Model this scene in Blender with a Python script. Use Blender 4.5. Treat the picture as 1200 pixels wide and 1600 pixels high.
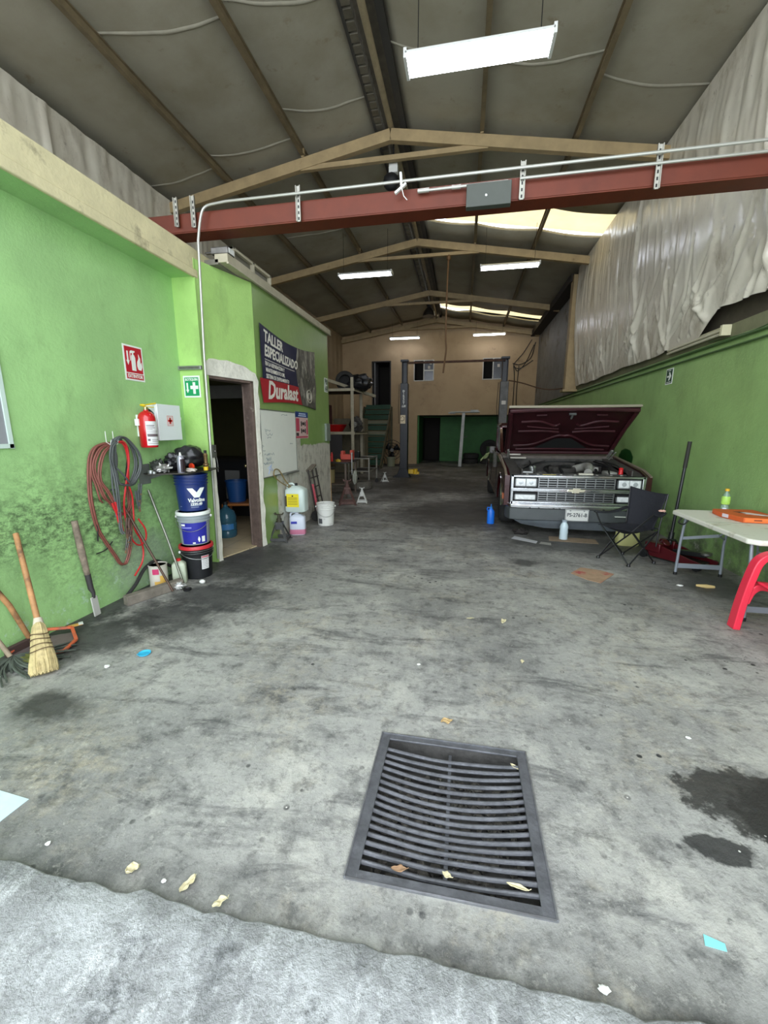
import bpy, bmesh, math, random
from mathutils import Vector, Matrix, noise
random.seed(7)
for o in list(bpy.data.objects): bpy.data.objects.remove(o)
S = bpy.context.scene
COL = S.collection
V = Vector
PI = math.pi

# ------------------------------------------------------------ camera
cam_d = bpy.data.cameras.new('camera'); cam = bpy.data.objects.new('camera', cam_d); COL.objects.link(cam)
cam_d.sensor_fit = 'HORIZONTAL'; cam_d.sensor_width = 36.0; cam_d.lens = 640.0/1200.0*36.0
cam_d.clip_start = 0.05; cam_d.clip_end = 200
_Y = V((124.0, 128.0, -640.0)).normalized()
_p = math.atan2(128.0, 640.0)
_Z = V((0, math.cos(_p), math.sin(_p)))
_X = _Y.cross(_Z)
R = Matrix((_X, _Y, _Z))            # rows: world axes in camera space -> camera-to-world rotation
cam.matrix_world = Matrix.Translation((0, 0, 1.5)) @ R.to_4x4()
S.camera = cam

# ------------------------------------------------------------ light
S.view_settings.view_transform = 'Standard'; S.view_settings.look = 'None'
S.view_settings.gamma = 1; S.view_settings.use_curve_mapping = False
S.view_settings.exposure = 0.85
W = bpy.data.worlds.new('overcast_sky'); S.world = W; W.use_nodes = True
bg = W.node_tree.nodes['Background']; bg.inputs[0].default_value = (0.86, 0.93, 1.0, 1); bg.inputs[1].default_value = 3.0
TUBE = 15.0       # strength of the fluorescent lamps
try:
    S.cycles.max_bounces = 8; S.cycles.diffuse_bounces = 5; S.cycles.use_denoising = True
    S.cycles.sample_clamp_indirect = 6.0
except Exception: pass

# portal at the open front of the hall so the sky light is sampled well
pd = bpy.data.lights.new('entrance_portal', 'AREA'); pd.shape = 'RECTANGLE'; pd.size = 6.2; pd.size_y = 5.6
pd.cycles.is_portal = True
po = bpy.data.objects.new('entrance_portal', pd); COL.objects.link(po)
po.location = (-0.05, -0.62, 2.8); po.rotation_euler = (math.radians(90), 0, 0)   # emits towards +y

# ------------------------------------------------------------ materials
def lin(c):
    return tuple(((x/255.0)/12.92 if x/255.0 <= 0.04045 else ((x/255.0+0.055)/1.055)**2.4) for x in c)
MATS = {}
def mat(name, rgb, rough=0.6, metal=0.0, var=0.0, scale=6.0, bump=0.0, bscale=40.0, emit=0.0, trans=0.0, alpha=1.0, stain=None, sscale=2.0, sthr=0.55, coat=0.0):
    if name in MATS: return MATS[name]
    m = bpy.data.materials.new(name); m.use_nodes = True; nt = m.node_tree; N = nt.nodes; L = nt.links
    b = N['Principled BSDF']; c = lin(rgb)
    b.inputs['Base Color'].default_value = (*c, 1); b.inputs['Roughness'].default_value = rough
    b.inputs['Metallic'].default_value = metal
    if coat: b.inputs['Coat Weight'].default_value = coat
    if trans: b.inputs['Transmission Weight'].default_value = trans
    if alpha < 1: b.inputs['Alpha'].default_value = alpha
    if emit:
        b.inputs['Emission Color'].default_value = (*c, 1); b.inputs['Emission Strength'].default_value = emit
    out = None
    tc = N.new('ShaderNodeTexCoord')
    if var:
        n = N.new('ShaderNodeTexNoise'); n.inputs['Scale'].default_value = scale; n.inputs['Detail'].default_value = 6; n.inputs['Roughness'].default_value = .65
        L.new(tc.outputs['Object'], n.inputs['Vector'])
        mx = N.new('ShaderNodeMix'); mx.data_type = 'RGBA'
        mx.inputs[6].default_value = (*[x*(1-var) for x in c], 1); mx.inputs[7].default_value = (*[min(1, x*(1+var)) for x in c], 1)
        mr = N.new('ShaderNodeMapRange'); mr.inputs[1].default_value = .3; mr.inputs[2].default_value = .7
        L.new(n.outputs['Fac'], mr.inputs[0]); L.new(mr.outputs[0], mx.inputs[0]); out = mx.outputs[2]
    if stain:
        n2 = N.new('ShaderNodeTexNoise'); n2.inputs['Scale'].default_value = sscale; n2.inputs['Detail'].default_value = 8; n2.inputs['Roughness'].default_value = .7
        L.new(tc.outputs['Object'], n2.inputs['Vector'])
        mr2 = N.new('ShaderNodeMapRange'); mr2.inputs[1].default_value = sthr; mr2.inputs[2].default_value = sthr+.12
        L.new(n2.outputs['Fac'], mr2.inputs[0])
        m2 = N.new('ShaderNodeMix'); m2.data_type = 'RGBA'
        if out: L.new(out, m2.inputs[6])
        else: m2.inputs[6].default_value = (*c, 1)
        m2.inputs[7].default_value = (*lin(stain), 1); L.new(mr2.outputs[0], m2.inputs[0]); out = m2.outputs[2]
    if out: L.new(out, b.inputs['Base Color'])
    if bump:
        n3 = N.new('ShaderNodeTexNoise'); n3.inputs['Scale'].default_value = bscale; n3.inputs['Detail'].default_value = 5
        L.new(tc.outputs['Object'], n3.inputs['Vector'])
        bp = N.new('ShaderNodeBump'); bp.inputs['Strength'].default_value = bump; bp.inputs['Distance'].default_value = .01
        L.new(n3.outputs['Fac'], bp.inputs['Height']); L.new(bp.outputs[0], b.inputs['Normal'])
    MATS[name] = m
    return m

class NB:
    """small node builder for the surfaces with dirt of their own"""
    def __init__(s, name, rgb, rough=.7):
        s.m = bpy.data.materials.new(name); s.m.use_nodes = True; s.nt = s.m.node_tree; s.N = s.nt.nodes; s.L = s.nt.links
        s.b = s.N['Principled BSDF']; s.b.inputs['Roughness'].default_value = rough
        s.tc = s.N.new('ShaderNodeTexCoord').outputs['Object']; s.out = None; s.c0 = (*lin(rgb), 1)
    def noise(s, scale, detail=6, rough=.65, vec=None, dist=0):
        n = s.N.new('ShaderNodeTexNoise'); n.inputs['Scale'].default_value = scale; n.inputs['Detail'].default_value = detail
        n.inputs['Roughness'].default_value = rough; n.inputs['Distortion'].default_value = dist
        s.L.new(vec or s.tc, n.inputs['Vector']); return n.outputs['Fac']
    def stretch(s, sc):
        n = s.N.new('ShaderNodeMapping'); n.inputs['Scale'].default_value = sc; s.L.new(s.tc, n.inputs['Vector']); return n.outputs[0]
    def ramp(s, v, a, b, lo=0., hi=1.):
        n = s.N.new('ShaderNodeMapRange'); n.inputs[1].default_value = a; n.inputs[2].default_value = b; n.inputs[3].default_value = lo; n.inputs[4].default_value = hi
        s.L.new(v, n.inputs[0]); return n.outputs[0]
    def math(s, op, a, b):
        n = s.N.new('ShaderNodeMath'); n.operation = op
        for i, x in enumerate((a, b)):
            if isinstance(x, (int, float)): n.inputs[i].default_value = x
            else: s.L.new(x, n.inputs[i])
        return n.outputs[0]
    def layer(s, rgb, fac, mode='MIX'):
        m = s.N.new('ShaderNodeMix'); m.data_type = 'RGBA'; m.blend_type = mode
        if s.out: s.L.new(s.out, m.inputs[6])
        else: m.inputs[6].default_value = s.c0
        m.inputs[7].default_value = (*lin(rgb), 1)
        if isinstance(fac, (int, float)): m.inputs[0].default_value = fac
        else: s.L.new(fac, m.inputs[0])
        s.out = m.outputs[2]
    def blob(s, c, r, warp=.5, wscale=4., soft=.3):
        """soft-edged patch of dirt at c with radii r (object space), ragged outline"""
        mp = s.N.new('ShaderNodeMapping'); mp.vector_type = 'POINT'
        mp.inputs['Scale'].default_value = [1/x for x in r]; mp.inputs['Location'].default_value = [-a/x for a, x in zip(c, r)]
        s.L.new(s.tc, mp.inputs['Vector'])
        ln = s.N.new('ShaderNodeVectorMath'); ln.operation = 'LENGTH'; s.L.new(mp.outputs[0], ln.inputs[0])
        n = s.noise(wscale, 6, .7)
        d = s.math('ADD', ln.outputs['Value'], s.ramp(n, .25, .75, -warp, warp))
        return s.ramp(d, 1-soft, 1+soft, 1, 0)
    def sep(s):
        n = s.N.new('ShaderNodeSeparateXYZ'); s.L.new(s.tc, n.inputs[0]); return n.outputs
    def bump(s, h, strength=.3, dist=.01):
        bp = s.N.new('ShaderNodeBump'); bp.inputs['Strength'].default_value = strength; bp.inputs['Distance'].default_value = dist
        s.L.new(h, bp.inputs['Height']); s.L.new(bp.outputs[0], s.b.inputs['Normal'])
    def rough(s, v): s.L.new(v, s.b.inputs['Roughness'])
    def done(s):
        if s.out: s.L.new(s.out, s.b.inputs['Base Color'])
        else: s.b.inputs['Base Color'].default_value = s.c0
        return s.m

# ------------------------------------------------------------ mesh helpers
class MB:
    def __init__(s): s.v = []; s.f = []
    def add(s, vs, fs):
        k = len(s.v); s.v += [tuple(x) for x in vs]; s.f += [tuple(i+k for i in f) for f in fs]; return s
    def bx(s, x0, x1, y0, y1, z0, z1, M=None):
        vs = [V((x, y, z)) for z in (z0, z1) for y in (y0, y1) for x in (x0, x1)]
        if M: vs = [M @ v for v in vs]
        return s.add(vs, [(0, 2, 3, 1), (4, 5, 7, 6), (0, 1, 5, 4), (2, 6, 7, 3), (0, 4, 6, 2), (1, 3, 7, 5)])
    def bar(s, p, q, w, h, up=(0, 0, 1)):
        p = V(p); q = V(q); d = (q-p); l = d.length; d.normalize(); u = V(up)
        r = d.cross(u)
        if r.length < 1e-4: r = d.cross(V((1, 0, 0)))
        r.normalize(); u = r.cross(d)
        M = Matrix((r, d, u)).transposed().to_4x4(); M.translation = p
        return s.bx(-w/2, w/2, 0, l, -h/2, h/2, M)
    def cyl(s, p, q, r, r2=None, n=12, cap=True):
        return s.tube([p, q], [r, r if r2 is None else r2], n, cap)
    def tube(s, pts, r, n=8, cap=True, closed=False):
        pts = [V(p) for p in pts]; m = len(pts)
        rs = r if isinstance(r, (list, tuple)) else [r]*m
        t0 = None; nrm = None; vs = []
        for i, p in enumerate(pts):
            if closed: t = pts[(i+1) % m]-pts[i-1]
            else: t = pts[min(i+1, m-1)]-pts[max(i-1, 0)]
            if t.length < 1e-9: t = V((0, 0, 1))
            t.normalize()
            if nrm is None:
                a = V((0, 0, 1)) if abs(t.z) < .9 else V((1, 0, 0)); nrm = t.cross(a).normalized()
            else:
                nrm = nrm - t*nrm.dot(t)
                if nrm.length < 1e-6: nrm = t.cross(V((0, 0, 1)))
                nrm.normalize()
            b = t.cross(nrm)
            for k in range(n):
                a = 2*PI*k/n; vs.append(p + (nrm*math.cos(a)+b*math.sin(a))*rs[i])
        fs = []
        for i in range(m if closed else m-1):
            j = (i+1) % m
            for k in range(n):
                k2 = (k+1) % n; fs.append((i*n+k, i*n+k2, j*n+k2, j*n+k))
        if cap and not closed:
            fs.append(tuple(range(n-1, -1, -1))); fs.append(tuple((m-1)*n+k for k in range(n)))
        return s.add(vs, fs)
    def lathe(s, prof, c=(0, 0, 0), n=24, M=None, sx=1, sy=1):
        vs = []
        for r, z in prof:
            for k in range(n):
                a = 2*PI*k/n; p = V((r*math.cos(a)*sx, r*math.sin(a)*sy, z))
                vs.append(M @ p if M else p+V(c))
        fs = []
        for i in range(len(prof)-1):
            for k in range(n):
                k2 = (k+1) % n; fs.append((i*n+k, i*n+k2, (i+1)*n+k2, (i+1)*n+k))
        if prof[0][0] > 1e-6: fs.append(tuple(range(n-1, -1, -1)))
        if prof[-1][0] > 1e-6: fs.append(tuple((len(prof)-1)*n+k for k in range(n)))
        return s.add(vs, fs)
    def prism(s, poly, axis, a, b, M=None):
        def P(u, w, t):
            p = {'x': (t, u, w), 'y': (u, t, w), 'z': (u, w, t)}[axis]
            return M @ V(p) if M else V(p)
        n = len(poly)
        vs = [P(u, w, a) for u, w in poly]+[P(u, w, b) for u, w in poly]
        fs = [tuple(range(n)), tuple(range(2*n-1, n-1, -1))]
        for i in range(n):
            j = (i+1) % n; fs.append((i, i+n, j+n, j))
        return s.add(vs, fs)
    def grid(s, nu, nv, fn):
        vs = [fn(i/nu, j/nv) for j in range(nv+1) for i in range(nu+1)]
        fs = [(j*(nu+1)+i, j*(nu+1)+i+1, (j+1)*(nu+1)+i+1, (j+1)*(nu+1)+i) for j in range(nv) for i in range(nu)]
        return s.add(vs, fs)
    def blob(s, c, r, n=14, m=9, amp=.15, freq=3., seed=0):
        vs = []; 
        for j in range(m+1):
            th = PI*j/m
            for i in range(n):
                ph = 2*PI*i/n; d = V((math.sin(th)*math.cos(ph), math.sin(th)*math.sin(ph), math.cos(th)))
                k = 1+amp*noise.noise(d*freq+V((seed*7.1, seed*3.3, 0)))*2
                vs.append(V((c[0]+d.x*r[0]*k, c[1]+d.y*r[1]*k, c[2]+d.z*r[2]*k)))
        fs = [(j*n+i, j*n+(i+1) % n, (j+1)*n+(i+1) % n, (j+1)*n+i) for j in range(m) for i in range(n)]
        return s.add(vs, fs)
    def build(s, name, m, parent=None, bev=0.0, smooth=True, ang=40, segs=2):
        me = bpy.data.meshes.new(name); me.from_pydata(s.v, [], s.f); me.validate()
        b = bmesh.new(); b.from_mesh(me); bmesh.ops.remove_doubles(b, verts=b.verts, dist=1e-6)
        bmesh.ops.recalc_face_normals(b, faces=b.faces); b.to_mesh(me); b.free()
        me.materials.append(m)
        if smooth:
            me.shade_smooth(); me.set_sharp_from_angle(angle=math.radians(ang))
        o = bpy.data.objects.new(name, me); COL.objects.link(o)
        if parent: o.parent = parent
        if bev:
            md = o.modifiers.new('bevel', 'BEVEL'); md.width = bev; md.segments = segs; md.limit_method = 'ANGLE'; md.angle_limit = math.radians(40)
        return o

def tag(o, label, cat, group=None, kind=None):
    o['label'] = label; o['category'] = cat
    if group: o['group'] = group
    if kind: o['kind'] = kind
    return o
def struct(o): o['kind'] = 'structure'; return o
def thing(name, label, cat, loc=(0, 0, 0), rz=0, group=None, rot=None):
    o = bpy.data.objects.new(name, None); COL.objects.link(o); o.empty_display_size = .1
    o.location = loc; o.rotation_euler = rot or (0, 0, rz); return tag(o, label, cat, group)
def dup(root, loc=None, rz=None, label=None, scale=None):
    r = root.copy(); COL.objects.link(r)
    if loc is not None: r.location = loc
    if rz is not None: r.rotation_euler = (0, 0, rz)
    if label: r['label'] = label
    if scale: r.scale = scale
    for ch in list(root.children):
        c = ch.copy(); COL.objects.link(c); c.parent = r
        for g in list(ch.children):
            d = g.copy(); COL.objects.link(d); d.parent = c
    return r
def frame(origin, right, up):
    r = V(right).normalized(); u = V(up).normalized(); n = r.cross(u)
    M = Matrix((r, u, n)).transposed().to_4x4(); M.translation = V(origin); return M
def text(body, size, m, M, parent=None, name='lettering', ext=.0008, bold=0.0, sx=1.0, shear=0.0, align='CENTER'):
    cu = bpy.data.curves.new(name, 'FONT'); cu.body = body; cu.size = size; cu.extrude = ext; cu.offset = bold
    cu.align_x = align; cu.align_y = 'CENTER'; cu.shear = shear; cu.resolution_u = 2
    t = bpy.data.objects.new('tmp_text', cu); COL.objects.link(t)
    bpy.context.view_layer.update()
    me = bpy.data.meshes.new_from_object(t.evaluated_get(bpy.context.evaluated_depsgraph_get()))
    bpy.data.objects.remove(t); bpy.data.curves.remove(cu)
    me.transform(M @ Matrix.Diagonal((sx, 1, 1, 1))); me.materials.clear(); me.materials.append(m)
    me.name = name; o = bpy.data.objects.new(name, me); COL.objects.link(o)
    if parent: o.parent = parent
    return o
def spline(pts, k=6):
    """Catmull-Rom through the points"""
    P = [V(p) for p in pts]; P = [P[0]*2-P[1]]+P+[P[-1]*2-P[-2]]; out = []
    for i in range(1, len(P)-2):
        for j in range(k):
            t = j/k; a, b, c, d = P[i-1], P[i], P[i+1], P[i+2]
            out.append(.5*((2*b)+(-a+c)*t+(2*a-5*b+4*c-d)*t*t+(-a+3*b-3*c+d)*t**3))
    out.append(P[-2]); return out

white = mat('white_paint', (225, 226, 222), .5, var=.06)
black = mat('black_matte', (18, 18, 20), .6)
blackp = mat('black_powder_coat', (24, 25, 28), .35)
rubber = mat('tyre_rubber', (46, 45, 44), .85, var=.3, scale=20, bump=.3)
chrome = mat('worn_chrome', (205, 207, 210), .18, 1.0, var=.12, scale=15)
galv = mat('galvanised_steel', (165, 167, 165), .4, .8, var=.15, scale=20)
steel = mat('dull_steel', (120, 118, 114), .45, .8, var=.25, scale=15)
rust = mat('rusty_steel', (82, 56, 44), .8, .2, var=.4, scale=12)
# ================================================================= SETTING
# ---- concrete floor
n = NB('stained_concrete', (160, 159, 155), .62)
big = n.noise(.55, 8, .6); fine = n.noise(9, 10, .75); med = n.noise(2.4, 9, .7, dist=.4)
n.layer((188, 186, 178), n.ramp(med, .50, .64, 0, .85))
n.layer((88, 88, 90), n.ramp(big, .46, .66, 0, .7))
n.layer((70, 70, 72), n.ramp(n.noise(2.6, 9, .72, n.stretch((.55, 1.9, 1)), .6), .52, .66, 0, .8))
n.layer((58, 58, 60), n.math('MULTIPLY', n.ramp(n.noise(5, 8, .75), .40, .58), n.ramp(n.sep()[1], .93, 1.12, .75, 0)))
n.layer((182, 172, 150), n.math('MULTIPLY', n.ramp(n.noise(1.3, 8, .7), .5, .62), n.ramp(n.noise(13, 9, .8), .44, .60, 0, .55)))
n.layer((48, 48, 50), n.ramp(fine, .50, .64, 0, .55))
n.layer((196, 194, 186), n.ramp(n.noise(20, 10, .85), .53, .64, 0, .5))
n.layer((50, 50, 52), n.ramp(n.noise(28, 10, .85), .54, .63, 0, .55))
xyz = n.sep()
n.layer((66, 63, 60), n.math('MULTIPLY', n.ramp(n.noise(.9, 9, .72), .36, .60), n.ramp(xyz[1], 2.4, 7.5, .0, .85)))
for c, r, col in [((1.24, 1.68, 0), (.28, .17, 1), (34, 33, 32)), ((1.45, 1.62, 0), (.3, .2, 1), (38, 37, 36)), ((.98, 1.43, 0), (.12, .055, 1), (36, 36, 37)),
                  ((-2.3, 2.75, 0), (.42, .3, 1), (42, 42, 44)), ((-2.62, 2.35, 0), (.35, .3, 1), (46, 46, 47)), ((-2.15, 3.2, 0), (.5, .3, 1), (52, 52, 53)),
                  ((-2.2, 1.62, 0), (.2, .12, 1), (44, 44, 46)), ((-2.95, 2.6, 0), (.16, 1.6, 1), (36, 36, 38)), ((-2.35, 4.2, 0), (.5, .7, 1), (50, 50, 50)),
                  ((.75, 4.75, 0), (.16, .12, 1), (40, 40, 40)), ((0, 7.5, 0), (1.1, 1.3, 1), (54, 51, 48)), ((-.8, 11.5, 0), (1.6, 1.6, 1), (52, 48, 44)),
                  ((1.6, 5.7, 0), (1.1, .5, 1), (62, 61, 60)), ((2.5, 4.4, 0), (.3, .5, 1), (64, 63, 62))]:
    oil = r[0] < .35 and r[1] < .22 and c[1] < 1.7 and c[0] > 0 or c[1] == 1.68
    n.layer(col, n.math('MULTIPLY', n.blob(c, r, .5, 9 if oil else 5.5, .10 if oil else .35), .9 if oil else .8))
spots = n.N.new('ShaderNodeTexVoronoi'); spots.inputs['Scale'].default_value = 11; n.L.new(n.tc, spots.inputs['Vector'])
n.layer((44, 44, 47), n.math('MULTIPLY', n.ramp(spots.outputs['Distance'], .12, .17, 1, 0), n.ramp(n.noise(1.7), .5, .62)))
n.layer((214, 212, 206), n.math('MULTIPLY', n.ramp(spots.outputs['Distance'], .035, .05, 1, 0), n.ramp(n.noise(3.3), .5, .55)))
n.bump(n.math('ADD', n.noise(30, 8, .75), n.noise(7, 6)), .55, .012)
n.rough(n.ramp(big, .4, .65, .72, .45))
concrete = n.done()

n = NB('threshold_concrete', (148, 149, 150), .7)
n.layer((186, 188, 190), n.ramp(n.noise(4, 9, .75), .46, .6, 0, .9))
n.layer((84, 86, 88), n.ramp(n.noise(7, 9, .75, n.stretch((1, .6, 1))), .54, .7, 0, .8))
n.layer((214, 216, 218), n.ramp(n.noise(11, 10, .82, n.stretch((1.5, .6, 1))), .52, .64, 0, .7))
n.layer((60, 62, 64), n.ramp(n.noise(5, 10, .8), .56, .66, 0, .75))
n.bump(n.math('ADD', n.noise(14, 8, .75), n.noise(50, 6)), .7, .02)
slabc = n.done()

gx0, gx1, gy0, gy1 = -.335, .335, 1.09, 1.765         # drain opening
m = MB()
for a, b, c, d in [(-5.5, gx0, .85, 20.9), (gx1, 3.0, .85, 20.9), (gx0, gx1, .85, gy0), (gx0, gx1, gy1, 20.9)]:
    m.add([(a, c, 0), (b, c, 0), (b, d, 0), (a, d, 0)], [(0, 1, 2, 3)])
struct(m.build('floor', concrete, smooth=False))

def slab(u, v):
    x = -6+12*u; y = -7+(7.905)*v
    z = .03
    if v > .985:
        t = (v-.985)/.015; y = .905-.02*(1-t)+.018*noise.noise(V((x*5, 0, 2)))+.012*noise.noise(V((x*11, 0, 5)))+.010*noise.noise(V((x*18, 0, 2))); z = .03*(1-t**2*.9) if t < 1 else -.01
    else: z += .004*noise.noise(V((x*3, y*3, 0)))
    return (x, y, z)
m = MB(); nu = 260; vsr = [0, .3, .6, .8, .9, .95, .985, .9875, .99, .9925, .995, .9975, 1]
vs = [slab(i/nu, v) for v in vsr for i in range(nu+1)]
m.add(vs, [(j*(nu+1)+i, j*(nu+1)+i+1, (j+1)*(nu+1)+i+1, (j+1)*(nu+1)+i) for j in range(len(vsr)-1) for i in range(nu)])
o = struct(m.build('floor_entrance_threshold', slabc)); 

# drain pit walls and bottom
pit = mat('drain_pit_mud', (74, 72, 70), .85, var=.5, scale=9, bump=.6)
m = MB(); m.bx(gx0-.02, gx1+.02, gy0-.02, gy1+.02, -.22, -.2)
for a, b, c, d in [(gx0-.03, gx0, gy0, gy1), (gx1, gx1+.03, gy0, gy1), (gx0, gx1, gy0-.03, gy0), (gx0, gx1, gy1, gy1+.03)]:
    m.bx(a, b, c, d, -.2, -.002)
struct(m.build('floor_drain_pit', pit))

# ---- green paint
def green_wall(name, base, dirt=True, extra=None):
    n = NB(name, base, .45)
    n.layer(tuple(min(255, int(c*1.1)) for c in base), n.ramp(n.noise(1.4, 8, .6), .42, .62, 0, .8))
    n.layer(tuple(int(c*.84) for c in base), n.ramp(n.noise(3.2, 8, .68, n.stretch((1, 1, .5))), .52, .7, 0, .6))
    if extra: extra(n)
    n.layer((40, 62, 36), n.ramp(n.noise(24, 6, .75), .66, .74, 0, .7))
    n.layer((208, 222, 205), n.math('MULTIPLY', n.ramp(n.noise(38, 5, .6), .68, .72), n.ramp(n.sep()[2], .05, .9, .8, 0)))
    n.bump(n.math('ADD', n.noise(9, 7, .6), n.noise(46, 5)), .3, .012)
    return n.done()
def lw_extra(n):
    z = n.sep()[2]
    soot = n.noise(22, 10, .82, n.stretch((1, .6, 1)))
    for c, r, k in [((-3, 2.75, .78), (.5, .62, .26), .95), ((-3, 2.1, .82), (.5, .4, .2), .8), ((-3, 2.9, .45), (.5, .5, .3), .6), ((-3, 3.15, .7), (.5, .25, .55), .6), ((-3, 3.6, .5), (.5, .3, .4), .5), ((-3, 2.6, 1.05), (.5, .6, .3), .4)]:
        n.layer((44, 56, 38), n.math('MULTIPLY', n.math('MULTIPLY', n.blob(c, r, .5, 4, .5), n.ramp(soot, .44, .60)), k*.72))
    n.layer((150, 160, 150), n.math('MULTIPLY', n.blob((-3, 3.3, .25), (.5, .35, .3), .5, 4, .4), .5))
    n.layer((196, 216, 204), n.math('MULTIPLY', n.ramp(n.noise(10, 8, .7), .56, .64), n.ramp(z, .02, .34, 1, 0)))
def rw_extra(n):
    n.layer((22, 78, 26), n.blob((2.9, 8.15, 1.0), (.6, .33, .17), .12, 9, .06))
    n.layer((92, 104, 78), n.math('MULTIPLY', n.ramp(n.noise(3.5, 9, .72), .40, .62), n.ramp(n.sep()[2], .15, .75, 1, 0)))
    n.layer((170, 172, 158), n.math('MULTIPLY', n.ramp(n.noise(8, 9, .75), .55, .64), n.ramp(n.sep()[2], .02, .4, 1, 0)))
    n.layer((132, 146, 90), n.math('MULTIPLY', n.blob((2.9, 5.6, 1.9), (.6, 1.2, .8), .5, 2, .6), .25))
green_l = green_wall('green_paint_left', (150, 190, 126), extra=lw_extra)
green_c = green_wall('green_paint_column', (160, 198, 114))
green_r = green_wall('green_paint_right', (142, 176, 110), extra=rw_extra)

m = MB(); m.bx(-3.2, -3.0, -.3, 4.14, 0, 3.06); struct(m.build('wall_left', green_l, smooth=False))
m = MB(); m.bx(-3.0, -2.735, 4.1, 4.2, 0, 3.2); struct(m.build('wall_left_pier', green_c, smooth=False))
m = MB(); m.bx(-3.0, -2.76, -.3, 4.1, 3.03, 3.06); struct(m.build('wall_left_soffit', green_l, smooth=False))
cream = mat('cream_limewash', (210, 200, 160), .8, var=.12, scale=5, bump=.3, stain=(150, 140, 112), sscale=3.5, sthr=.58)
m = MB(); m.bx(-3.0, -2.74, -.3, 4.75, 3.06, 3.30); m.bx(-2.76, -2.73, -.3, 4.75, 3.02, 3.1)
struct(m.build('trim_left_beam', cream, bev=.008))

# door wall : kinked from pier to the long office wall
n = NB('office_wall_paint', (126, 154, 88), .3)
n.layer((142, 168, 100), n.ramp(n.noise(1.3, 6, .6), .45, .65, 0, .7))
y = n.sep()[1]; z = n.sep()[2]
wob = n.ramp(n.noise(6, 6), .3, .7, -.03, .03)
bare = n.math('MULTIPLY', n.ramp(n.math('ADD', z, wob), 1.262, 1.268, 1, 0), n.ramp(n.math('ADD', y, wob), 5.30, 5.31, 0, 1))
bare2 = n.math('MULTIPLY', n.ramp(n.math('ADD', z, wob), 1.40, 1.405, 1, 0), n.math('MULTIPLY', n.ramp(y, 5.30, 5.31, 0, 1), n.ramp(y, 6.19, 6.2, 1, 0)))
bareA = n.math('MAXIMUM', bare, bare2)
n.layer((200, 196, 184), bareA)
n.layer((132, 126, 114), n.math('MULTIPLY', bareA, n.ramp(n.noise(9, 9, .75, n.stretch((1, 1.6, .7))), .5, .6, 0, .8)))
n.layer((206, 208, 200), n.math('MULTIPLY', bareA, n.math('MULTIPLY', n.ramp(n.noise(3, 8, .7), .5, .6, 0, .9), n.ramp(y, 5.9, 6.3, 1, 0))))
n.layer((150, 172, 110), n.math('MULTIPLY', n.blob((-2.5, 5.1, .45), (.5, .14, .3), .5, 6, .5), .6))
n.layer((206, 208, 198), n.math('MULTIPLY', n.ramp(n.noise(34, 5, .6), .68, .71), n.ramp(z, .2, 1.9, .9, .15)))
n.bump(n.noise(6, 7, .6), .25, .015)
officep = n.done()
XW = -2.52
P0 = V((-2.735, 4.135, 0)); P1 = V((XW, 4.86, 0)); du = (P1-P0).normalized(); dn = du.cross(V((0, 0, 1)))  # outward normal (+x,-y)
if dn.x < 0: dn = -dn
KF = frame(P0, du, (0, 0, 1)); LK = (P1-P0).length
m = MB(); T = -.14
for u0, u1, z0, z1 in [(0, .05, 0, 3.2), (.05, .70, 2.1, 3.2), (.70, LK+.01, 0, 3.2)]:
    m.bx(u0, u1, z0, z1, T, 0, KF)
struct(m.build('wall_left_doorway', green_c, smooth=False))
m = MB(); m.bx(XW-.15, XW, 4.86, 7.66, 0, 3.22); struct(m.build('wall_left_office', officep, smooth=False))
plaster = mat('rough_plaster', (214, 211, 198), .85, var=.15, scale=10, bump=.8, bscale=25, stain=(132, 120, 102), sscale=7, sthr=.6)
# irregular plaster band round the door opening
def jag(pts, amp, sd):
    out = []
    for i in range(len(pts)-1):
        a = V(pts[i]); b = V(pts[i+1]); k = max(2, int((b-a).length/.04))
        for j in range(k):
            p = a.lerp(b, j/k); nn = V((noise.noise(V((p.x*7, p.y*7, sd))), noise.noise(V((p.x*7, p.y*7, sd+9))))); out.append(tuple(p+nn*amp))
    out.append(pts[-1]); return out
out = jag([(.765, 0), (.77, 2.08), (.74, 2.18), (.62, 2.23), (.3, 2.27), (.06, 2.25), (.0, 2.2)], .022, 1)
inn = [(.0, 2.08), (.70, 2.08), (.70, 0)]
m = MB(); m.prism(out+inn, 'z', 0.001, .016, KF)
door1 = struct(m.build('door_1', plaster, bev=.004))
m = MB(); m.prism(jag([(-.01, 0), (-.015, 1.3)], .012, 4)+jag([(.045, 1.25), (.05, 0)], .014, 6), 'z', .0005, .008, KF)
m.build('plaster_strip', plaster, door1)
dkwood = mat('weathered_brown_wood', (96, 80, 72), .75, var=.35, scale=9, bump=.4, bscale=30, stain=(176, 164, 150), sscale=8, sthr=.64)
m = MB(); m.bx(.655, .70, 0, 2.08, T-.01, .004, KF); m.bx(.05, .70, 2.05, 2.09, T-.01, .004, KF); m.build('door_frame', dkwood, door1, bev=.004)
A = V((-2.66, 4.80, 0)); B = V((-2.98, 5.50, 0)); DF = frame(A, (B-A), (0, 0, 1)); LD = (B-A).length
m = MB(); m.bx(0, LD, .01, 2.02, -.02, .02, DF)
for z0, z1 in [(.15, .75), (.85, 1.25), (1.35, 1.9)]:
    for sgn in (-1, 1):
        a, b = (.02, .03) if sgn > 0 else (-.03, -.02)
        m.bx(.08, LD-.08, z0, z0+.04, a, b, DF); m.bx(.08, LD-.08, z1-.04, z1, a, b, DF); m.bx(.08, .12, z0, z1, a, b, DF); m.bx(LD-.12, LD-.08, z0, z1, a, b, DF)
dl = m.build('door_leaf', dkwood, door1, bev=.004)
brass = mat('tarnished_brass', (190, 176, 130), .3, .9)
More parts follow.
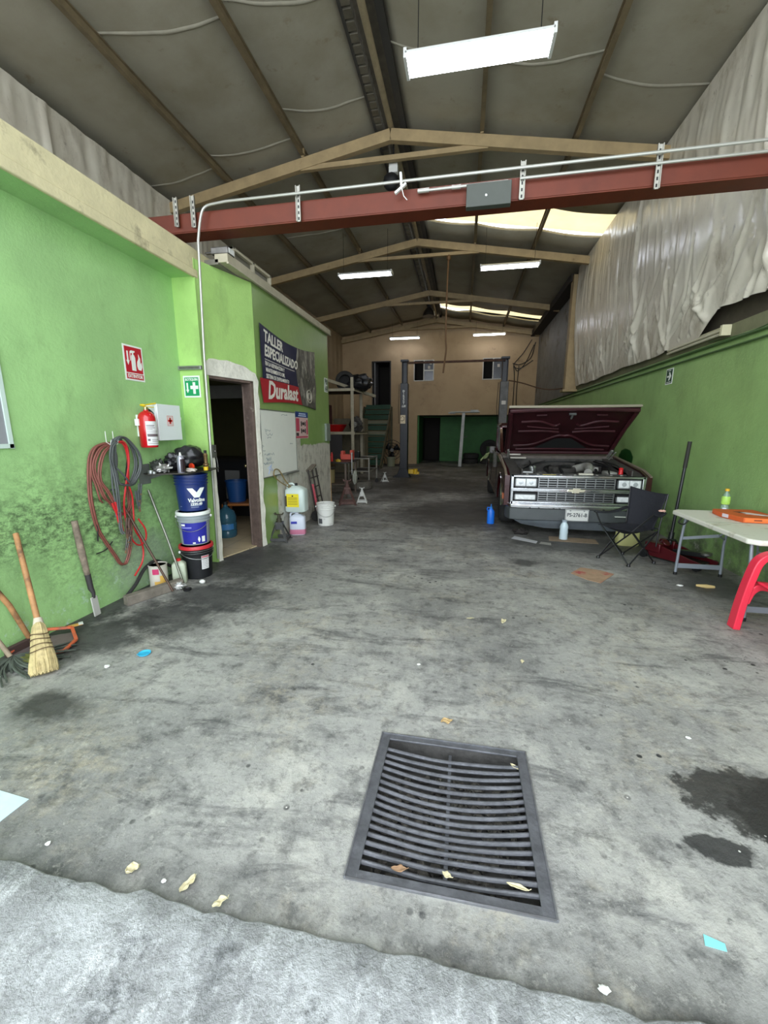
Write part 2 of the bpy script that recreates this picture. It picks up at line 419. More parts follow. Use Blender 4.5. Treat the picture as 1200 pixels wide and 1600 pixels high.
m = MB(); m.cyl(DF @ V((LD-.1, 1.0, .02)), DF @ V((LD-.1, 1.0, .075)), .012); m.blob(DF @ V((LD-.1, 1.0, .09)), (.028, .028, .028), amp=0)
m.cyl(DF @ V((LD-.1, 1.0, -.02)), DF @ V((LD-.1, 1.0, -.075)), .012); m.blob(DF @ V((LD-.1, 1.0, -.09)), (.028, .028, .028), amp=0)
m.build('door_handle', brass, dl)
m = MB(); m.bx(.004, .052, 1.2, 1.34, .0, .03, KF); m.blob(KF @ V((.028, 1.27, .035)), (.014, .014, .014), amp=0); m.build('latch_box', steel, door1, bev=.003)
m = MB(); m.tube([KF @ V((.055, 1.2, .02)), KF @ V((.06, 1.12, .025)), KF @ V((.06, 1.04, .02))], .004, 6); m.build('latch_chain', steel, door1)

# office interior
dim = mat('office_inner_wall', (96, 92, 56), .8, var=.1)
tile = NB('beige_floor_tile', (206, 186, 150), .35)
br = tile.N.new('ShaderNodeTexBrick'); br.offset = 0; br.inputs['Scale'].default_value = 1; br.inputs['Brick Width'].default_value = .33; br.inputs['Row Height'].default_value = .33; br.inputs['Mortar Size'].default_value = .004
tile.L.new(tile.tc, br.inputs['Vector']); tile.layer((150, 132, 104), br.outputs['Fac']); tile = tile.done()
m = MB(); m.add([(-5.3, 4.25, .012), (P1.x-.04, 4.25, .012), (P1.x-.04, 7.5, .012), (-5.3, 7.5, .012)], [(0, 1, 2, 3)])
m = MB(); m.prism([(-5.3, 4.22), (-2.76, 4.22), (-2.60, 4.80), (-2.60, 7.5), (-5.3, 7.5)], 'z', .002, .014); struct(m.build('floor_office', tile, smooth=False))
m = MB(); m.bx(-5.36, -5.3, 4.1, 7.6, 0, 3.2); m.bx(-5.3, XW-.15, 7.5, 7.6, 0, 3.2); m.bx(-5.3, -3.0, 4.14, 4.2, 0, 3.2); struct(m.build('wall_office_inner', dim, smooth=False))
m = MB(); m.bx(-5.4, -2.98, -.3, 4.3, 3.2, 3.25); m.bx(-5.4, XW-.06, 4.3, 7.66, 3.2, 3.25); struct(m.build('ceiling_office_slab', mat('grey_slab', (120, 116, 105), .9, var=.2), smooth=False))
greyf = mat('grey_painted_frame', (158, 156, 148), .6, var=.1)
m = MB(); m.bx(-4.5, -3.3, 6.2, 6.26, 2.0, 2.2); m.bx(-3.38, -3.30, 6.2, 6.26, 0, 2.2); m.bx(-4.5, -4.42, 6.2, 6.26, 0, 2.0)
struct(m.build('trim_office_inner_frame', greyf, bev=.004))
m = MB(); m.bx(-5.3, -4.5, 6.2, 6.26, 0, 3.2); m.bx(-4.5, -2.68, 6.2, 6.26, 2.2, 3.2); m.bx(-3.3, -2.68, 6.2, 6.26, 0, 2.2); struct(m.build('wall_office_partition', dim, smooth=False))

# thin white ledge on top of office wall
m = MB(); m.bx(XW-.1, XW+.05, 4.3, 7.72, 3.215, 3.30); m.bx(XW+.03, XW+.06, 4.3, 7.72, 3.2, 3.22)
struct(m.build('trim_office_ledge', mat('dusty_white_trim', (176, 168, 146), .7, var=.12, scale=8), bev=.005))

# ---- right wall
m = MB(); m.bx(2.9, 3.1, -.3, 18.6, 0, 2.52); struct(m.build('wall_right', green_r, smooth=False))
ledge = mat('dusty_ledge', (118, 118, 88), .85, var=.2, scale=4)
m = MB(); m.prism([(2.9, 2.52), (2.9, 2.66), (2.96, 2.68), (3.1, 2.68), (3.1, 2.52)], 'y', -.3, 18.6)
struct(m.build('trim_right_ledge', ledge, smooth=False))
m = MB(); m.bx(3.0, 3.1, -.3, 18.6, 2.68, 5.75); struct(m.build('wall_right_upper', mat('dark_upper_wall', (84, 76, 62), .9, var=.2), smooth=False))
# ribbed metal cladding beyond the column
def rib(u, v):
    yy = 12.1+6.4*u; zz = 2.5+3.1*v; return (2.88-.012*max(-.6, min(.6, math.sin(yy*2*PI/.2))), yy, zz)
m = MB(); m.grid(320, 1, rib); struct(m.build('wall_right_cladding', mat('zinc_cladding', (132, 130, 124), .55, .25, var=.2, scale=2.5, stain=(90, 76, 60), sscale=1.6, sthr=.55), ang=60))
ycream = mat('yellowed_steel_paint', (164, 142, 104), .6, var=.18, scale=4, stain=(120, 96, 60), sscale=5, sthr=.62)
m = MB(); m.bx(2.60, 2.88, 12.0, 12.02, 2.55, 5.35); m.bx(2.60, 2.88, 12.2, 12.22, 2.55, 5.35); m.bx(2.60, 2.615, 12.0, 12.22, 2.55, 5.35); m.bx(2.54, 2.9, 11.95, 12.28, 2.50, 2.56)
struct(m.build('trim_right_column', ycream, bev=.004))

# ---- rear wall with lower opening, upper doorway and windows
n = NB('beige_rear_paint', (190, 164, 128), .8)
n.layer((172, 146, 112), n.ramp(n.noise(.8, 7, .6), .45, .65, 0, .8)); n.layer((120, 98, 76), n.ramp(n.noise(3, 9, .72), .58, .72, 0, .5))
n.bump(n.noise(5, 6), .2, .02); beige = n.done()
YR = 18.5
def wall_holes(m, x0, x1, z0, z1, holes, y0, y1):
    xs = sorted({x0, x1, *[h[0] for h in holes], *[h[1] for h in holes]}); zs = sorted({z0, z1, *[h[2] for h in holes], *[h[3] for h in holes]})
    for i in range(len(xs)-1):
        for j in range(len(zs)-1):
            cx, cz = (xs[i]+xs[i+1])/2, (zs[j]+zs[j+1])/2
            if any(h[0] < cx < h[1] and h[2] < cz < h[3] for h in holes): continue
            m.bx(xs[i], xs[i+1], y0, y1, zs[j], zs[j+1])
W1 = (-2.2, -1.33, 3.58, 4.45); W2 = (.70, 1.55, 3.58, 4.45)
m = MB(); wall_holes(m, -5.4, 2.95, 0, 5.2, [(-2.02, 2.75, 0, 2.14), (-4.05, -3.2, 2.5, 4.45), W1, W2], YR, YR+.16)
m.prism([(-5.4, 5.2), (2.95, 5.2), (2.95, 5.5), (-1.27, 6.22), (-5.4, 5.5)], 'y', YR, YR+.16)
struct(m.build('wall_rear', beige, smooth=False))
dkgreen = mat('dark_green_paint', (52, 112, 48), .6, var=.2, scale=3)
m = MB(); m.bx(-2.1, -1.95, YR+.16, 20.8, 0, 2.3); wall_holes(m, -2.1, 2.9, 0, 2.3, [(-1.95, -1.12, 0, 2.1)], 20.6, 20.75); m.bx(2.7, 2.9, YR+.16, 20.8, 0, 2.3)
struct(m.build('wall_rear_bay', dkgreen, smooth=False))
m = MB(); m.bx(-2.1, 2.9, YR+.16, 20.8, 2.14, 2.3); struct(m.build('ceiling_rear_bay', mat('bay_soffit', (100, 96, 84), .9), smooth=False))
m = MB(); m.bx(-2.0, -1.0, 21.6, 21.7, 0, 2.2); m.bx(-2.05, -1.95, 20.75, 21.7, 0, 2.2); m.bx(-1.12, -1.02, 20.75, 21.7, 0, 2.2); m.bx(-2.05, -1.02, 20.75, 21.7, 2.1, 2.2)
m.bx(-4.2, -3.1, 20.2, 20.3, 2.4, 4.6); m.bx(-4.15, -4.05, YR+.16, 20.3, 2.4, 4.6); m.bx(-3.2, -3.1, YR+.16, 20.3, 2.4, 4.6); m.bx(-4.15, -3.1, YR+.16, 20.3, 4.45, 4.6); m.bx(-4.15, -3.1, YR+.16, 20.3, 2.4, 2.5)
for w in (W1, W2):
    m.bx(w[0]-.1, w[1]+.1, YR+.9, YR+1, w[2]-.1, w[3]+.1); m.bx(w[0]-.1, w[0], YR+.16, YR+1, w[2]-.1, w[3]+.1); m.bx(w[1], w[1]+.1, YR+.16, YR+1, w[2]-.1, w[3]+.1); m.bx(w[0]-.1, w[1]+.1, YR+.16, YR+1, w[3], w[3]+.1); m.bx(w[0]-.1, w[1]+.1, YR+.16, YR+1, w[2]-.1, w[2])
m.bx(-5.7, 3.3, 21.75, 21.85, -.1, 6.4); m.bx(-5.7, 3.3, 18.7, 21.85, 6.3, 6.4); m.bx(-5.75, -5.65, 18.6, 21.85, -.1, 6.4); m.bx(3.2, 3.3, 18.6, 21.85, -.1, 6.4); m.bx(-5.7, 3.3, 20.9, 21.85, -.1, 0)  # unseen shell added round the rear rooms to stop sky light leaking in
struct(m.build('wall_rear_rooms_and_shell', mat('unlit_room', (44, 40, 36), .9), smooth=False))
alu = mat('white_aluminium', (204, 200, 188), .4)
glass = mat('dusty_window_glass', (86, 88, 92), .15, var=.1)
for i, w in enumerate((W1, W2), 1):
    x0, x1, z0, z1 = w; t = .035; xm = (x0+x1)/2
    m = MB(); m.bx(x0, x1, YR-.02, YR+.04, z0, z0+t); m.bx(x0, x1, YR-.02, YR+.04, z1-t, z1); m.bx(x0, x0+t, YR-.02, YR+.04, z0, z1); m.bx(x1-t, x1, YR-.02, YR+.04, z0, z1); m.bx(xm-.02, xm+.02, YR-.025, YR+.04, z0, z1)
    wd = struct(m.build('window_%d' % i, alu, bev=.003))
    m = MB(); m.bx(xm+.02, x1-t, YR+.005, YR+.012, z0+t, z1-t); p = m.build('window_pane', glass, wd)
    if i == 1:
        m = MB(); m.bx(xm, x1-t, YR-.02, YR+.02, 3.99, 4.04); m.build('crossbar', alu, wd)
    m = MB(); m.bx(xm+.17, xm+.27, YR-.002, YR+.004, 4.08, 4.2)
    if i == 1: m.bx(xm+.24, xm+.34, YR-.002, YR+.004, 4.26, 4.37)
    m.build('sticker', mat('paper_sticker', (196, 186, 172), .7), wd)
m = MB(); m.bx(-4.05, -4.0, YR-.03, YR+.1, 2.5, 4.45); m.bx(-3.25, -3.2, YR-.03, YR+.1, 2.5, 4.45); m.bx(-4.05, -3.2, YR-.03, YR+.1, 4.4, 4.45)
d2 = struct(m.build('door_2', mat('dark_door_frame', (52, 46, 42), .6), bev=.004))
m = MB(); m.bx(-3.96, -3.9, YR+.0, YR+.7, 2.5, 4.4); m.build('door_leaf', mat('grey_door_leaf', (110, 108, 108), .5), d2)
m = MB(); m.cyl((-3.9, YR+.05, 3.4), (-3.84, YR+.05, 3.4), .015); m.build('door_handle', steel, d2)
# rear-left side wall (ribbed sheet) and rear office side
def ribl(u, v):
    yy = 7.7+10.8*u; return (-5.38+.02*max(-.5, min(.5, math.sin(yy*2*PI/.6))), yy, 5.55*v)
m = MB(); m.grid(220, 1, ribl); struct(m.build('wall_left_rear', mat('beige_sheet', (168, 148, 118), .7, var=.15, scale=1.5), ang=60))
m = MB(); m.bx(-5.4, XW-.02, 7.6, 7.66, 0, 3.22); struct(m.build('wall_left_office_end', cream, smooth=False))

# ---- roof : insulated ceiling hung between purlins
XR, ZR, SL = -1.27, 6.22, .17
PL = [-4.08, -2.71]; PR = [.11, 1.45]
def roofz(x): return ZR-SL*abs(x-XR)
bays = [-5.45]+PL+[-1.5, -1.05]+PR+[2.95]
def sag(x):
    for a, b in zip(bays, bays[1:]):
        if a <= x <= b: return .045*math.sin(PI*(x-a)/(b-a)) if b-a > .6 else 0
    return 0
n = NB('grey_insulation_blanket', (164, 158, 140), .7)
n.layer((140, 132, 110), n.ramp(n.noise(1.1, 6, .6), .42, .66, 0, .7))
n.layer((108, 88, 58), n.ramp(n.noise(4, 8, .7), .60, .74, 0, .6))
wr = n.noise(1.1, 3, .5, n.stretch((.5, 1.6, 1)), .6)
n.bump(n.noise(5, 5), .18, .02)
insul = n.done()
SK = [(9.42, 10.42), (16.62, 17.45)]
def roofpart(m, x0, x1, y0, y1, nx=14, ny=4):
    def fn(u, v):
        x = x0+(x1-x0)*u; y = y0+(y1-y0)*v; k = sag(x)
        return (x, y, roofz(x)-k-.012*noise.noise(V((x*1.3, y*.8, 5))))
    m.grid(nx, ny, fn)
Y0R = -.6
m = MB()
for a, b in zip(bays[:3], bays[1:4]): roofpart(m, a, b, Y0R, 18.6, 12, 40)
ys = [Y0R, SK[0][0], SK[0][1], SK[1][0], SK[1][1], 18.6]
for a, b in zip(bays[4:], bays[5:]):
    for k in (0, 2, 4): roofpart(m, a, b, ys[k], ys[k+1], 12, max(2, int((ys[k+1]-ys[k])*2)))
o = struct(m.build('ceiling', insul)); md = o.modifiers.new('thick', 'SOLIDIFY'); md.thickness = .05; md.offset = 1
# folded seams of the blanket, sagging between the purlins
seam = mat('insulation_seam', (166, 160, 143), .6, var=.15)
for (xa, xb, y_, k) in [(-4.08, -2.71, 4.9, .25), (-2.71, -1.5, 5.1, .3), (-4.08, -2.71, 6.9, .3), (-2.71, -1.5, 6.6, .35), (-5.4, -4.08, 7.0, .2), (.11, 1.45, 6.1, -.15), (1.45, 2.85, 6.35, .1), (-1.05, .11, 6.0, .0), (-4.08, -2.71, 9.8, .2), (-2.71, -1.5, 9.2, .3)]:
    m = MB()
    def sf(u, v):
        x = xa+(xb-xa)*u; yy = y_+k*(u-.5)+.05*math.sin(u*4+y_)+.012*noise.noise(V((x*4, y_, 0)))
        return (x, yy+(v-.5)*.035*(1+.6*math.sin(PI*u)), roofz(x)-sag(x)-.012*noise.noise(V((x*1.3, yy*.8, 5)))-.002-.009*math.sin(PI*v))
    m.grid(30, 4, sf); struct(m.build('ceiling_seam', seam))
# ridge strip, battens
m = MB(); m.grid(1, 4, lambda u, v: (-1.5+.45*u, Y0R+19.2*v, ZR+.03)); 
for i in range(128):
    y_ = Y0R+i*.15
    m.bx(-1.5, -1.40, y_, y_+.11, ZR-.12, ZR+.0)
struct(m.build('ceiling_ridge_strip', mat('dark_ridge_metal', (104, 98, 84), .6, .2, var=.3, scale=6), smooth=False))
m = MB(); m.bx(-1.14, -1.05, Y0R, 18.6, ZR-.10, ZR-.02); m.bx(-1.54, -1.5, Y0R, 18.6, ZR-.12, ZR-.02)
struct(m.build('trim_ridge_angle', mat('dark_ridge_angle', (70, 68, 64), .6, .3), smooth=False))
sky_m = bpy.data.materials.new('translucent_fibreglass'); sky_m.use_nodes = True; nt = sky_m.node_tree
for x in list(nt.nodes): nt.nodes.remove(x)
ou = nt.nodes.new('ShaderNodeOutputMaterial'); tr = nt.nodes.new('ShaderNodeBsdfTranslucent'); tp = nt.nodes.new('ShaderNodeBsdfTransparent'); mxs = nt.nodes.new('ShaderNodeMixShader')
tcn = nt.nodes.new('ShaderNodeTexCoord'); nz = nt.nodes.new('ShaderNodeTexNoise'); nz.inputs['Scale'].default_value = 3; mc = nt.nodes.new('ShaderNodeMix'); mc.data_type = 'RGBA'
mc.inputs[6].default_value = (.30, .215, .10, 1); mc.inputs[7].default_value = (.34, .28, .16, 1); nt.links.new(tcn.outputs['Object'], nz.inputs['Vector']); nt.links.new(nz.outputs['Fac'], mc.inputs[0]); nt.links.new(mc.outputs[2], tr.inputs[0])
tp.inputs[0].default_value = (.3, .25, .15, 1); mxs.inputs[0].default_value = .04
nt.links.new(tr.outputs[0], mxs.inputs[1]); nt.links.new(tp.outputs[0], mxs.inputs[2]); nt.links.new(mxs.outputs[0], ou.inputs[0])
for i, (a, b) in enumerate(SK, 1):
    m = MB(); m.grid(20, 1, lambda u, v: (-1.05+4.0*u, a-.08+(b-a+.16)*v, roofz(-1.05+4.0*u)+.10))
    struct(m.build('window_%d' % (i+2), sky_m))
# purlins (C section) : part of the building
purl = mat('brown_steel_purlin', (120, 106, 80), .6, .1, var=.25, scale=5)
for x in PL+PR:
    m = MB(); z = roofz(x); s_ = 1 if x < XR else -1
    m.bx(x-.005, x+.005, Y0R, 18.55, z-.13, z-.02); m.bx(x-.03, x+.03, Y0R, 18.55, z-.03, z-.02); m.bx(x-.03, x+.03, Y0R, 18.55, z-.135, z-.125)
    struct(m.build('trim_purlin', purl, smooth=False))
m = MB(); m.tube([(XR, Y0R, ZR-.13), (XR, 18.5, ZR-.13)], .045, 12); struct(m.build('trim_ridge_pipe', mat('ridge_pipe_paint', (150, 136, 108), .5, var=.2)))
# dark board along the right eave
m = MB(); m.bx(2.55, 2.87, 12.1, 18.5, 5.22, 5.40); struct(m.build('trim_right_eave', mat('dark_eave', (50, 44, 36), .9), smooth=False))
m = MB(); m.bx(-5.4, -5.34, 0, 7.66, 3.2, 5.55); struct(m.build('wall_left_upper', mat('dark_upper_left', (84, 76, 62), .9, var=.2), smooth=False))
# trusses
tr0 = None
for yt in (7.25, 11.0, 14.8, 18.3):
    m = MB(); r = .075
    m.tube([(-5.36, yt, 5.25), (XR, yt, 5.93)], r, 4, False); m.tube([(XR, yt, 5.93), (2.86, yt, 5.25)], r, 4, False)
    m2 = MB()
    for sgn in (-1, 1):
        xe = -5.36 if sgn < 0 else 2.86
        m2.bar((xe, yt, 5.27), (XR, yt, 5.965), .10, .16)
    o = struct(m2.build('trim_truss', ycream, bev=.004))
    m3 = MB(); m3.bar((-2.75, yt, 5.66), (.21, yt, 5.66), .07, .07); m3.build('collar_tie', ycream, o)
    m4 = MB()
    for xx in (-2.71, .11):
        m4.bar((xx, yt, roofz(xx)-.15), (xx, yt, roofz(xx)-.02), .05, .05, (0, 1, 0))
    m4.build('bracket', ycream, o)
# plastic sheets
n = NB('dusty_plastic_sheet', (206, 198, 182), .26)
n.layer((222, 216, 200), n.ramp(n.noise(1.2, 5, .6), .45, .65, 0, .9))
n.layer((134, 120, 96), n.ramp(n.noise(2.6, 9, .72, n.stretch((1, 1.2, .6))), .54, .70, 0, .55))
n.layer((78, 68, 54), n.ramp(n.noise(3.4, 9, .78, n.stretch((1, 1.6, .55)), 1.2), .60, .70, 0, .75))
n.b.inputs['Specular IOR Level'].default_value = .6
plast = n.done()
def ridged(p): return 1-abs(noise.noise(p))*2
import random as _r
def mkfolds(seed, ya, yb, za, zb):
    q = _r.Random(seed); F_ = []
    y = ya
    while y < yb:      # long soft vertical pleats
        F_.append((y, zb+.1, y+q.uniform(-.3, .3), q.uniform(za+.1, za+1.8), q.uniform(.025, .06), q.uniform(.005, .015)*q.choice((1, 1, -1)))); y += q.uniform(.05, .16)
    y = ya
    while y < yb:      # swags drawn up from the lower edge
        c_ = q.uniform(-.05, .2)
        for k in range(q.choice((3, 5, 6))):
            dy = q.uniform(-.35, 1.1); F_.append((y+q.uniform(-.04, .04), za+c_, y-dy, za+c_+q.uniform(.3, 1.25), q.uniform(.018, .045), q.uniform(.012, .035)*q.choice((1, 1, -1))))
        y += q.uniform(.2, .42)
    for y in (5.0, 8.05): F_.append((y, zb, y-.1, za, .035, .05))
    return F_
FO = {1: mkfolds(5, .8, 12, 2.6, 5.5), 31: mkfolds(8, 0, 9.5, 3.3, 5.5)}
def sheet(yy, zz, z0, z1, seed):
    s_ = .022*noise.noise(V((yy*.8, zz*.35, seed)))+.03
    wy = yy+.10*noise.noise(V((yy*1.1, zz*1.1, seed+2))); wz = zz+.10*noise.noise(V((yy*1.1, zz*1.1, seed+7)))
    for (y0, za, y1, zb_, w, am) in FO[seed]:
        if min(y0, y1)-.35 > wy or max(y0, y1)+.35 < wy: continue
        dy, dz = y1-y0, zb_-za; L2 = dy*dy+dz*dz; t_ = ((wy-y0)*dy+(wz-za)*dz)/L2
        if t_ < -.05 or t_ > 1.05: continue
        d = abs((wy-y0)*dz-(wz-za)*dy)/math.sqrt(L2); tt = max(0, min(1, t_))
        if d < 3*w: s_ += am*math.exp(-(d/w)**2)*math.sin(PI*(.12+.76*tt))
    return s_
def zbot(y):
    k = .012*math.sin(y*2.3)+.03*noise.noise(V((y*1.7, 0, 0)))
    if y < 5.75: return 2.86-.2*(5.75-y)*.15+k
    if y < 6.1: return 2.6+.26*(6.1-y)/.35+k-.02
    return 2.61+k
def rsheet(u, v):
    y = 1.2+10.7*u; z1 = 5.47; z0 = zbot(y); z = z0+(z1-z0)*v
    x = 2.86-.17*v-.06*math.sin(PI*min(1, v*1.1))-sheet(y, z, z0, z1, 1)*(1-.75*max(0, v-.8)/.2)
    return (x, y, z)
m = MB(); m.grid(560, 165, rsheet)
tag(m.build('plastic_sheet', plast, smooth=True, ang=180), 'long dusty grey plastic sheet hanging in folds above the right green wall', 'plastic sheet')
def lsheet(u, v):
    y = .3+9.0*u; z1 = 5.42; z0 = 3.26; z = z0+(z1-z0)*v
    return (-5.2+sheet(y, z, z0, z1, 31), y, z)
m = MB(); m.grid(220, 60, lsheet)
tag(m.build('plastic_sheet', plast, smooth=True, ang=180), 'grey plastic sheet hanging behind the cream beam at upper left', 'plastic sheet')
# ================================================================= BIG THINGS
maroon = mat('maroon_car_paint', (54, 11, 16), .22, .15, coat=.6, var=.08)
maroon_in = mat('maroon_underside', (58, 22, 28), .45, var=.3, scale=6)
engine = mat('dirty_engine_grey', (138, 136, 130), .6, .3, var=.45, scale=14, bump=.4)
enginedk = mat('engine_dark', (66, 63, 60), .7, .1, var=.5, scale=14)
bumpgrey = mat('bumper_grey_plastic', (72, 76, 78), .5, var=.15)
lens = mat('clear_lamp_lens', (232, 234, 236), .15, .15, var=.2, scale=30)
dglass = mat('car_glass_dark', (28, 30, 30), .06)
# ---- pickup truck (front faces -y)
TX, TY = 1.59, 6.15
tk = thing('pickup_truck', 'maroon pickup truck with raised hood and chrome grille by the right green wall', 'truck', (TX, TY, 0))
def arch(cy, r, a0, a1, n=12): return [(cy+r*math.cos(a), .36+r*math.sin(a)) for a in [a0+(a1-a0)*i/n for i in range(n+1)]]
FW, RW = .80, 4.05
prof = [(.0, .42), (.0, .86), (.25, .93), (1.45, 1.06), (2.55, 1.08), (5.1, 1.08), (5.1, .45), (RW+.45, .40)]+arch(RW, .45, 0, PI)+[(RW-.45, .36), (FW+.45, .34)]+arch(FW, .45, 0, PI)
for s in (-1, 1):
    m = MB(); x1 = s*.97; x0 = s*.90
    m.prism(prof, 'x', min(x0, x1), max(x0, x1))
    sp = m.build('side_panel', maroon, tk, bev=.018, segs=3)
    for W_ in (FW, RW):
        m = MB(); m.tube([(s*.975, c, z) for c, z in arch(W_, .46, 0, PI)], .013, 6); m.build('wheel_arch_trim', chrome, sp)
    m = MB(); m.bx(min(s*.972, s*.985), max(s*.972, s*.985), .08, .20, .50, .58); m.build('side_marker_lamp', mat('amber_red_lamp', (200, 110, 70), .3), sp, bev=.003)
    # inner fender shelf
    m = MB(); m.prism([(.05, .84), (.25, .9), (1.4, 1.03), (1.4, .99), (.25, .86), (.05, .8)], 'x', min(s*.72, s*.92), max(s*.72, s*.92))
    m.bx(min(s*.55, s*.74), max(s*.55, s*.74), .1, 1.4, .55, .80); m.bx(min(s*.72, s*.74), max(s*.72, s*.74), .05, 1.4, .5, .95)
    m.build('inner_fender', enginedk, tk, bev=.006)
    m = MB(); m.tube([(s*.955, .0, .865), (s*.95, .25, .935), (s*.93, 1.45, 1.065)], .018, 6); m.build('fender_lip', mat('faded_maroon_edge', (140, 128, 112), .4, .3), sp)
    # door lines, handle, window frame, mirror
    m = MB(); m.prism([(1.75, 1.08), (2.22, 1.52), (2.36, 1.60), (2.95, 1.62), (3.0, 1.08), (2.92, 1.08), (2.88, 1.55), (2.38, 1.54), (2.25, 1.46), (1.86, 1.08)], 'x', min(s*.90, s*.84), max(s*.90, s*.84))
    m.build('door_frame', maroon, tk, bev=.008)
    m = MB(); m.prism([(1.86, 1.08), (2.26, 1.47), (2.38, 1.54), (2.88, 1.55), (2.92, 1.08)], 'x', min(s*.865, s*.875), max(s*.865, s*.875)); m.build('side_window', dglass, tk)
    m = MB(); m.tube([(s*.90, 1.82, 1.10), (s*.885, 2.24, 1.51), (s*.875, 2.38, 1.585)], .011, 6); m.build('window_trim', chrome, tk)
    m = MB(); m.bx(min(s*.99, s*1.09), max(s*.99, s*1.09), 1.92, 1.97, 1.07, 1.20); mm = m.build('wing_mirror', mat('mirror_shell_dull', (86, 84, 82), .5, .3), tk, bev=.02, segs=3)
    m = MB(); m.tube([(s*.95, 1.85, 1.07), (s*1.04, 1.92, 1.12)], .012, 6); m.build('mirror_bracket', chrome, mm)
    m = MB(); m.tube([(s*.972, 1.58, .98), (s*.972, 1.60, .45), (s*.972, 3.0, .45), (s*.972, 3.02, 1.0)], .004, 4); m.build('door_seam', black, sp)
    for cy, nm in ((FW, 'front'), (RW, 'rear')):
        tm = MB(); Mx = Matrix.Translation((s*.84, cy, .345)) @ Matrix.Rotation(PI/2, 4, 'Y')
        tm.lathe([(.20, -.11), (.30, -.115), (.335, -.09), (.345, -.04), (.345, .04), (.335, .09), (.30, .115), (.20, .11)], n=40, M=Mx)
        t = tm.build('tyre', rubber, tk)
        tm = MB(); tm.lathe([(.0, s*.05), (.05, s*.08), (.09, s*.06), (.15, s*.045), (.18, s*.07), (.205, s*.10), (.205, -s*.1)], n=28, M=Mx); tm.build('wheel_rim', mat('pale_rim', (176, 174, 168), .35, .6), t)
        if s > 0 or cy == FW: pass
# lower body, floor, bed
m = MB(); m.bx(-.9, .9, 1.45, 5.0, .40, .55); m.bx(-.5, .5, .3, 1.5, .28, .46); m.bx(-.84, -.6, 3.2, 5.0, .5, .9); m.build('chassis', enginedk, tk)
m = MB(); m.bx(-.9, .9, 4.98, 5.06, .5, 1.06); m.bx(-.9, .9, 3.05, 3.12, .5, 1.08); m.build('bed_panel', maroon, tk, bev=.01)
m = MB()
m.prism([(2.28, 1.56), (2.40, 1.635), (2.95, 1.65), (3.05, 1.60), (3.05, 1.55), (2.4, 1.57), (2.32, 1.52)], 'x', -.86, .86); m.bx(-.86, .86, 2.98, 3.04, 1.05, 1.58)
m.build('cab_roof', maroon, tk, bev=.015)
m = MB(); m.add([(-.83, 1.62, 1.09), (.83, 1.62, 1.09), (.76, 2.30, 1.56), (-.76, 2.30, 1.56)], [(0, 1, 2, 3)]); o = m.build('windscreen', dglass, tk); md = o.modifiers.new('t', 'SOLIDIFY'); md.thickness = .008
m = MB(); m.bx(-.8, .8, 2.3, 2.9, .6, 1.25); m.build('bench_seat', mat('dark_seat_vinyl', (50, 38, 36), .6), tk, bev=.05, segs=3)
m = MB(); m.tube([V((-.40+.19*math.cos(a), 2.05-.05*math.sin(a), 1.12+.17*math.sin(a))) for a in [2*PI*i/20 for i in range(20)]], .014, 6, closed=True); m.build('steering_wheel', black, tk)
# cowl
m = MB(); m.prism([(1.36, 1.02), (1.40, 1.07), (1.66, 1.10), (1.66, .95), (1.36, .9)], 'x', -.9, .9); m.build('cowl_panel', mat('dusty_cowl', (92, 84, 78), .6, var=.3, scale=8), tk, bev=.008)
m = MB(); m.bx(-.72, .72, 1.34, 1.38, .45, 1.02); m.build('firewall', enginedk, tk)
m = MB(); m.tube([(-.1, 1.52, 1.115), (.05, 1.50, 1.14), (.62, 1.56, 1.13)], .008, 5); m.tube([(-.6, 1.50, 1.12), (-.2, 1.56, 1.13)], .008, 5); m.build('windscreen_wiper', black, tk)
# engine bay
m = MB(); m.bx(-.24, .24, .45, 1.25, .42, .78); m.bx(-.34, -.2, .5, 1.2, .6, .82); m.bx(.2, .34, .5, 1.2, .6, .82); m.cyl((0, .42, .6), (0, .3, .6), .16, n=20); m.build('engine_block', engine, tk, bev=.02)
m = MB(); m.lathe([(.0, 0), (.21, 0), (.22, .02), (.22, .07), (.2, .09), (.06, .095), (.05, .11), (0, .11)], (-.02, .82, .84), 32); m.build('air_cleaner', enginedk, tk)
ducm = mat('dusty_grey_plastic', (142, 140, 134), .6, var=.2, scale=10)
m = MB(); m.tube(spline([(.16, .78, .9), (.28, .6, .955), (.26, .38, .945), (.2, .2, .90)], 6), [.06]*13+[.055]*6, 12); m.bx(.26, .46, .62, .86, .88, .94); m.build('air_duct', ducm, tk)
m = MB(); m.bx(-.72, .72, .04, .16, .55, .865); m.bx(-.9, .9, .03, .14, .835, .862); m.tube([(-.7, .16, .87), (.7, .16, .87)], .014, 8); m.build('radiator_support', enginedk, tk, bev=.008)
m = MB()
for i in range(9): m.blob((-.64+i*.16+random.uniform(-.03, .03), .10, .868), (.022, .02, .012), n=8, m=5)
m.build('support_bolts', engine, tk)
m = MB(); m.bx(.05, .24, .08, .14, .87, .895); m.build('latch_plate', mat('cream_label', (196, 192, 176), .5), tk, bev=.004)
m = MB(); m.bx(-.44, -.26, .06, .10, .866, .874); m.build('radiator_sticker', mat('yellow_sticker', (178, 160, 62), .5), tk)
m = MB(); m.bx(-.72, -.50, .2, .42, .66, .87); bt = m.build('battery', black, tk, bev=.008)
m = MB(); m.bx(-.71, -.55, .22, .30, .87, .90); m.bx(-.70, -.6, .33, .4, .87, .89); m.build('battery_terminal', galv, bt, bev=.004)
m = MB(); m.cyl((-.5, .62, .74), (-.5, .62, .92), .05, n=14); m.cyl((-.5, .62, .92), (-.5, .62, .95), .06, .05, n=14); m.cyl((-.5, .62, .8), (-.36, .66, .82), .04); m.build('brake_reservoir', galv, tk)
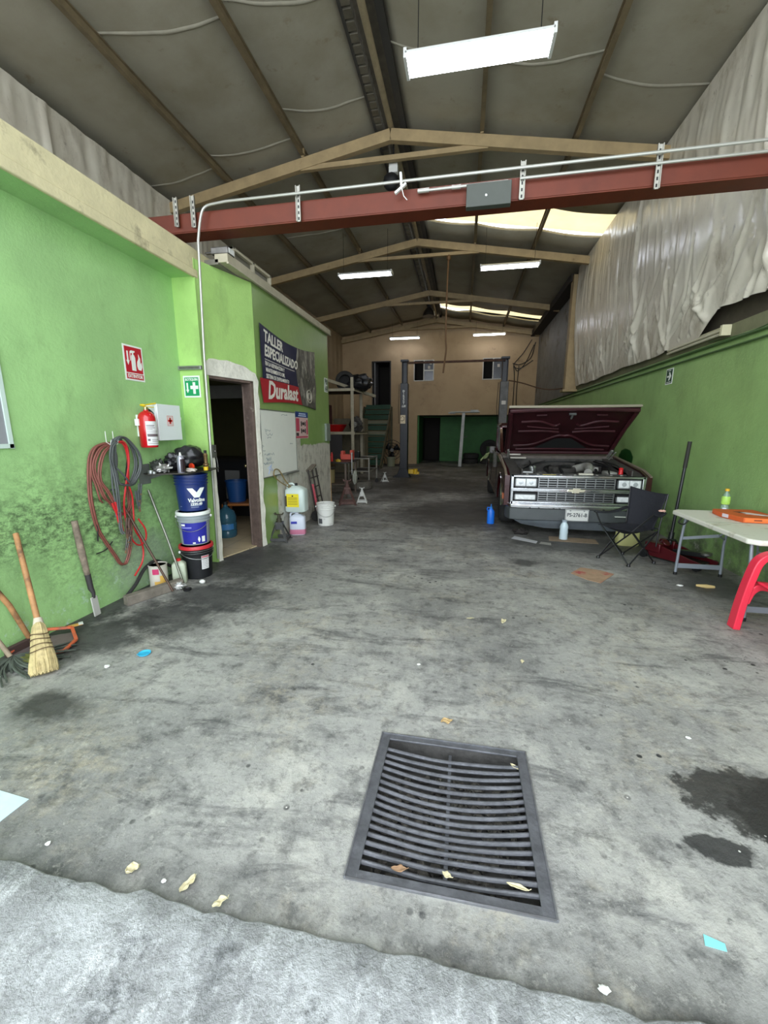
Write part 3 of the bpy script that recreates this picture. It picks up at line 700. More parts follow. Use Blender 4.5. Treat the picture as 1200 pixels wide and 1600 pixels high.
m = MB(); m.bx(.56, .70, .5, .8, .66, .88); m.build('washer_tank', mat('white_translucent_plastic', (170, 170, 160), .5), tk, bev=.02)
m = MB(); m.cyl((.66, .28, .86), (.66, .28, .945), .032, .026, n=14); m.blob((.66, .28, .95), (.03, .03, .02)); m.build('red_cap_bottle', mat('red_plastic', (206, 36, 40), .35), tk)
hs = MB()
for pts, r in [([(-.3, .2, .86), (-.35, .5, .92), (-.2, .9, .93), (-.1, 1.2, .9)], .018), ([(.3, .2, .86), (.42, .6, .9), (.4, 1.0, .94), (.3, 1.3, .93)], .02), ([(-.6, .9, .88), (-.3, 1.1, .97), (.1, 1.05, .99), (.5, 1.15, .95), (.68, .9, .92)], .012),
               ([(-.68, .5, .9), (-.5, .9, .95), (-.45, 1.3, .98)], .01), ([(.5, .25, .88), (.6, .7, .95), (.55, 1.2, .99)], .012), ([(-.15, .15, .87), (-.12, .5, .95), (.05, .6, .95)], .022), ([(-.55, .15, .88), (-.52, .45, .95), (-.5, .8, .93)], .007), ([(.7, .3, .93), (.72, .8, .98), (.6, 1.3, 1.0)], .007)]:
    hs.tube(spline(pts, 6), r, 8)
hs.build('hoses', black, tk)
m = MB(); m.bx(-.78, -.52, 1.20, 1.28, 1.02, 1.05); m.bx(-.82, -.6, 1.3, 1.36, 1.07, 1.10); m.build('wiper_motor_cover', mat('dusty_white_part', (176, 170, 160), .6, var=.2), tk, bev=.01)
m = MB(); m.bar((.3, 1.28, 1.0), (.55, .9, .9), .03, .02); m.bar((.45, 1.3, 1.0), (.68, .95, .92), .02, .02); m.tube([(-.2, 1.3, .98), (-.6, .95, .93)], .012, 6); m.build('engine_bay_braces', steel, tk)
# hood
H0 = V((0, 1.36, 1.085)); HL = 1.13; ha = math.atan2(.70, -.88)
HF = frame(H0, (1, 0, 0), (0, -.88, .70))       # x across, y up the hood, normal towards camera/up
def hood(u, v, off=0):
    x = (-.875+1.75*u)*(1+.05*v); y = HL*v; c = 1-(2*u-1)**2
    return HF @ V((x, y+.035*c*v, off-.03*c*0-.035*(1-c)))
m = MB(); m.grid(24, 14, lambda u, v: hood(u, v, -.045)); m.grid(24, 14, lambda u, v: hood(u, v, -.02))
e = []
for v in (0, 1): m.grid(24, 1, lambda u, w: hood(u, v, -.045+.025*w))
for u_ in (0, 1): m.grid(1, 14, lambda w, v: hood(u_, v, -.045+.025*w))
hd = m.build('hood', mat('maroon_hood_underside', (44, 12, 17), .45, var=.25, scale=5), tk)
m = MB()
def rt(pts, r=.018): m.tube([HF @ V((p[0], p[1], -.012)) for p in spline([(a, b, 0) for a, b in pts], 5)], r, 8)
for s in (-1, 1):
    rt([(s*.82, .04), (s*.84, .6), (s*.88, 1.06)], .03)
    rt([(s*.7, .85), (s*.42, .86), (s*.2, .76), (s*.12, .80)]); rt([(s*.72, .62), (s*.35, .63), (s*.1, .60)])
    rt([(s*.75, .24), (s*.45, .28), (s*.12, .50), (0, .51)]); rt([(s*.7, .14), (s*.3, .16), (0, .17)]); rt([(s*.5, 1.0), (s*.35, 1.01)], .014); rt([(s*.6, .74), (s*.3, .7), (s*.12, .68)], .012)
rt([(-.86, .05), (0, .05), (.86, .05)], .025); rt([(-.9, 1.1), (0, 1.14), (.9, 1.1)], .03)
m.build('hood_ribs', maroon_in, hd)
m = MB(); m.tube([hood(u/12, 1.0, -.02)+V((0, -.012, .012)) for u in range(13)], .02, 8); m.build('hood_front_edge', mat('dusty_light_edge', (158, 150, 132), .5, .2), hd)
m = MB(); m.add([HF @ V(p) for p in [(-.42, .20, .002), (.42, .20, .002), (.12, .46, .002), (-.12, .46, .002)]], [(0, 1, 2, 3)]); m.build('hood_insulation_patch', mat('black_felt', (14, 14, 14), .9), hd)
m = MB(); m.bx(-.012, .012, .96, 1.06, .0, .03, HF); m.bx(-.05, .05, 1.05, 1.07, 0, .03, HF); m.build('hood_latch', galv, hd)
for s in (-1, 1):
    m = MB(); m.bar((s*.80, 1.42, 1.0), (s*.82, 1.22, 1.18), .03, .05); m.tube([(s*.80, 1.3, 1.0), (s*.82, 1.05, 1.15)], .01, 6); m.build('hood_hinge', engine, tk)
# grille
m = MB(); y0, y1 = -.03, .03
m.bx(-.88, .88, y0, y1, .838, .868); m.bx(-.88, .88, y0, y1, .45, .475); m.bx(-.88, .88, y0-.012, y1, .635, .685); m.bx(-.88, -.845, y0, y1, .45, .868); m.bx(.845, .88, y0, y1, .45, .868)
m.bx(-.88, .88, y0+.0, y1, .475, .492)
gr = m.build('grille_surround', chrome, tk, bev=.006)
m = MB(); m.bx(-.86, .86, .028, .05, .46, .86); m.build('grille_backing', black, gr)
m = MB()
for z0, z1 in ((.692, .832), (.497, .630)):
    for k in range(1, 4): z = z0+(z1-z0)*k/4; m.bx(-.50, .50, -.01, .02, z-.006, z+.006)
    m.bx(-.51, .51, -.014, .02, z0, z0+.01); m.bx(-.51, .51, -.014, .02, z1-.01, z1)
    for k in range(9): x = -.5+k*.125; m.bx(x-.006, x+.006, -.016, .02, z0, z1)
m.build('grille_bars', mat('grey_chrome', (148, 150, 152), .3, .8), gr)
m = MB(); bow = [(-.12, -.012), (-.1, .022), (-.05, .022), (-.045, .036), (.055, .036), (.05, .022), (.12, .022), (.1, -.014), (.04, -.014), (.035, -.03), (-.06, -.03), (-.055, -.012)]
m.prism([(x, .66+z) for x, z in bow], 'y', -.062, -.04); m.build('bowtie_emblem', mat('pale_gold_emblem', (214, 208, 186), .25, .6), gr, bev=.002)
for s in (-1, 1):
    for z0, z1, dv in ((.70, .83, 2), (.505, .60, 1)):
        xa, xb = sorted((s*.525, s*.835)); m = MB()
        m.bx(xa, xb, -.035, .0, z0, z0+.012); m.bx(xa, xb, -.035, .0, z1-.012, z1); m.bx(xa, xa+.012, -.035, 0, z0, z1); m.bx(xb-.012, xb, -.035, 0, z0, z1); m.bx(xa, xb, -.006, 0, z0, z1)
        bz = m.build('lamp_bezel', mat('dark_bezel', (96, 98, 100), .4, .4), gr)
        m = MB(); g = .013; w = (xb-xa-2*g)/dv
        for k in range(dv): m.bx(xa+g+k*w+.003, xa+g+(k+1)*w-.003, -.04, -.006, z0+g, z1-g)
        m.build('headlamp' if dv == 2 else 'turn_lamp', lens, bz, bev=.006)
        if dv == 2:
            m = MB()
            for k in range(2):
                cx_ = xa+g+(k+.5)*w; m.lathe([(.026, 0), (.03, .004), (.0, .006)], n=14, M=Matrix.Translation((cx_, -.041, (z0+z1)/2)) @ Matrix.Rotation(PI/2, 4, 'X'))
            m.build('bulb_reflector', mat('lamp_inner_grey', (190, 194, 198), .25, .4), bz)
# bumper
m = MB()
def bumperline(z0, z1, y, x=.93, n=14, th=.03):
    pts = [(-x, .22), (-x-.005, .05), (-x+.04, y+.03), (-x+.16, y)]+[(x-.16, y), (x-.04, y+.03), (x+.005, .05), (x, .22)]
    inn = [(p[0]*.965, p[1]+th) for p in reversed(pts)]
    m.prism(pts+inn, 'z', z0, z1)
bumperline(.405, .462, -.14); bp_ = m.build('bumper', chrome, tk, bev=.012, segs=3)
m = MB(); bumperline(.44, .462, -.10, .92); m.build('bumper_top', chrome, bp_, bev=.004)
m = MB(); bumperline(.235, .405, -.125); m.build('bumper_lower', bumpgrey, bp_, bev=.01)
m = MB(); m.add([(-.85, -.08, .24), (.85, -.08, .24), (.8, -.10, .14), (.5, -.11, .115), (-.4, -.11, .125), (-.72, -.09, .17), (-.85, .0, .24), (.85, 0, .24)], [(0, 1, 2, 3, 4, 5), (0, 5, 6), (1, 7, 2)]); o = m.build('air_dam', mat('grey_air_dam', (98, 104, 110), .5, var=.15), bp_); md = o.modifiers.new('t', 'SOLIDIFY'); md.thickness = .02
m = MB()
for x in (-.62, -.5, -.3, -.22, .35, .5, .7): m.bx(x-.012, x+.012, -.146, -.13, .412, .422)
m.build('bumper_slots', black, bp_)
m = MB(); m.bx(-.145, .165, -.155, -.147, .245, .415); pl = m.build('licence_plate', mat('plate_white', (206, 206, 202), .4), tk, bev=.004)
m = MB(); m.bx(-.14, .16, -.158, -.155, .25, .256); m.bx(-.14, .16, -.158, -.155, .405, .41); m.bx(-.14, -.135, -.158, -.155, .25, .41); m.bx(.155, .16, -.158, -.155, .25, .41)
for x in (-.08, .1): m.bx(x-.01, x+.01, -.158, -.155, .39, .4)
m.build('plate_border', mat('plate_grey_ink', (90, 92, 100), .5), pl)
text('PS-2761-B', .072, mat('plate_ink', (60, 62, 70), .5), frame((.01, -.158, .335), (1, 0, 0), (0, 0, 1)), pl, bold=.0015, sx=.88)
m = MB(); m.bx(.50, .66, -.16, -.128, .325, .335); m.build('bumper_scratch_tape', white, bp_)
# green rag hanging on the left mirror
m = MB(); m.grid(14, 10, lambda u, v: (TX-1.0-.22*u-.02*math.sin(v*7), TY+2.05+.05*math.sin(u*9)+.12*v, 1.16-.30*u*.7-.05*v+.02*math.sin(u*11+v*5)))
o = tag(m.build('cleaning_rag', mat('pale_green_cloth', (140, 152, 104), .9, var=.2)), 'pale green rag draped over the left mirror of the maroon truck', 'rag'); md = o.modifiers.new('t', 'SOLIDIFY'); md.thickness = .012

# ---- two post lift
lift = thing('two_post_lift', 'tall black two-post car lift with crossbar in front of the rear wall', 'car lift', (-.35, 13.2, 0))
liftm = mat('black_lift_paint', (20, 21, 27), .35, .2, var=.2); liftg = mat('worn_grey_lift_paint', (84, 82, 80), .5, .3, var=.4, scale=5)
for s in (-1, 1):
    X = s*1.50; pm = liftm if s < 0 else liftg
    m = MB()
    for a, b, c, d in [(-.085, .085, .06, .09), (-.085, -.065, -.09, .09), (.065, .085, -.09, .09)]: m.bx(X+a, X+b, c, d, 0, 3.58)
    m.bx(X-.12, X+.12, -.11, .11, 3.56, 3.62); po_ = m.build('post', liftm, lift, bev=.006)
    m = MB(); m.bx(X-.12, X+.12, -.13, .13, .25, 2.92); m.build('carriage_cover', pm, po_, bev=.01)
    m = MB(); m.prism([(X-.34, .0), (X+.24, 0), (X+.2, .03), (X+.12, .28), (X-.13, .28), (X-.2, .1), (X-.34, .03)], 'y', -.16, .16); m.build('base_plate', liftm, po_, bev=.006)
    m = MB(); m.tube([(X-.17*1, -.02, 2.9), (X-.19, -.03, 2.2), (X-.155, -.1, 1.7)], .008, 5); m.build('lift_cable', black, po_)
m = MB(); m.bx(-1.4, 1.5, -.03, .03, 3.50, 3.56); m.build('crossbar', rust, lift, bev=.004)
wl = mat('white_lettering', (215, 215, 210), .5)
for i, ch in enumerate('DIRECT'):
    text(ch, .085, wl, frame((-1.51, -.135, 2.68-.073*i), (1, 0, 0), (0, 0, 1)), lift, bold=.004)
text('Lift', .09, wl, frame((-1.51, -.135, 2.23), (1, 0, 0), (.0, 0, 1)), lift, bold=.004, shear=.3)
m = MB(); m.bx(-1.61, -1.45, -.14, -.132, 1.70, 1.96); st_ = m.build('warning_sticker', mat('beige_sticker', (214, 196, 164), .5), lift)
m = MB(); m.tube([(-1.59, -.142, 1.87), (-1.54, -.142, 1.93), (-1.48, -.142, 1.88), (-1.49, -.142, 1.81), (-1.55, -.142, 1.78), (-1.59, -.142, 1.80)], .008, 5); m.build('sticker_print', black, st_)
m = MB(); m.bx(1.44, 1.56, -.14, -.131, 2.25, 2.36); m.bx(1.40, 1.6, -.14, -.131, 1.50, 1.56); m.build('pale_sticker', mat('pale_sticker', (196, 190, 180), .5), lift)
ym = mat('yellow_lift_arm', (204, 166, 30), .45, var=.15)
m = MB(); m.bx(-1.34, -1.18, -.12, .1, .12, .26); m.cyl((-1.12, 0, .1), (-1.12, 0, .28), .07, n=14); m.bx(-1.2, -1.0, -.05, .06, .1, .18); m.build('lift_arm', ym, lift, bev=.01)
m = MB(); m.tube(spline([(1.62, 0, 2.95), (2.0, -.15, 2.85), (2.6, -.4, 2.64), (3.2, -.5, 2.66)], 6), .018, 6); m.build('supply_hose', mat('brown_cable', (78, 54, 36), .6), lift)

# red girder across the hall
gd = thing('steel_girder', 'dark red steel girder spanning the hall overhead', 'girder', (0, 4.3, 3.5))
redp = mat('red_oxide_primer', (102, 42, 22), .55, .1, var=.15, scale=5)
m = MB(); yb = 4.2
m.bx(-3.28, 2.9, -.10, .10, .135, .15); m.bx(-3.28, 2.9, -.10, .10, -.03, -.015); m.bx(-3.28, 2.9, -.105, -.09, -.02, .14); m.bx(-3.28, 2.9, -.012, .012, -.02, .14)
m.build('beam', redp, gd, bev=.003)
stt = mat('slotted_strut', (176, 174, 164), .45, .6, var=.15, scale=12)
sts = MB()
def strut(x, z0, z1, nm='strut_strap'):
    m = MB(); m.bx(x-.022, x+.022, -.135, -.128, z0, z1); m.bx(x-.022, x-.016, -.15, -.128, z0, z1); m.bx(x+.016, x+.022, -.15, -.128, z0, z1)
    o = m.build(nm, stt, gd)
    m = MB(); k = int((z1-z0)/.05)
    for i in range(k): z = z0+.025+i*.05; m.bx(x-.006, x+.006, -.1375, -.134, z-.012, z+.012)
    m.build('slots', black, o)
strut(-1.62, -.04, .26); strut(.42, -.04, .25); strut(1.48, -.06, .26); strut(-2.92, .02, .28); strut(-2.73, -.0, .28)
condu = mat('grey_conduit', (182, 182, 174), .4, .5)
m = MB(); m.tube(spline([(2.9, -.17, .19), (1.5, -.17, .185), (.42, -.17, .185), (-1.6, -.17, .18), (-2.35, -.17, .18)], 3)+spline([(-2.45, -.17, .175), (-2.58, -.17, .15), (-2.63, -.18, .05), (-2.66, -.20, -.15)], 4)[1:]+[(-2.69, -.21, -1.2), (-2.745+.03, -.22, -3.45)], .0125, 8)
m.build('conduit', condu, gd)
m = MB(); m.tube([(2.9, -.15, .12), (.45, -.15, .115), (.40, -.15, .115)], .012, 8); m.tube([(-.44, -.15, .10), (.3, -.15, .105)], .012, 8); m.cyl((-.48, -.15, .1), (-.38, -.15, .1), .018); m.cyl((-.18, -.15, .1), (-.1, -.15, .1), .016); m.build('lower_conduit', condu, gd)
m = MB(); m.bx(-.05, .33, -.18, -.11, -.08, .10); m.build('junction_box', mat('dark_grey_green_box', (72, 76, 70), .5, var=.1), gd, bev=.004)
m = MB(); m.blob((.12, -.182, -.0), (.01, .004, .01), n=8, m=5); m.build('box_screw', white, gd)
m = MB(); m.bar((-.63, -.19, .24), (-.62, -.19, .12), .035, .02); m.bar((-.68, -.19, .08), (-.58, -.19, .15), .03, .02); m.tube([(-.62, -.2, .12), (-.6, -.2, .05), (-.57, -.19, .02)], .005, 5); m.build('cable_clamp', white, gd, bev=.004)

# ---- fluorescent fittings
def emis(name, rgb, s):
    m = bpy.data.materials.new(name); m.use_nodes = True; b = m.node_tree.nodes['Principled BSDF']; b.inputs['Base Color'].default_value = (.8, .8, .8, 1)
    b.inputs['Emission Color'].default_value = (*lin(rgb), 1); b.inputs['Emission Strength'].default_value = s; return m
lampm = emis('lit_tube', (235, 240, 255), TUBE)
lampf = emis('lit_tube_far', (235, 240, 255), TUBE*.7)
fixw = mat('fixture_white', (214, 214, 210), .4)
def fixture(loc, L, Wd, n, label, m_l, hang):
    t = thing('ceiling_light', label, 'ceiling light', loc, group='fluorescent lights under the roof')
    m = MB(); m.prism([(-Wd/2, 0), (-Wd/2, .02), (-Wd*.3, .05), (Wd*.3, .05), (Wd/2, .02), (Wd/2, 0)], 'x', -L/2, L/2)
    for s in (-1, 1): m.bx(s*L/2-.015, s*L/2+.015, -Wd/2, Wd/2, -.035, .045)
    m.build('housing', fixw, t, bev=.003)
    for k in range(n):
        y = (k-(n-1)/2)*Wd/n; m = MB(); m.tube([(-L/2+.015, y, -.018), (L/2-.015, y, -.018)], .0165, 10); m.build('tube', m_l, t)
    for s in (-1, 1):
        m = MB(); m.tube([(s*L*.42, 0, .04), (s*L*.42, 0, hang)], .004, 4); m.build('hanger_wire', black, t)
    return t
fixture((0, 4.50, 4.82), 1.28, .26, 4, 'large bright fluorescent ceiling light nearest the entrance, above the red girder', lampm, 1.15)
fixture((-2.32, 9.95, 4.97), 1.22, .22, 2, 'fluorescent light hanging on the left side in the middle of the hall', lampf, .9)
fixture((.85, 10.05, 4.97), 1.22, .22, 2, 'fluorescent light hanging on the right side in the middle of the hall', lampf, .8)
fixture((-2.5, 17.7, 5.2), 1.22, .2, 2, 'fluorescent light hanging at the left before the rear wall', lampf, .6)
fixture((.86, 17.65, 5.2), 1.22, .2, 2, 'fluorescent light hanging at the right before the rear wall', lampf, .5)
# unlit fitting on the right wall
t = thing('wall_light', 'unlit dusty fluorescent fitting mounted high on the right green wall', 'wall light', (2.9, 6.2, 2.60))
m = MB(); m.bx(-.06, -.002, -.66, .66, -.02, .05); m.build('housing', mat('dusty_fixture', (176, 170, 140), .6, var=.15), t, bev=.005)
for z in (-.035, .005):
    m = MB(); m.tube([(-.075, -.64, z), (-.075, .62, z)], .016, 8); m.build('tube', mat('dusty_tube', (190, 184, 160), .5), t)
m = MB(); m.bx(-.10, -.004, -.69, -.645, -.06, .055); m.build('end_cap', mat('dusty_cap', (206, 200, 166), .5), t, bev=.004)
# conduits along the right wall
cg = mat('green_painted_conduit', (64, 92, 48), .5)
for z, r, lb in ((2.48, .016, 'upper green-painted conduit running along the right wall under the ledge'), (2.40, .013, 'lower green-painted conduit running along the right wall')):
    m = MB(); m.tube([(2.875, -.2, z), (2.875, 6, z+.005), (2.875, 12, z), (2.875, 18.475, z-.02)], r, 8)
    tag(m.build('wall_conduit', cg), lb, 'conduit')
m = MB(); m.tube(spline([(2.88, 3.8, 2.46), (2.875, 4.6, 2.52), (2.875, 5.2, 2.50), (2.88, 5.9, 2.54)], 5), .006, 6); m.tube(spline([(2.88, 3.2, 2.52), (2.88, 3.8, 2.46)], 3), .006, 6)
tag(m.build('wall_cable', cg), 'thin cable sagging above the conduits at the near end of the right wall', 'cable')
m = MB()
for pts in [[(2.6, 18.47, 5.1), (2.3, 18.475, 4.6), (1.95, 18.475, 4.15), (2.2, 18.475, 4.0), (2.7, 18.475, 4.3)], [(2.7, 18.475, 4.9), (2.4, 18.47, 4.2), (2.1, 18.475, 3.9), (1.95, 18.475, 4.1), (2.0, 18.47, 3.6), (2.0, 18.475, 2.2)], [(2.75, 18.475, 5.0), (2.6, 18.47, 4.4), (2.2, 18.475, 4.15), (1.9, 18.47, 4.2)], [(2.15, 18.47, 4.1), (2.12, 18.475, 3.0), (2.15, 18.47, 2.2)]]:
    m.tube(spline(pts, 6), .016, 5)
tag(m.build('hanging_cables', black), 'tangle of dark cables hanging in the right corner of the rear wall', 'cables')
# high bay lamps on the ridge
def highbay(loc, label, s=1.0):
    t = thing('high_bay_lamp', label, 'lamp', loc)
    m = MB(); m.lathe([(.23*s, 0), (.225*s, .04), (.19*s, .16*s), (.11*s, .26*s), (.07*s, .30*s)], n=24); o = m.build('shade', mat('dark_lamp_shade', (52, 48, 42), .4, .4), t); md = o.modifiers.new('t', 'SOLIDIFY'); md.thickness = .004
    m = MB(); m.cyl((0, 0, .28*s), (0, 0, .42*s), .07*s, n=14); m.build('gear_housing', black, t)
    m = MB(); m.tube([(0, 0, .4*s), (0, 0, .55*s)], .01, 6); m.build('stem', steel, t)
    m = MB(); m.blob((0, 0, .09*s), (.05, .05, .08), amp=0); m.build('bulb', lens, t)
highbay((-1.38, 16.0, 5.55), 'dark bell-shaped lamp unlit, hanging from the ridge near the rear wall')
t = thing('junction_box', 'white box with black round fitting under the ridge behind the first truss', 'junction box', (-1.25, 7.4, 5.5))
m = MB(); m.bx(-.07, .07, -.05, .05, .03, .16); m.build('box', fixw, t, bev=.005)
m = MB(); m.blob((-.04, 0, -.08), (.13, .10, .13), amp=.03); m.tube([(0, 0, .15), (0, 0, .6)], .012, 6); m.build('round_fitting', black, t)
# hanging hose
m = MB(); m.tube(spline([(-.50, 11.0, 5.66), (-.52, 11.0, 4.8), (-.52, 11.0, 3.8), (-.50, 11.0, 3.5), (-.53, 11.0, 3.2), (-.56, 11.0, 2.92)], 5), .022, 8); m.blob((-.50, 11, 5.58), (.05, .05, .07))
tag(m.build('hanging_hose', mat('brown_hose', (104, 76, 46), .6)), 'brown air hose hanging straight down from the second truss', 'hose')
# ================================================================= LEFT WALL
XL = -3.0
def wallframe(y, z, x=XL): return frame((x, y, z), (0, 1, 0), (0, 0, 1))       # on a wall facing +x
redsg = mat('sign_red', (186, 24, 44), .4); whs = mat('sign_white', (232, 236, 230), .4); grs = mat('sign_green', (22, 148, 92), .4); dgs = mat('sign_dark_green', (20, 66, 44), .4)
def rect(m, M, x0, x1, y0, y1, z0, z1): return m.bx(x0, x1, y0, y1, z0, z1, M)
# extinguisher sign
F = wallframe(3.46, 2.10)
t = thing('extinguisher_sign', 'red and white EXTINTOR sign with an extinguisher pictogram on the left green wall', 'sign', (0, 0, 0))
m = MB(); rect(m, F, -.115, .115, -.155, .155, .001, .005); m.build('plate', whs, t, bev=.001)
m = MB(); rect(m, F, -.10, .10, -.085, .14, .005, .006); rect(m, F, -.10, .10, -.14, -.093, .005, .006); m.build('red_field', redsg, t)
m = MB()
m.prism([(-.078, .10), (-.062, .10), (-.062, .02), (-.052, .02), (-.07, -.02), (-.088, .02), (-.078, .02)], 'z', .006, .0075, F)
m.prism([(-.03, -.065), (.018, -.065), (.018, .05), (.01, .07), (.0, .078), (0, .09), (.02, .10), (.018, .11), (-.025, .11), (-.04, .10), (-.044, .02), (-.038, .02), (-.034, .085), (-.014, .088), (-.014, .078), (-.026, .065), (-.03, .05)], 'z', .006, .0075, F)
m.prism([(.045, -.05), (.08, -.055), (.095, -.02), (.088, .02), (.075, .0), (.078, .05), (.06, .09), (.058, .05), (.04, .02), (.034, -.015)], 'z', .006, .0075, F)
m.build('pictogram', whs, t)
text('EXTINTOR', .042, whs, F @ Matrix.Translation((0, -.116, .0065)), t, bold=.0012, sx=.86)
# first aid sign on pier
F = frame((-2.868, 4.098, 1.955), (1, 0, 0), (0, 0, 1))
t = thing('first_aid_sign', 'green and white BOTIQUIN sign with a cross on the green pier', 'sign', (0, 0, 0))
m = MB(); rect(m, F, -.098, .098, -.112, .112, .0, .004); m.build('plate', whs, t, bev=.001)
m = MB(); rect(m, F, -.083, .083, -.095, .095, .004, .005); m.build('green_field', grs, t)
m = MB(); m.prism([(-.062, .04), (-.044, .04), (-.044, -.03), (-.034, -.03), (-.053, -.065), (-.072, -.03), (-.062, -.03)], 'z', .005, .006, F)
m.prism([(.012, .045), (.042, .045), (.042, .01), (.074, .01), (.074, -.025), (.042, -.025), (.042, -.075), (.012, -.075), (.012, -.025), (-.018, -.025), (-.018, .01), (.012, .01)], 'z', .005, .006, F)
m.build('pictogram', whs, t)
text('BOTIQUIN', .036, whs, F @ Matrix.Translation((0, .072, .0055)), t, bold=.001, sx=.85)
# strut channel across the pier
m = MB(); m.bx(-3.0, -2.73, 4.07, 4.099, 2.125, 2.165); o = m.build('strut_channel', galv, bev=.003); tag(o, 'short slotted metal channel screwed across the green pier above the BOTIQUIN sign', 'channel')
m = MB(); m.bx(-2.98, -2.75, 4.064, 4.072, 2.135, 2.155); m.build('channel_slot', steel, o)
# extinguisher
t = thing('fire_extinguisher', 'red fire extinguisher with white label hanging on the left green wall', 'fire extinguisher', (-2.91, 3.44, 1.34))
redx = mat('extinguisher_red', (196, 22, 32), .22, coat=.4)
m = MB(); m.lathe([(.0, 0), (.068, 0), (.075, .01), (.075, .27), (.068, .30), (.045, .325), (.022, .335), (.022, .345)], n=28); m.build('cylinder', redx, t)
m = MB(); m.lathe([(.0765, .02), (.0765, .24)], n=32); 
lab = MB(); 
for a0, a1, z0, z1 in [(-62, 36, .02, .24)]:
    lab.grid(12, 1, lambda u, v: (.0768*math.cos(math.radians(a0+(a1-a0)*u)), .0768*math.sin(math.radians(a0+(a1-a0)*u)), z0+(z1-z0)*v))
lb = lab.build('label', mat('label_paper', (222, 222, 222), .5), t)
lab = MB()
for (a0, a1, z0, z1) in [(-58, -4, .20, .206), (-58, -10, .19, .194), (-58, 0, .178, .182), (-58, -20, .165, .169), (-58, 30, .148, .151), (-58, 20, .135, .138), (-56, 34, .10, .125), (-56, -40, .06, .08), (-30, 30, .07, .074), (-30, 24, .055, .059), (-56, 30, .035, .039)]:
    lab.grid(8, 1, lambda u, v: (.0773*math.cos(math.radians(a0+(a1-a0)*u)), .0773*math.sin(math.radians(a0+(a1-a0)*u)), z0+(z1-z0)*v))
lab.build('label_print', mat('print_grey', (110, 96, 100), .5), lb)
m = MB(); m.cyl((0, 0, .335), (0, 0, .37), .018, n=14); m.cyl((0, 0, .355), (.03, -.01, .355), .01); m.build('valve', brass, t)
yel = mat('yellow_plastic', (226, 196, 36), .4)
m = MB(); m.bar((-.0, -.02, .385), (.02, .11, .41), .02, .012); m.bar((0, -.02, .372), (.02, .08, .372), .016, .008); m.blob((0, -.03, .385), (.03, .02, .012), amp=.1); m.build('lever', yel, t, bev=.003)
m = MB(); m.tube(spline([(.0, .01, .36), (.0, .05, .34), (-.01, .10, .31), (-.02, .12, .27)], 5), .011, 8); m.build('hose', blackp, t)
m = MB(); m.bx(-.09, -.07, -.03, .03, .1, .3); m.bx(-.06, -.02, -.085, -.07, .20, .26); m.build('wall_bracket', whs, t, bev=.002)
# first aid cabinet
wm = mat('white_enamel', (232, 238, 238), .3)
t = thing('first_aid_cabinet', 'white metal first aid cabinet with a red cross on the left green wall', 'cabinet', (-3.0, 3.71, 1.40))
m = MB(); m.bx(.001, .105, -.165, .165, 0, .345); m.build('body', wm, t, bev=.004)
m = MB(); m.bx(.107, .125, -.165, .165, .0, .345); dd = m.build('door', wm, t, bev=.004)
m = MB(); m.bx(.08, .118, .165, .185, .2, .23); m.build('latch', whs, dd, bev=.003)
m = MB(); m.bx(.125, .126, -.045, .045, .14, .24); m.build('label', mat('cross_label', (222, 206, 204), .5), dd)
m = MB(); m.bx(.126, .127, -.011, .011, .16, .22); m.bx(.126, .127, -.03, .03, .179, .201)
for a in (-.042, .04): m.bx(.126, .127, a, a+.002, .142, .238)
for a in (.142, .236): m.bx(.126, .127, -.042, .042, a, a+.002)
m.build('red_cross', mat('cross_red', (206, 40, 36), .4), dd)
# corner shelf with its clutter
shm = mat('oily_steel_shelf', (64, 60, 54), .5, .5, var=.3, scale=10)
t = thing('corner_shelf', 'dark oily steel shelf plate in the corner above the bucket stack', 'shelf', (0, 0, 0))
m = MB(); m.prism([(-2.998, 3.42), (-2.90, 3.36), (-2.58, 3.50), (-2.55, 3.80), (-2.62, 4.095), (-2.998, 4.095)], 'z', 1.085, 1.095); m.build('shelf_plate', shm, t, bev=.002)
m = MB(); m.bx(-2.998, -2.988, 3.36, 3.50, .99, 1.18); m.prism([(-2.99, 1.085), (-2.80, 1.085), (-2.99, 1.03)], 'y', 3.49, 3.50); m.build('bracket', mat('grey_bracket', (120, 124, 118), .5, .3), t, bev=.002)
SZ = 1.095
bag = mat('black_plastic_bag', (30, 30, 33), .3, bump=.5, bscale=9)
m = MB(); m.blob((-2.80, 3.85, SZ+.135), (.15, .17, .115), n=36, m=24, amp=.15, freq=2.0, seed=3); m.blob((-2.86, 3.68, SZ+.09), (.08, .08, .09), n=24, m=16, amp=.2, seed=4)
tag(m.build('plastic_bag', bag), 'crumpled black plastic bag on the corner shelf', 'bag')
t = thing('spray_can', 'silver and black aerosol can standing at the front of the corner shelf', 'can', (-2.665, 3.53, SZ))
m = MB(); m.lathe([(0, 0), (.032, 0), (.034, .005), (.034, .14), (.03, .15), (.022, .165)], n=24); m.build('can_body', mat('aluminium_can', (176, 176, 190), .3, .6), t)
m = MB(); m.grid(10, 1, lambda u, v: (.0345*math.cos(-1.1+2.4*u), .0345*math.sin(-1.1+2.4*u), .008+.125*v)); m.build('dark_label', mat('dark_brown_label', (44, 30, 34), .5), t)
m = MB(); m.lathe([(.012, .165), (.012, .178), (.008, .18), (.008, .195), (0, .196)], n=12); m.build('nozzle', white, t)
t = thing('ratchet_bottle', 'small metal and brown bottle with dark cap at the right end of the corner shelf', 'bottle', (-2.62, 3.86, SZ))
m = MB(); m.lathe([(0, 0), (.03, 0), (.032, .03), (.02, .045), (.032, .05), (.032, .06), (.018, .07), (.02, .14), (.024, .15), (.014, .17)], n=16); m.build('bottle_body', mat('brown_brass', (128, 104, 72), .35, .6), t)
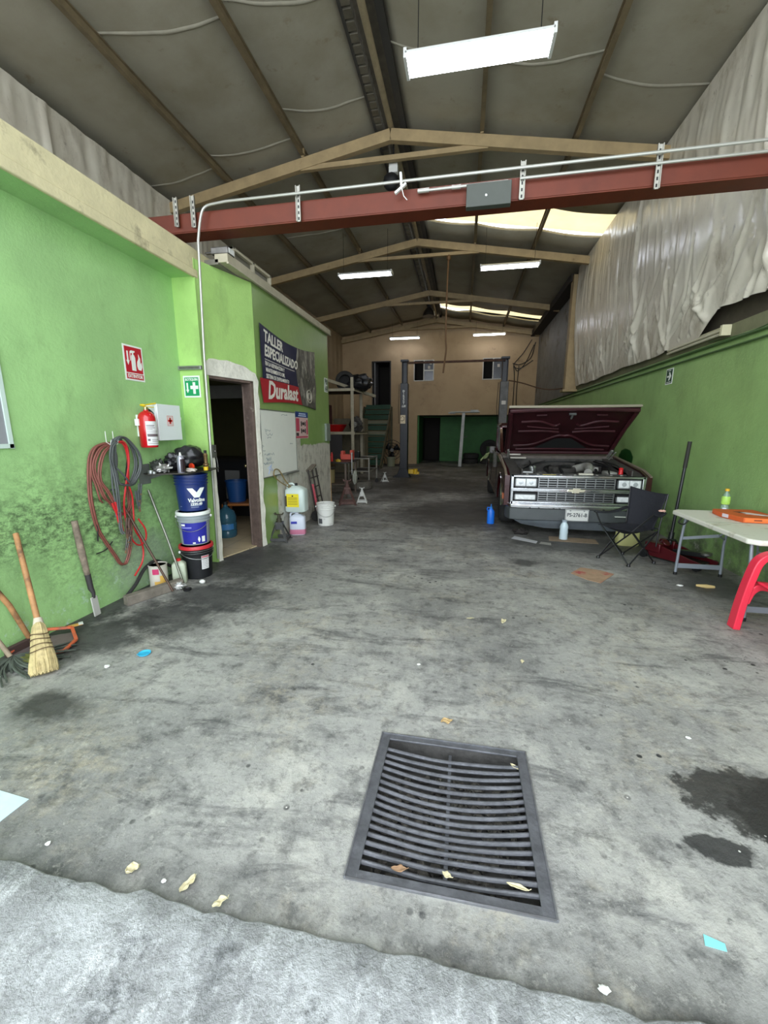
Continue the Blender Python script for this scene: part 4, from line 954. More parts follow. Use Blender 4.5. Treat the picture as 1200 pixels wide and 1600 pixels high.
m = MB(); m.cyl((0, 0, .17), (0, 0, .20), .014, n=12); m.build('cap', black, t)
m = MB(); m.lathe([(0, 0), (.03, 0), (.035, .01), (.035, .022), (0, .024)], n=20, M=Matrix.Translation((-2.66, 3.70, SZ+.045)) @ Matrix.Rotation(PI/2, 4, 'X') @ Matrix.Rotation(-.4, 4, 'Y'))
tag(m.build('plastic_cap', mat('orange_red_cap', (226, 66, 34), .4)), 'round orange-red plastic cap leaning on the black bag on the corner shelf', 'cap')  # loose orange-red plastic cap
m = MB(); m.lathe([(0, 0), (.022, 0), (.024, .035), (.0, .037)], (-2.585, 3.80, SZ), 16)
o = tag(m.build('small_cap', mat('yellow_cap', (222, 190, 40), .4)), 'small yellow cap at the right tip of the corner shelf', 'cap')
m = MB(); m.blob((-2.63, 3.62, SZ+.018), (.05, .04, .018), n=18, m=10, amp=.4, freq=5, seed=8)
tag(m.build('crumpled_tissue', mat('tissue', (206, 196, 186), .9)), 'crumpled white tissue in front of the orange cap on the corner shelf', 'tissue')
m = MB(); m.blob((-2.84, 3.50, SZ+.042), (.07, .05, .035), n=18, m=10, amp=.5, freq=5, seed=12); 
tag(m.build('crumpled_foil', mat('crumpled_silver_foil', (170, 168, 164), .3, .5, var=.3, scale=20)), 'crumpled silver and grey rag of foil behind the aerosol can on the corner shelf', 'foil')
m = MB(); m.blob((-2.92, 3.53, SZ+.065), (.05, .08, .055), n=20, m=12, amp=.35, freq=4, seed=21)
tag(m.build('oily_rag', mat('oily_rag', (54, 58, 52), .8, var=.4, scale=12)), 'dark oily rag heaped at the left end of the corner shelf', 'rag')
m = MB(); m.lathe([(.018, 0), (.03, 0), (.03, .03), (.018, .03)], (-2.91, 3.42, SZ), 14); m.lathe([(.012, 0), (.02, 0), (.02, .02), (.012, .02)], (-2.86, 3.40, SZ), 12)
tag(m.build('steel_nuts', galv), 'two loose steel nuts at the front left edge of the corner shelf', 'nuts')

# ---- bucket stack
def bucket(name, label, loc, mt, h=.36, rt_=.16, rb=.14, lid=None, handle=None, group=None, ring=None, rzh=0):
    t = thing(name, label, 'bucket', loc, group=group)
    m = MB(); k = rt_-rb
    def r(z): return rb+k*z/h
    pr = [(0, 0), (rb-.006, 0), (rb, .006), (r(h*.72), h*.72), (r(h*.72)+.008, h*.725), (r(h*.75)+.008, h*.745), (r(h*.76), h*.76), (r(h*.80), h*.80), (r(h*.81)+.008, h*.81), (r(h*.83)+.008, h*.83), (r(h*.84), h*.84), (r(h*.88), h*.88), (r(h*.89)+.008, h*.89), (r(h*.91)+.008, h*.91), (r(h*.92), h*.92), (rt_, h)]
    if not lid: pr += [(rt_+.006, h), (rt_+.006, h-.012), (rt_, h), (rt_-.004, h), (rb-.004, .01), (0, .01)]
    m.lathe(pr, n=40); b = m.build('bucket_body', mt, t)
    if lid:
        m = MB(); m.lathe([(0, h), (rt_-.012, h), (rt_-.01, h+.008), (rt_+.008, h+.008), (rt_+.012, h+.002), (rt_+.012, h-.025), (rt_+.004, h-.027)], n=40); m.build('lid', lid, t)
    if handle:
        m = MB(); a0 = rzh; P = []
        for i in range(17):
            a = PI*i/16; y_ = math.cos(a)*(rt_+.012); d = math.sin(a); P.append(V((d*(rt_+.02)*.92, y_, h*.84-d*handle)))
        P = [Matrix.Rotation(a0, 3, 'Z') @ p for p in P]; m.tube(P, .0028, 6)
        hh = m.build('handle', galv, t)
        m = MB(); 
        for p in (P[0], P[-1]): m.blob(p, (.012, .012, .016), n=8, m=6, amp=0)
        m.build('handle_lug', white, hh)
    return t
def wrap_text(body, size, mt, t, r, z, ang, bold=0, sx=1.0, name='lettering', tilt=0):
    """lettering bent round a bucket"""
    o = text(body, size, mt, Matrix.Identity(4), t, name=name, bold=bold, sx=sx)
    for v in o.data.vertices:
        x, y_, zz = v.co; a = ang+x/r; rr = r(z) if callable(r) else r
        v.co = ((rr+.0012+zz)*math.cos(a), (rr+.0012+zz)*math.sin(a), z+y_+tilt*x)
    return o
def wrap_patch(m, r0, r1, a0, a1, z0, z1, n=12, off=.0012):
    return m.grid(n, 2, lambda u, v: ((r0+(r1-r0)*v+off)*math.cos(a0+(a1-a0)*u), (r0+(r1-r0)*v+off)*math.sin(a0+(a1-a0)*u), z0+(z1-z0)*v))
BX, BY = -2.705, 3.70
camang = math.atan2(-BY, -BX)            # direction from stack to the entrance
blk = mat('black_bucket_plastic', (26, 27, 30), .4, var=.3, scale=12)
t1 = bucket('oil_bucket', 'black bucket with red lid and white label, bottom of the stack below the corner shelf', (BX+.02, BY-.03, 0), blk, .34, .155, .135, mat('red_bucket_lid', (196, 44, 52), .4), .07, rzh=camang+.35, group='buckets stacked under the corner shelf')
m = MB(); wrap_patch(m, .140, .151, camang+.25, camang+.80, .10, .245); lb = m.build('paper_label', mat('label_paper', (222, 222, 222), .5), t1)
m = MB(); wrap_patch(m, .149, .1512, camang+.27, camang+.78, .225, .24, off=.002)
m.build('label_red_band', mat('label_red', (196, 90, 100), .5), lb)
m = MB()
for i in range(6): wrap_patch(m, .141+i*.0013, .141+i*.0013, camang+.3, camang+.74-.05*(i % 2), .115+i*.018, .118+i*.018, off=.0025)
m.build('label_print', mat('print_grey', (110, 96, 100), .5), lb)
m = MB()
for z, rr in ((.285, .158), (.265, .158)):
    m.tube([V((rr*math.cos(a), rr*math.sin(a), z+.012)) for a in [2*PI*i/40 for i in range(40)]], .0022, 5, closed=True)
m.build('rim_wire', galv, t1)
grb = mat('translucent_grey_bucket', (150, 158, 162), .35)
t2 = bucket('oil_bucket', 'grey translucent bucket with violet-blue label and white lid, middle of the stack', (BX, BY, .35), grb, .335, .155, .135, whs, .13, rzh=camang-.25, group='buckets stacked under the corner shelf')
m = MB(); wrap_patch(m, .137, .149, camang-.95, camang+.85, .015, .235, 24); lb = m.build('blue_label', mat('violet_blue_label', (40, 42, 150), .35), t2)
m = MB(); wrap_patch(m, .1375, .139, camang-.9, camang-.1, .06, .066, off=.002); wrap_patch(m, .1375, .139, camang-.9, camang-.0, .10, .112, off=.002); wrap_patch(m, .147, .148, camang-.9, camang-.2, .18, .195, off=.002)
m.build('label_swoosh', mat('pale_violet', (130, 132, 206), .4), lb)
m = MB(); wrap_patch(m, .139, .142, camang+.42, camang+.66, .03, .09, off=.0024); wrap_patch(m, .1395, .141, camang-.2, camang-.02, .02, .035, off=.0024); wrap_patch(m, .147, .148, camang-.92, camang-.62, .205, .225, off=.0024)
for k in range(6): wrap_patch(m, .141, .141, camang+.14+abs(k-2.5)*.022, camang+.32-abs(k-2.5)*.022, .035+k*.009, .044+k*.009, off=.0026)
m.build('label_marks', whs, lb)
vb = mat('dark_blue_bucket', (24, 44, 104), .35)
t3 = bucket('oil_bucket', 'dark blue Valvoline oil bucket with white lettering, top of the stack', (BX, BY+.01, .70), vb, .365, .155, .135, None, None, group='buckets stacked under the corner shelf')
va = camang+.28
def onb(pts, mm, off=.0015, rr=.146):
    vs = [V(((rr+(z-.15)*.055+off)*math.cos(va+x/.146), (rr+(z-.15)*.055+off)*math.sin(va+x/.146), z)) for x, z in pts]
    mm.add(vs, [tuple(range(len(vs)))])
m = MB()
for k in range(10):
    a, b = k/10, (k+1)/10
    L0 = lambda t_: (-.085+.085*t_-.0, .235-.095*t_); L1 = lambda t_: (-.035+.045*t_*.9, .235-.055*t_)
    onb([(-.085+.06*a, .235-.095*a), (-.085+.06*b, .235-.095*b), (-.035+.045*b, .235-.055*b), (-.035+.045*a, .235-.055*a)], m)
    onb([(.085-.06*a, .235-.095*a), (.035-.045*a, .235-.055*a), (.035-.045*b, .235-.055*b), (.085-.06*b, .235-.095*b)], m)
onb([(-.025, .14), (.025, .14), (.0, .175)], m); onb([(-.085+.06, .14), (.01, .18), (-.01, .18), (-.03, .145)], m)
m.build('v_emblem', whs, t3)
wrap_text('Valvoline', .052, whs, t3, .144, .112, va, bold=.0016, sx=.86)
wrap_text('15W-40', .034, whs, t3, .142, .074, va-.05, bold=.0012)
m = MB()
for z, a, b in ((.062, -.45, .30), (.056, -.45, .3), (.04, -.42, .1)):
    wrap_patch(m, .1385, .1387, va+a, va+b, z, z+.003, off=.0022)
wrap_patch(m, .138, .1381, va-1.25, va-1.1, .05, .053, off=.0022)
m.build('small_print', mat('print_pale', (190, 200, 220), .5), t3)

# ---- jumper cables on two nails
CB = {
'red1':[(3.052, 1.393), (2.97, 1.388), (2.887, 1.35), (2.833, 1.248), (2.789, 1.034), (2.784, 0.886), (2.821, 0.693), (2.887, 0.545), (2.942, 0.422), (2.993, 0.331), (3.058, 0.31), (3.105, 0.39), (3.137, 0.523), (3.165, 0.705), (3.185, 0.869), (3.173, 0.98)],
'red2':[(3.035, 1.386), (2.925, 1.348), (2.861, 1.246), (2.855, 1.149), (2.869, 1.056), (2.901, 0.95), (2.962, 0.889), (3.022, 0.798), (3.071, 0.761), (3.145, 0.802), (3.19, 0.868)],
'red3':[(3.039, 1.377), (2.939, 1.315), (2.892, 1.203), (2.883, 1.088), (2.928, 0.997), (2.998, 0.847), (3.051, 0.775), (3.107, 0.773)],
'red4':[(3.063, 1.397), (3.138, 1.4), (3.183, 1.337), (3.188, 1.222), (3.134, 1.093), (3.093, 0.974), (3.074, 0.851), (3.071, 0.725), (3.078, 0.586), (3.132, 0.487), (3.21, 0.446), (3.272, 0.488), (3.268, 0.586), (3.211, 0.695)],
'red5':[(3.074, 1.401), (3.146, 1.382), (3.188, 1.293), (3.189, 1.159), (3.158, 1.028), (3.17, 0.962), (3.193, 0.886), (3.182, 0.739), (3.163, 0.612), (3.218, 0.502), (3.249, 0.376), (3.207, 0.271), (3.096, 0.182)],
'red6':[(3.047, 1.394), (2.908, 1.365), (2.851, 1.271), (2.836, 1.151), (2.85, 1.059), (2.869, 0.939), (2.903, 0.899)],
'gray1':[(3.033, 1.402), (2.976, 1.363), (2.961, 1.264), (2.977, 1.178), (2.976, 1.042), (2.973, 0.922), (2.978, 0.789), (2.973, 0.657), (2.982, 0.61)],
'gray2':[(3.039, 1.411), (3.081, 1.443), (3.154, 1.434), (3.234, 1.37), (3.279, 1.288), (3.278, 1.169), (3.221, 1.065), (3.169, 1.026), (3.069, 1.03), (3.011, 1.064), (3.01, 1.158), (3.011, 1.26), (3.019, 1.378)],
'gray3':[(3.051, 1.419), (3.123, 1.443), (3.205, 1.406), (3.26, 1.316), (3.259, 1.198), (3.207, 1.085), (3.147, 1.029), (3.051, 1.05), (2.998, 1.117), (3.002, 1.236), (3.029, 1.344), (3.051, 1.419)],
'gray4':[(3.01, 1.192), (3.081, 1.108), (3.158, 1.028), (3.233, 1.064), (3.282, 1.151), (3.281, 1.26)],
'gray5':[(3.063, 1.393), (3.102, 1.306), (3.108, 1.21), (3.08, 1.099), (3.053, 0.997), (3.0, 0.996)],
'gray6':[(3.027, 1.394), (2.986, 1.296), (2.985, 1.161), (2.981, 1.007), (2.98, 0.868), (2.959, 0.767)],
'black1':[(3.164, 1.425), (3.228, 1.335), (3.208, 1.202), (3.173, 1.053)],
'tail':[(2.961, 0.543), (2.879, 0.494), (2.792, 0.481)],
'thin':[(2.8, 0.833), (2.826, 0.726), (2.822, 0.581)],

}
crs = mat('red_cable', (206, 44, 48), .4); crd = mat('faded_red_cable', (132, 78, 68), .5, var=.2, scale=8); cgy = mat('grey_cable', (84, 88, 88), .5, var=.2); cbk = mat('black_cable', (38, 36, 38), .5)
t = thing('jumper_cables', 'tangled coil of red and grey jumper cables hanging on the left green wall', 'cables', (-2.95, 3.1, 1.40))
off = {'red1': .02, 'red2': .035, 'red3': .05, 'red4': .075, 'red5': .06, 'red6': .03, 'gray1': .10, 'gray2': .085, 'gray3': .06, 'gray4': .095, 'gray5': .02, 'gray6': .075, 'black1': .03, 'tail': .012, 'thin': .012}
for k, pts in CB.items():
    mt = crs if k in ('red4', 'red5') else crd if k.startswith('red') else cgy if k.startswith('gray') else cbk
    m = MB(); P = [(-.045+off[k]+.008*math.sin(i*1.7), y-3.1, z-1.40) for i, (y, z) in enumerate(pts)]
    m.tube(spline(P, 6), .0075 if k not in ('thin', 'tail') else .005, 8)
    if k in ('red1', 'red2', 'red3', 'gray2', 'gray1', 'gray3'):
        m.tube(spline([(x+.004, y+.017, z-.003) for x, y, z in P], 6), .007, 8)
    if k in ('red1', 'gray2', 'gray3'): m.tube(spline([(x-.01, y+.036, z-.012) for x, y, z in P[:11]], 6), .007, 8)
    m.build('cable', mt, t)
def clamp(y, z, ang, mt, lb_):
    M = Matrix.Translation((.05, y-3.1, z-1.40)) @ Matrix.Rotation(ang, 4, 'X')
    m = MB(); m.prism([(-.014, .1), (.0, .1), (.004, .02), (.006, -.06), (-.004, -.09), (-.012, -.06), (-.018, .02)], 'x', -.012, .0, M); m.prism([(.014, .1), (.026, .095), (.016, .02), (.008, -.06), (.002, -.09), (.002, .02)], 'x', -.010, .004, M)
    c = m.build('clamp', mt, t, bev=.002); 
    m = MB(); m.cyl(M @ V((-.016, .004, .0)), M @ V((.01, .004, .0)), .007); m.prism([(-.012, -.05), (.012, -.05), (.004, -.10), (-.004, -.10)], 'x', -.012, .002, M); m.build('clamp_jaw', mat('clamp_copper', (172, 140, 110), .35, .7), c)
clamp(2.975, .80, .35, crs, ''); clamp(2.99, .70, .2, crs, ''); clamp(3.055, .64, -.15, mat('dirty_clamp', (116, 92, 84), .5, .4), ''); clamp(3.07, .57, .1, mat('dirty_clamp', (116, 92, 84), .5, .4), ''); clamp(3.04, .52, -.35, steel, '')
clamp(3.245, .92, -.12, cgy, ''); clamp(3.215, .86, .1, cgy, '')
for y in (3.00, 3.075):
    m = MB(); m.tube([(0, y-3.1, .09), (.0, y-3.1, .0), (.035, y-3.1, -.02), (.05, y-3.1, .02)], .003, 5); m.build('hanging_hook', white, t)

# ---- leaning rods, plank, can, jug
m = MB(); m.tube([(-2.64, 3.37, .012), (-2.79, 3.40, .45), (-2.975, 3.435, .93)], [.011, .0115, .012], 10)
tag(m.build('steel_rod', mat('dull_rod_steel', (128, 130, 118), .35, .7, var=.2, scale=10)), 'grey steel rod leaning on the left wall in front of the bucket stack', 'rod')
m = MB(); m.tube([(-2.63, 3.20, .012), (-2.80, 3.17, .40), (-2.975, 3.12, .83)], [.010, .011, .012], 10)
tag(m.build('steel_rod', mat('rusty_brown_rod', (92, 72, 62), .45, .5, var=.25, scale=10)), 'rusty brown rod leaning across the red cables on the left wall', 'rod')
m = MB(); m.bar((-2.83, 2.86, .045), (-2.64, 3.34, .045), .07, .085)
tag(m.build('wood_plank', mat('grey_weathered_wood', (120, 112, 102), .85, var=.3, scale=9, bump=.4), bev=.004), 'grey weathered wood beam lying on the floor below the jumper cables', 'plank')
t = thing('paint_can', 'open white tin can with pink and yellow label behind the wood beam', 'can', (-2.885, 3.34, 0))
m = MB(); m.lathe([(0, .0), (.082, 0), (.084, .004), (.082, .01), (.082, .21), (.086, .214), (.086, .22), (.078, .22), (.078, .015), (0, .015)], n=32); m.build('tin', mat('tin_white_label', (206, 200, 188), .45), t)
ca = math.atan2(-3.37, 2.865)
m = MB(); wrap_patch(m, .0825, .0825, ca-.65, ca+.05, .135, .19, off=.001); m.build('pink_mark', mat('label_pink', (206, 60, 110), .5), t)
m = MB(); wrap_patch(m, .0825, .0825, ca-.5, ca+.8, .03, .065, off=.001); wrap_patch(m, .0825, .0825, ca+.1, ca+.7, .065, .12, off=.001); m.build('yellow_mark', mat('label_yellow', (226, 180, 90), .5), t)
m = MB(); m.lathe([(0, .208), (.0775, .208)], n=24); m.build('contents', mat('brown_sludge', (74, 60, 50), .4), t)
def jug(name, label, loc, w, d, h, mt, rz=0, capm=None, fill=None, fillh=0, handle=True):
    t = thing(name, label, 'jug', loc, rz)
    m = MB(); sh = h*.80
    def sec(z, k): 
        pts = []; 
        for i in range(32):
            a = 2*PI*i/32; c, s_ = math.cos(a), math.sin(a); e = .42
            pts.append(V((abs(c)**e*math.copysign(1, c)*w/2*k, abs(s_)**e*math.copysign(1, s_)*d/2*k, z)))
        return pts
    lv = [(0, .9), (.012, 1), (sh*.5, 1.0), (sh*.93, .985), (sh, .93), (h*.87, .62), (h*.92, .3)]
    vs = []; 
    for z, k in lv: vs += sec(z, k)
    fs = [(i*32+k, i*32+(k+1) % 32, (i+1)*32+(k+1) % 32, (i+1)*32+k) for i in range(len(lv)-1) for k in range(32)]; fs.append(tuple(range(31, -1, -1))); fs.append(tuple((len(lv)-1)*32+k for k in range(32)))
    m.add(vs, fs); b = m.build('jug_body', mt, t, ang=50)
    m = MB(); m.cyl((w*.0, 0, h*.9), (w*.0, 0, h), .022, n=16); m.build('cap', capm or black, t)
    if handle:
        m = MB(); m.tube(spline([(-w*.05, 0, h*.93), (-w*.22, 0, h*.99), (-w*.42, 0, h*.93), (-w*.44, 0, h*.78)], 5), .014, 8); m.build('handle', mt, t)
    if fill:
        m = MB(); vs = sec(.004, .935)+sec(.014, 1.012)+sec(fillh, 1.012); m.add(vs, [(i*32+k, i*32+(k+1) % 32, (i+1)*32+(k+1) % 32, (i+1)*32+k) for i in range(2) for k in range(32)]); m.build('liquid', fill, t)
    return t
trl = mat('translucent_jug', (186, 194, 172), .4)
jug('plastic_jug', 'small translucent plastic jug with red cap between the tin can and the bucket stack', (-2.735, 3.45, 0), .13, .11, .25, trl, rz=.5, capm=mat('red_plastic', (206, 36, 40), .35), handle=False)
m = MB(); m.tube(spline([(-2.95, 3.0, .02), (-2.93, 3.1, .10), (-2.95, 3.25, .20), (-2.96, 3.42, .22), (-2.93, 3.6, .1)], 6), .016, 8); tag(m.build('black_hose', rubber), 'piece of black hose bowed behind the wood beam on the floor', 'hose')
m = MB(); m.blob((-2.635, 3.28, .035), (.06, .05, .035), n=20, m=12, amp=.5, freq=4, seed=30); tag(m.build('foil_ball', mat('bright_foil', (206, 206, 204), .3, .3, bump=.4)), 'crumpled ball of white foil at the right end of the wood beam', 'foil')
m = MB(); m.lathe([(0, .004), (.035, .004), (.038, .02), (.034, .022), (.03, .008)], (-2.53, 3.27, 0), 16); tag(m.build('jar_lid', black), 'small black jar lid on the floor beside the foil ball', 'lid')
m = MB(); m.blob((-2.5, 3.46, .02), (.03, .025, .02), seed=3); tag(m.build('crumpled_paper', white), 'crumpled scrap of white paper in front of the black bucket', 'paper')
# ---- trowel / bar stick
t = thing('long_handled_scraper', 'old scraper with rough wooden handle leaning on the left green wall', 'scraper', (-2.93, 2.60, 0))
m = MB(); m.tube([(.0, .035, .34), (-.02, .03, .55), (-.045, .03, .80)], [.020, .026, .022], 10); m.build('handle', mat('rough_bark_handle', (128, 114, 100), .9, var=.5, scale=14, bump=.6), t)
m = MB(); m.tube([(-.0, .034, .36), (.01, .036, .24), (.025, .04, .20), (.02, .04, .16)], [.022, .020, .014, .012], 10); m.build('ferrule', mat('dark_taped_grip', (54, 50, 52), .6), t)
m = MB(); m.bar((.02, .04, .17), (.03, .045, .005), .012, .062, up=(0, 1, 0)); m.build('blade', mat('grey_blade', (186, 184, 178), .5, .1), t, bev=.02, segs=3)
# ---- broom
straw = mat('broom_straw', (184, 166, 120), .85, var=.3, scale=30, bump=.4)
t = thing('straw_broom', 'straw broom with wooden handle leaning on the left green wall', 'broom', (-2.50, 1.88, 0))
def bl(k):  # axis of the broom
    return V((-.10*k-.02, .09*k, .285*k))
M3 = []
m = MB(); prof_b = [(.0, .105, .055), (.06, .12, .06), (.2, .115, .058), (.4, .095, .052), (.6, .08, .048), (.8, .068, .045), (.93, .055, .042), (1.0, .03, .03)]
ax = (bl(1)-bl(0)).normalized(); sx_ = ax.cross(V((.8, -.6, 0))).normalized(); sy_ = ax.cross(sx_)
nn_ = 40; vs = []
for k, a_, b_ in prof_b:
    for i in range(nn_):
        an = 2*PI*i/nn_; w_ = 1+.05*math.sin(i*2.6)+.03*math.sin(i*5.1+k*9); c = bl(k)
        vs.append(c+sx_*math.cos(an)*a_*w_*.60+sy_*math.sin(an)*b_*w_*.9+V((0, 0, .012+(.008*math.sin(i*3.3) if k < .05 else 0))))
m.add(vs, [(j*nn_+i, j*nn_+(i+1) % nn_, (j+1)*nn_+(i+1) % nn_, (j+1)*nn_+i) for j in range(len(prof_b)-1) for i in range(nn_)]+[tuple(range(nn_-1, -1, -1))])
hb = m.build('broom_head', straw, t)
m = MB(); rr = random.Random(4)
for i in range(170):
    an = rr.uniform(0, 2*PI); q = rr.uniform(.6, 1.05); c0 = bl(rr.uniform(.35, .6)); c1 = bl(0)
    p1 = c1+sx_*math.cos(an)*.068*q+sy_*math.sin(an)*.056*q+V((0, 0, rr.uniform(.004, .03))); p0 = c0+sx_*math.cos(an)*.052+sy_*math.sin(an)*.045
    p1.z = max(.003, p1.z); m.tube([p0, p0.lerp(p1, .6)+(p1-c1)*.08, p1], .0018, 4)
o = m.build('bristles', straw, t); o['kind'] = 'stuff'
m = MB()
for k in (.45, .55, .66, .76):
    ra = .60*(.095 if k < .5 else .083 if k < .6 else .078 if k < .7 else .072)+.002; rb_ = (.052 if k < .5 else .05 if k < .6 else .0485 if k < .7 else .047)+.002
    m.tube([bl(k)+sx_*math.cos(a)*ra*1.04+sy_*math.sin(a)*rb_*1.04+V((0, 0, .012+.006*math.sin(a*2+k*9))) for a in [2*PI*i/28 for i in range(28)]], .003, 5, closed=True)
m.build('stitching', mat('dark_twine', (92, 72, 50), .8), t)
hw = mat('worn_wood_handle', (170, 124, 82), .6, var=.3, scale=10, stain=(106, 78, 58), sscale=6, sthr=.55)
m = MB(); m.tube([bl(.95), bl(1.13)], [.032, .022], 12); m.build('neck_wrap', mat('pale_wrap', (196, 184, 166), .7), t)
m = MB(); m.tube([bl(1.02), V((-.455, .30, .81))], [.017, .0165], 12); m.build('handle', hw, t)
# ---- dust pan with its long handle
org = mat('orange_plastic', (206, 98, 62), .5, stain=(120, 92, 84), sscale=9, sthr=.52); pan = mat('dusty_pan_inside', (108, 96, 96), .6, var=.2, scale=10)
t = thing('dustpan', 'orange dustpan with a long wooden handle lying behind the straw broom', 'dustpan', (-2.79, 2.09, 0))
m = MB(); poly = [(-.14, -.10), (-.15, .16), (-.02, .25), (.12, .15), (.16, .02), (.10, -.06)]
m.prism(poly, 'z', .012, .02); m.build('pan_floor', pan, t)
m = MB(); P = [(-.14, -.10, .04), (-.15, .16, .075), (-.02, .25, .06), (.12, .15, .03), (.16, .02, .02)]
for a, b in zip(P, P[1:]): m.bar((a[0], a[1], a[2]), (b[0], b[1], b[2]), .022, .018)
m.bar((.16, .02, .02), (.02, -.12, .02), .03, .012); m.build('rim', org, t, bev=.004)
m = MB(); m.bx(-.16, -.13, -.12, .14, .01, .075); m.build('back_wall', mat('dark_pan_back', (72, 54, 50), .7), t, bev=.006)
m = MB(); m.tube([(-.145, .05, .045), (-.15, -.04, .35), (-.165, -.17, .66), (-.165, -.19, .80)], [.016, .017, .016, .015], 10); m.build('long_handle', hw, t)
# ---- mop
t = thing('mop', 'old mop with pale handle and dirty grey-green head lying by the left wall', 'mop', (-2.84, 1.95, 0))
m = MB(); m.tube([(.0, -.02, .06), (-.06, -.06, .25), (-.13, -.12, .48)], .014, 10); m.build('handle', mat('pale_old_wood', (164, 146, 124), .7, var=.3, scale=10), t)
m = MB(); rr = random.Random(9)
for i in range(90):
    a = rr.uniform(-1.6, .9); L_ = rr.uniform(.12, .34); z = rr.uniform(.012, .035)
    m.tube(spline([(0, 0, .05), (math.cos(a)*L_*.5, math.sin(a)*L_*.5, z+.015), (math.cos(a+.2)*L_, math.sin(a+.2)*L_, z*.5+.004)], 4), .006, 5)
o = m.build('mop_strands', mat('dirty_mop_yarn', (74, 80, 72), .9, var=.5, scale=9), t); o['kind'] = 'stuff'
m = MB(); m.blob((.14, .02, .03), (.09, .05, .028), n=20, m=10, amp=.3); m.build('moss_green_clump', mat('moss_green', (98, 100, 48), .9, var=.3, scale=20), t)
# framed notice at far left edge
t = thing('framed_notice', 'white framed grey notice on the left wall at the edge of the photo', 'notice', (-3.0, 2.05, 1.72))
m = MB(); 
for a, b, c, d in [(-.24, .24, -.34, -.31), (-.24, .24, .31, .34), (-.24, -.21, -.34, .34), (.21, .24, -.34, .34)]: m.bx(.001, .02, a, b, c, d)
m.build('frame', mat('pale_green_white_frame', (196, 214, 204), .5), t, bev=.002)
m = MB(); m.bx(.001, .012, -.21, .21, -.31, .31); pn = m.build('panel', mat('grey_panel', (140, 142, 146), .5), t)
m = MB(); m.bx(.012, .013, .12, .14, -.29, .2); m.build('panel_stripe', white, pn)

# ================================================================= OFFICE WALL
F = wallframe(5.40, 1.325, XW)
t = thing('whiteboard', 'large whiteboard with faint handwriting on the wall right of the office door', 'whiteboard', (0, 0, 0))
wbm = mat('whiteboard_surface', (228, 229, 220), .25, var=.05, scale=1.5)
m = MB(); rect(m, F, -.525, .58, -.43, .43, .002, .016); m.build('panel', wbm, t, bev=.002)
m = MB(); rect(m, F, -.53, .585, .425, .437, .0, .022); rect(m, F, -.53, .585, -.44, -.428, 0, .02); rect(m, F, -.533, -.523, -.44, .437, 0, .02); rect(m, F, .578, .588, -.44, .437, 0, .02); m.build('frame', mat('grey_alu_trim', (130, 132, 126), .4, .5), t)
m = MB(); rect(m, F, .10, .58, -.455, -.435, 0, .05); m.build('pen_tray', mat('grey_alu_trim', (130, 132, 126), .4, .5), t, bev=.003)
ink = mat('grey_marker_ink', (112, 122, 124), .5); rr = random.Random(2)
def scribble(x, z, L_, h_, n_):
    m = MB(); P = [F @ V((x+L_*i/n_, z+rr.uniform(-h_, h_), .0175)) for i in range(n_+1)]; m.tube(spline(P, 3), .0022, 4); m.build('handwriting', ink, t)
for x, z, L_, h_ in [(-.42, .17, .16, .018), (-.40, .12, .2, .018), (-.36, .075, .1, .012), (-.53, -.03, .06, .03), (-.5, -.09, .06, .01), (-.47, -.14, .28, .02), (-.43, -.20, .16, .028), (-.5, -.25, .28, .02), (.1, .385, .2, .01), (.35, -.02, .1, .01)]: scribble(x, z, L_, h_, int(L_/.011))
m = MB(); P = [F @ V(p) for p in [(-.40, -.32, .0175), (-.28, -.28, .0175), (-.36, -.34, .0175), (-.25, -.36, .0175), (-.31, -.30, .0175), (-.38, -.40, .0175)]]; m.tube(P, .005, 4); m.build('blue_mark', mat('pale_blue_ink', (150, 166, 206), .5), t)
# banner
t = thing('workshop_banner', 'large blue and red workshop banner with engine picture above the whiteboard', 'banner', (0, 0, 0))
F = wallframe(4.98, 1.84, XW); BW, BH = 1.92, .97
def bz(x, y):   # ripple of the vinyl
    return .012+.010*(1+noise.noise(V((x*2.2+y*1.8, y*1.2, 3))))+.012*max(0, math.sin((x*1.1+y*1.9)*3.2-1))**3
def top(x): u = x/BW; return BH-.12*math.sin(PI*min(1, u*.95))*.75-.02
def bot(x): u = x/BW; return -.0+.05*math.sin(PI*u)
def bpt(x, y, o=0):
    yy = bot(x)+(top(x)-bot(x))*y/BH; return F @ V((x, yy, bz(x, yy)+o))
m = MB(); m.grid(60, 30, lambda u, v: bpt(BW*u, BH*v)); m.grid(60, 30, lambda u, v: bpt(BW*u, BH*v, -.002))
m.build('vinyl', mat('banner_navy', (30, 34, 62), .4), t)
def bpatch(x0, x1, y0, y1, nm, mt, o=.0015, top_l=None):
    m = MB(); m.grid(24, 12, lambda u, v: bpt(x0+(x1-x0)*u+(top_l or 0)*v, y0+(y1-y0)*v, o)); return m.build(nm, mt, t)
bpatch(0, 1.30, 0, .305, 'red_field', mat('banner_red', (164, 34, 44), .4), top_l=-.08)
n = NB('engine_photo', (112, 108, 100), .45)
vv = n.N.new('ShaderNodeTexVoronoi'); vv.inputs['Scale'].default_value = 7; n.L.new(n.stretch((1, 1, .45)), vv.inputs['Vector'])
n.layer((150, 146, 134), n.ramp(n.noise(6, 7, .6, n.stretch((1, 1.4, .6)), 1.5), .49, .56)); n.layer((226, 220, 204), n.ramp(n.noise(9, 6, .6, n.stretch((1, 1.2, .6)), 2), .60, .66)); n.layer((28, 27, 28), n.ramp(vv.outputs['Distance'], .40, .48, 0, .6)); engp = n.done()
m = MB(); m.grid(24, 20, lambda u, v: bpt(BW-.003-(.62+.22*math.sin(v*2.2)*(1-.15*v))*(1-u), .003+(BH-.006)*v, .0025)); ep = m.build('engine_picture', engp, t)
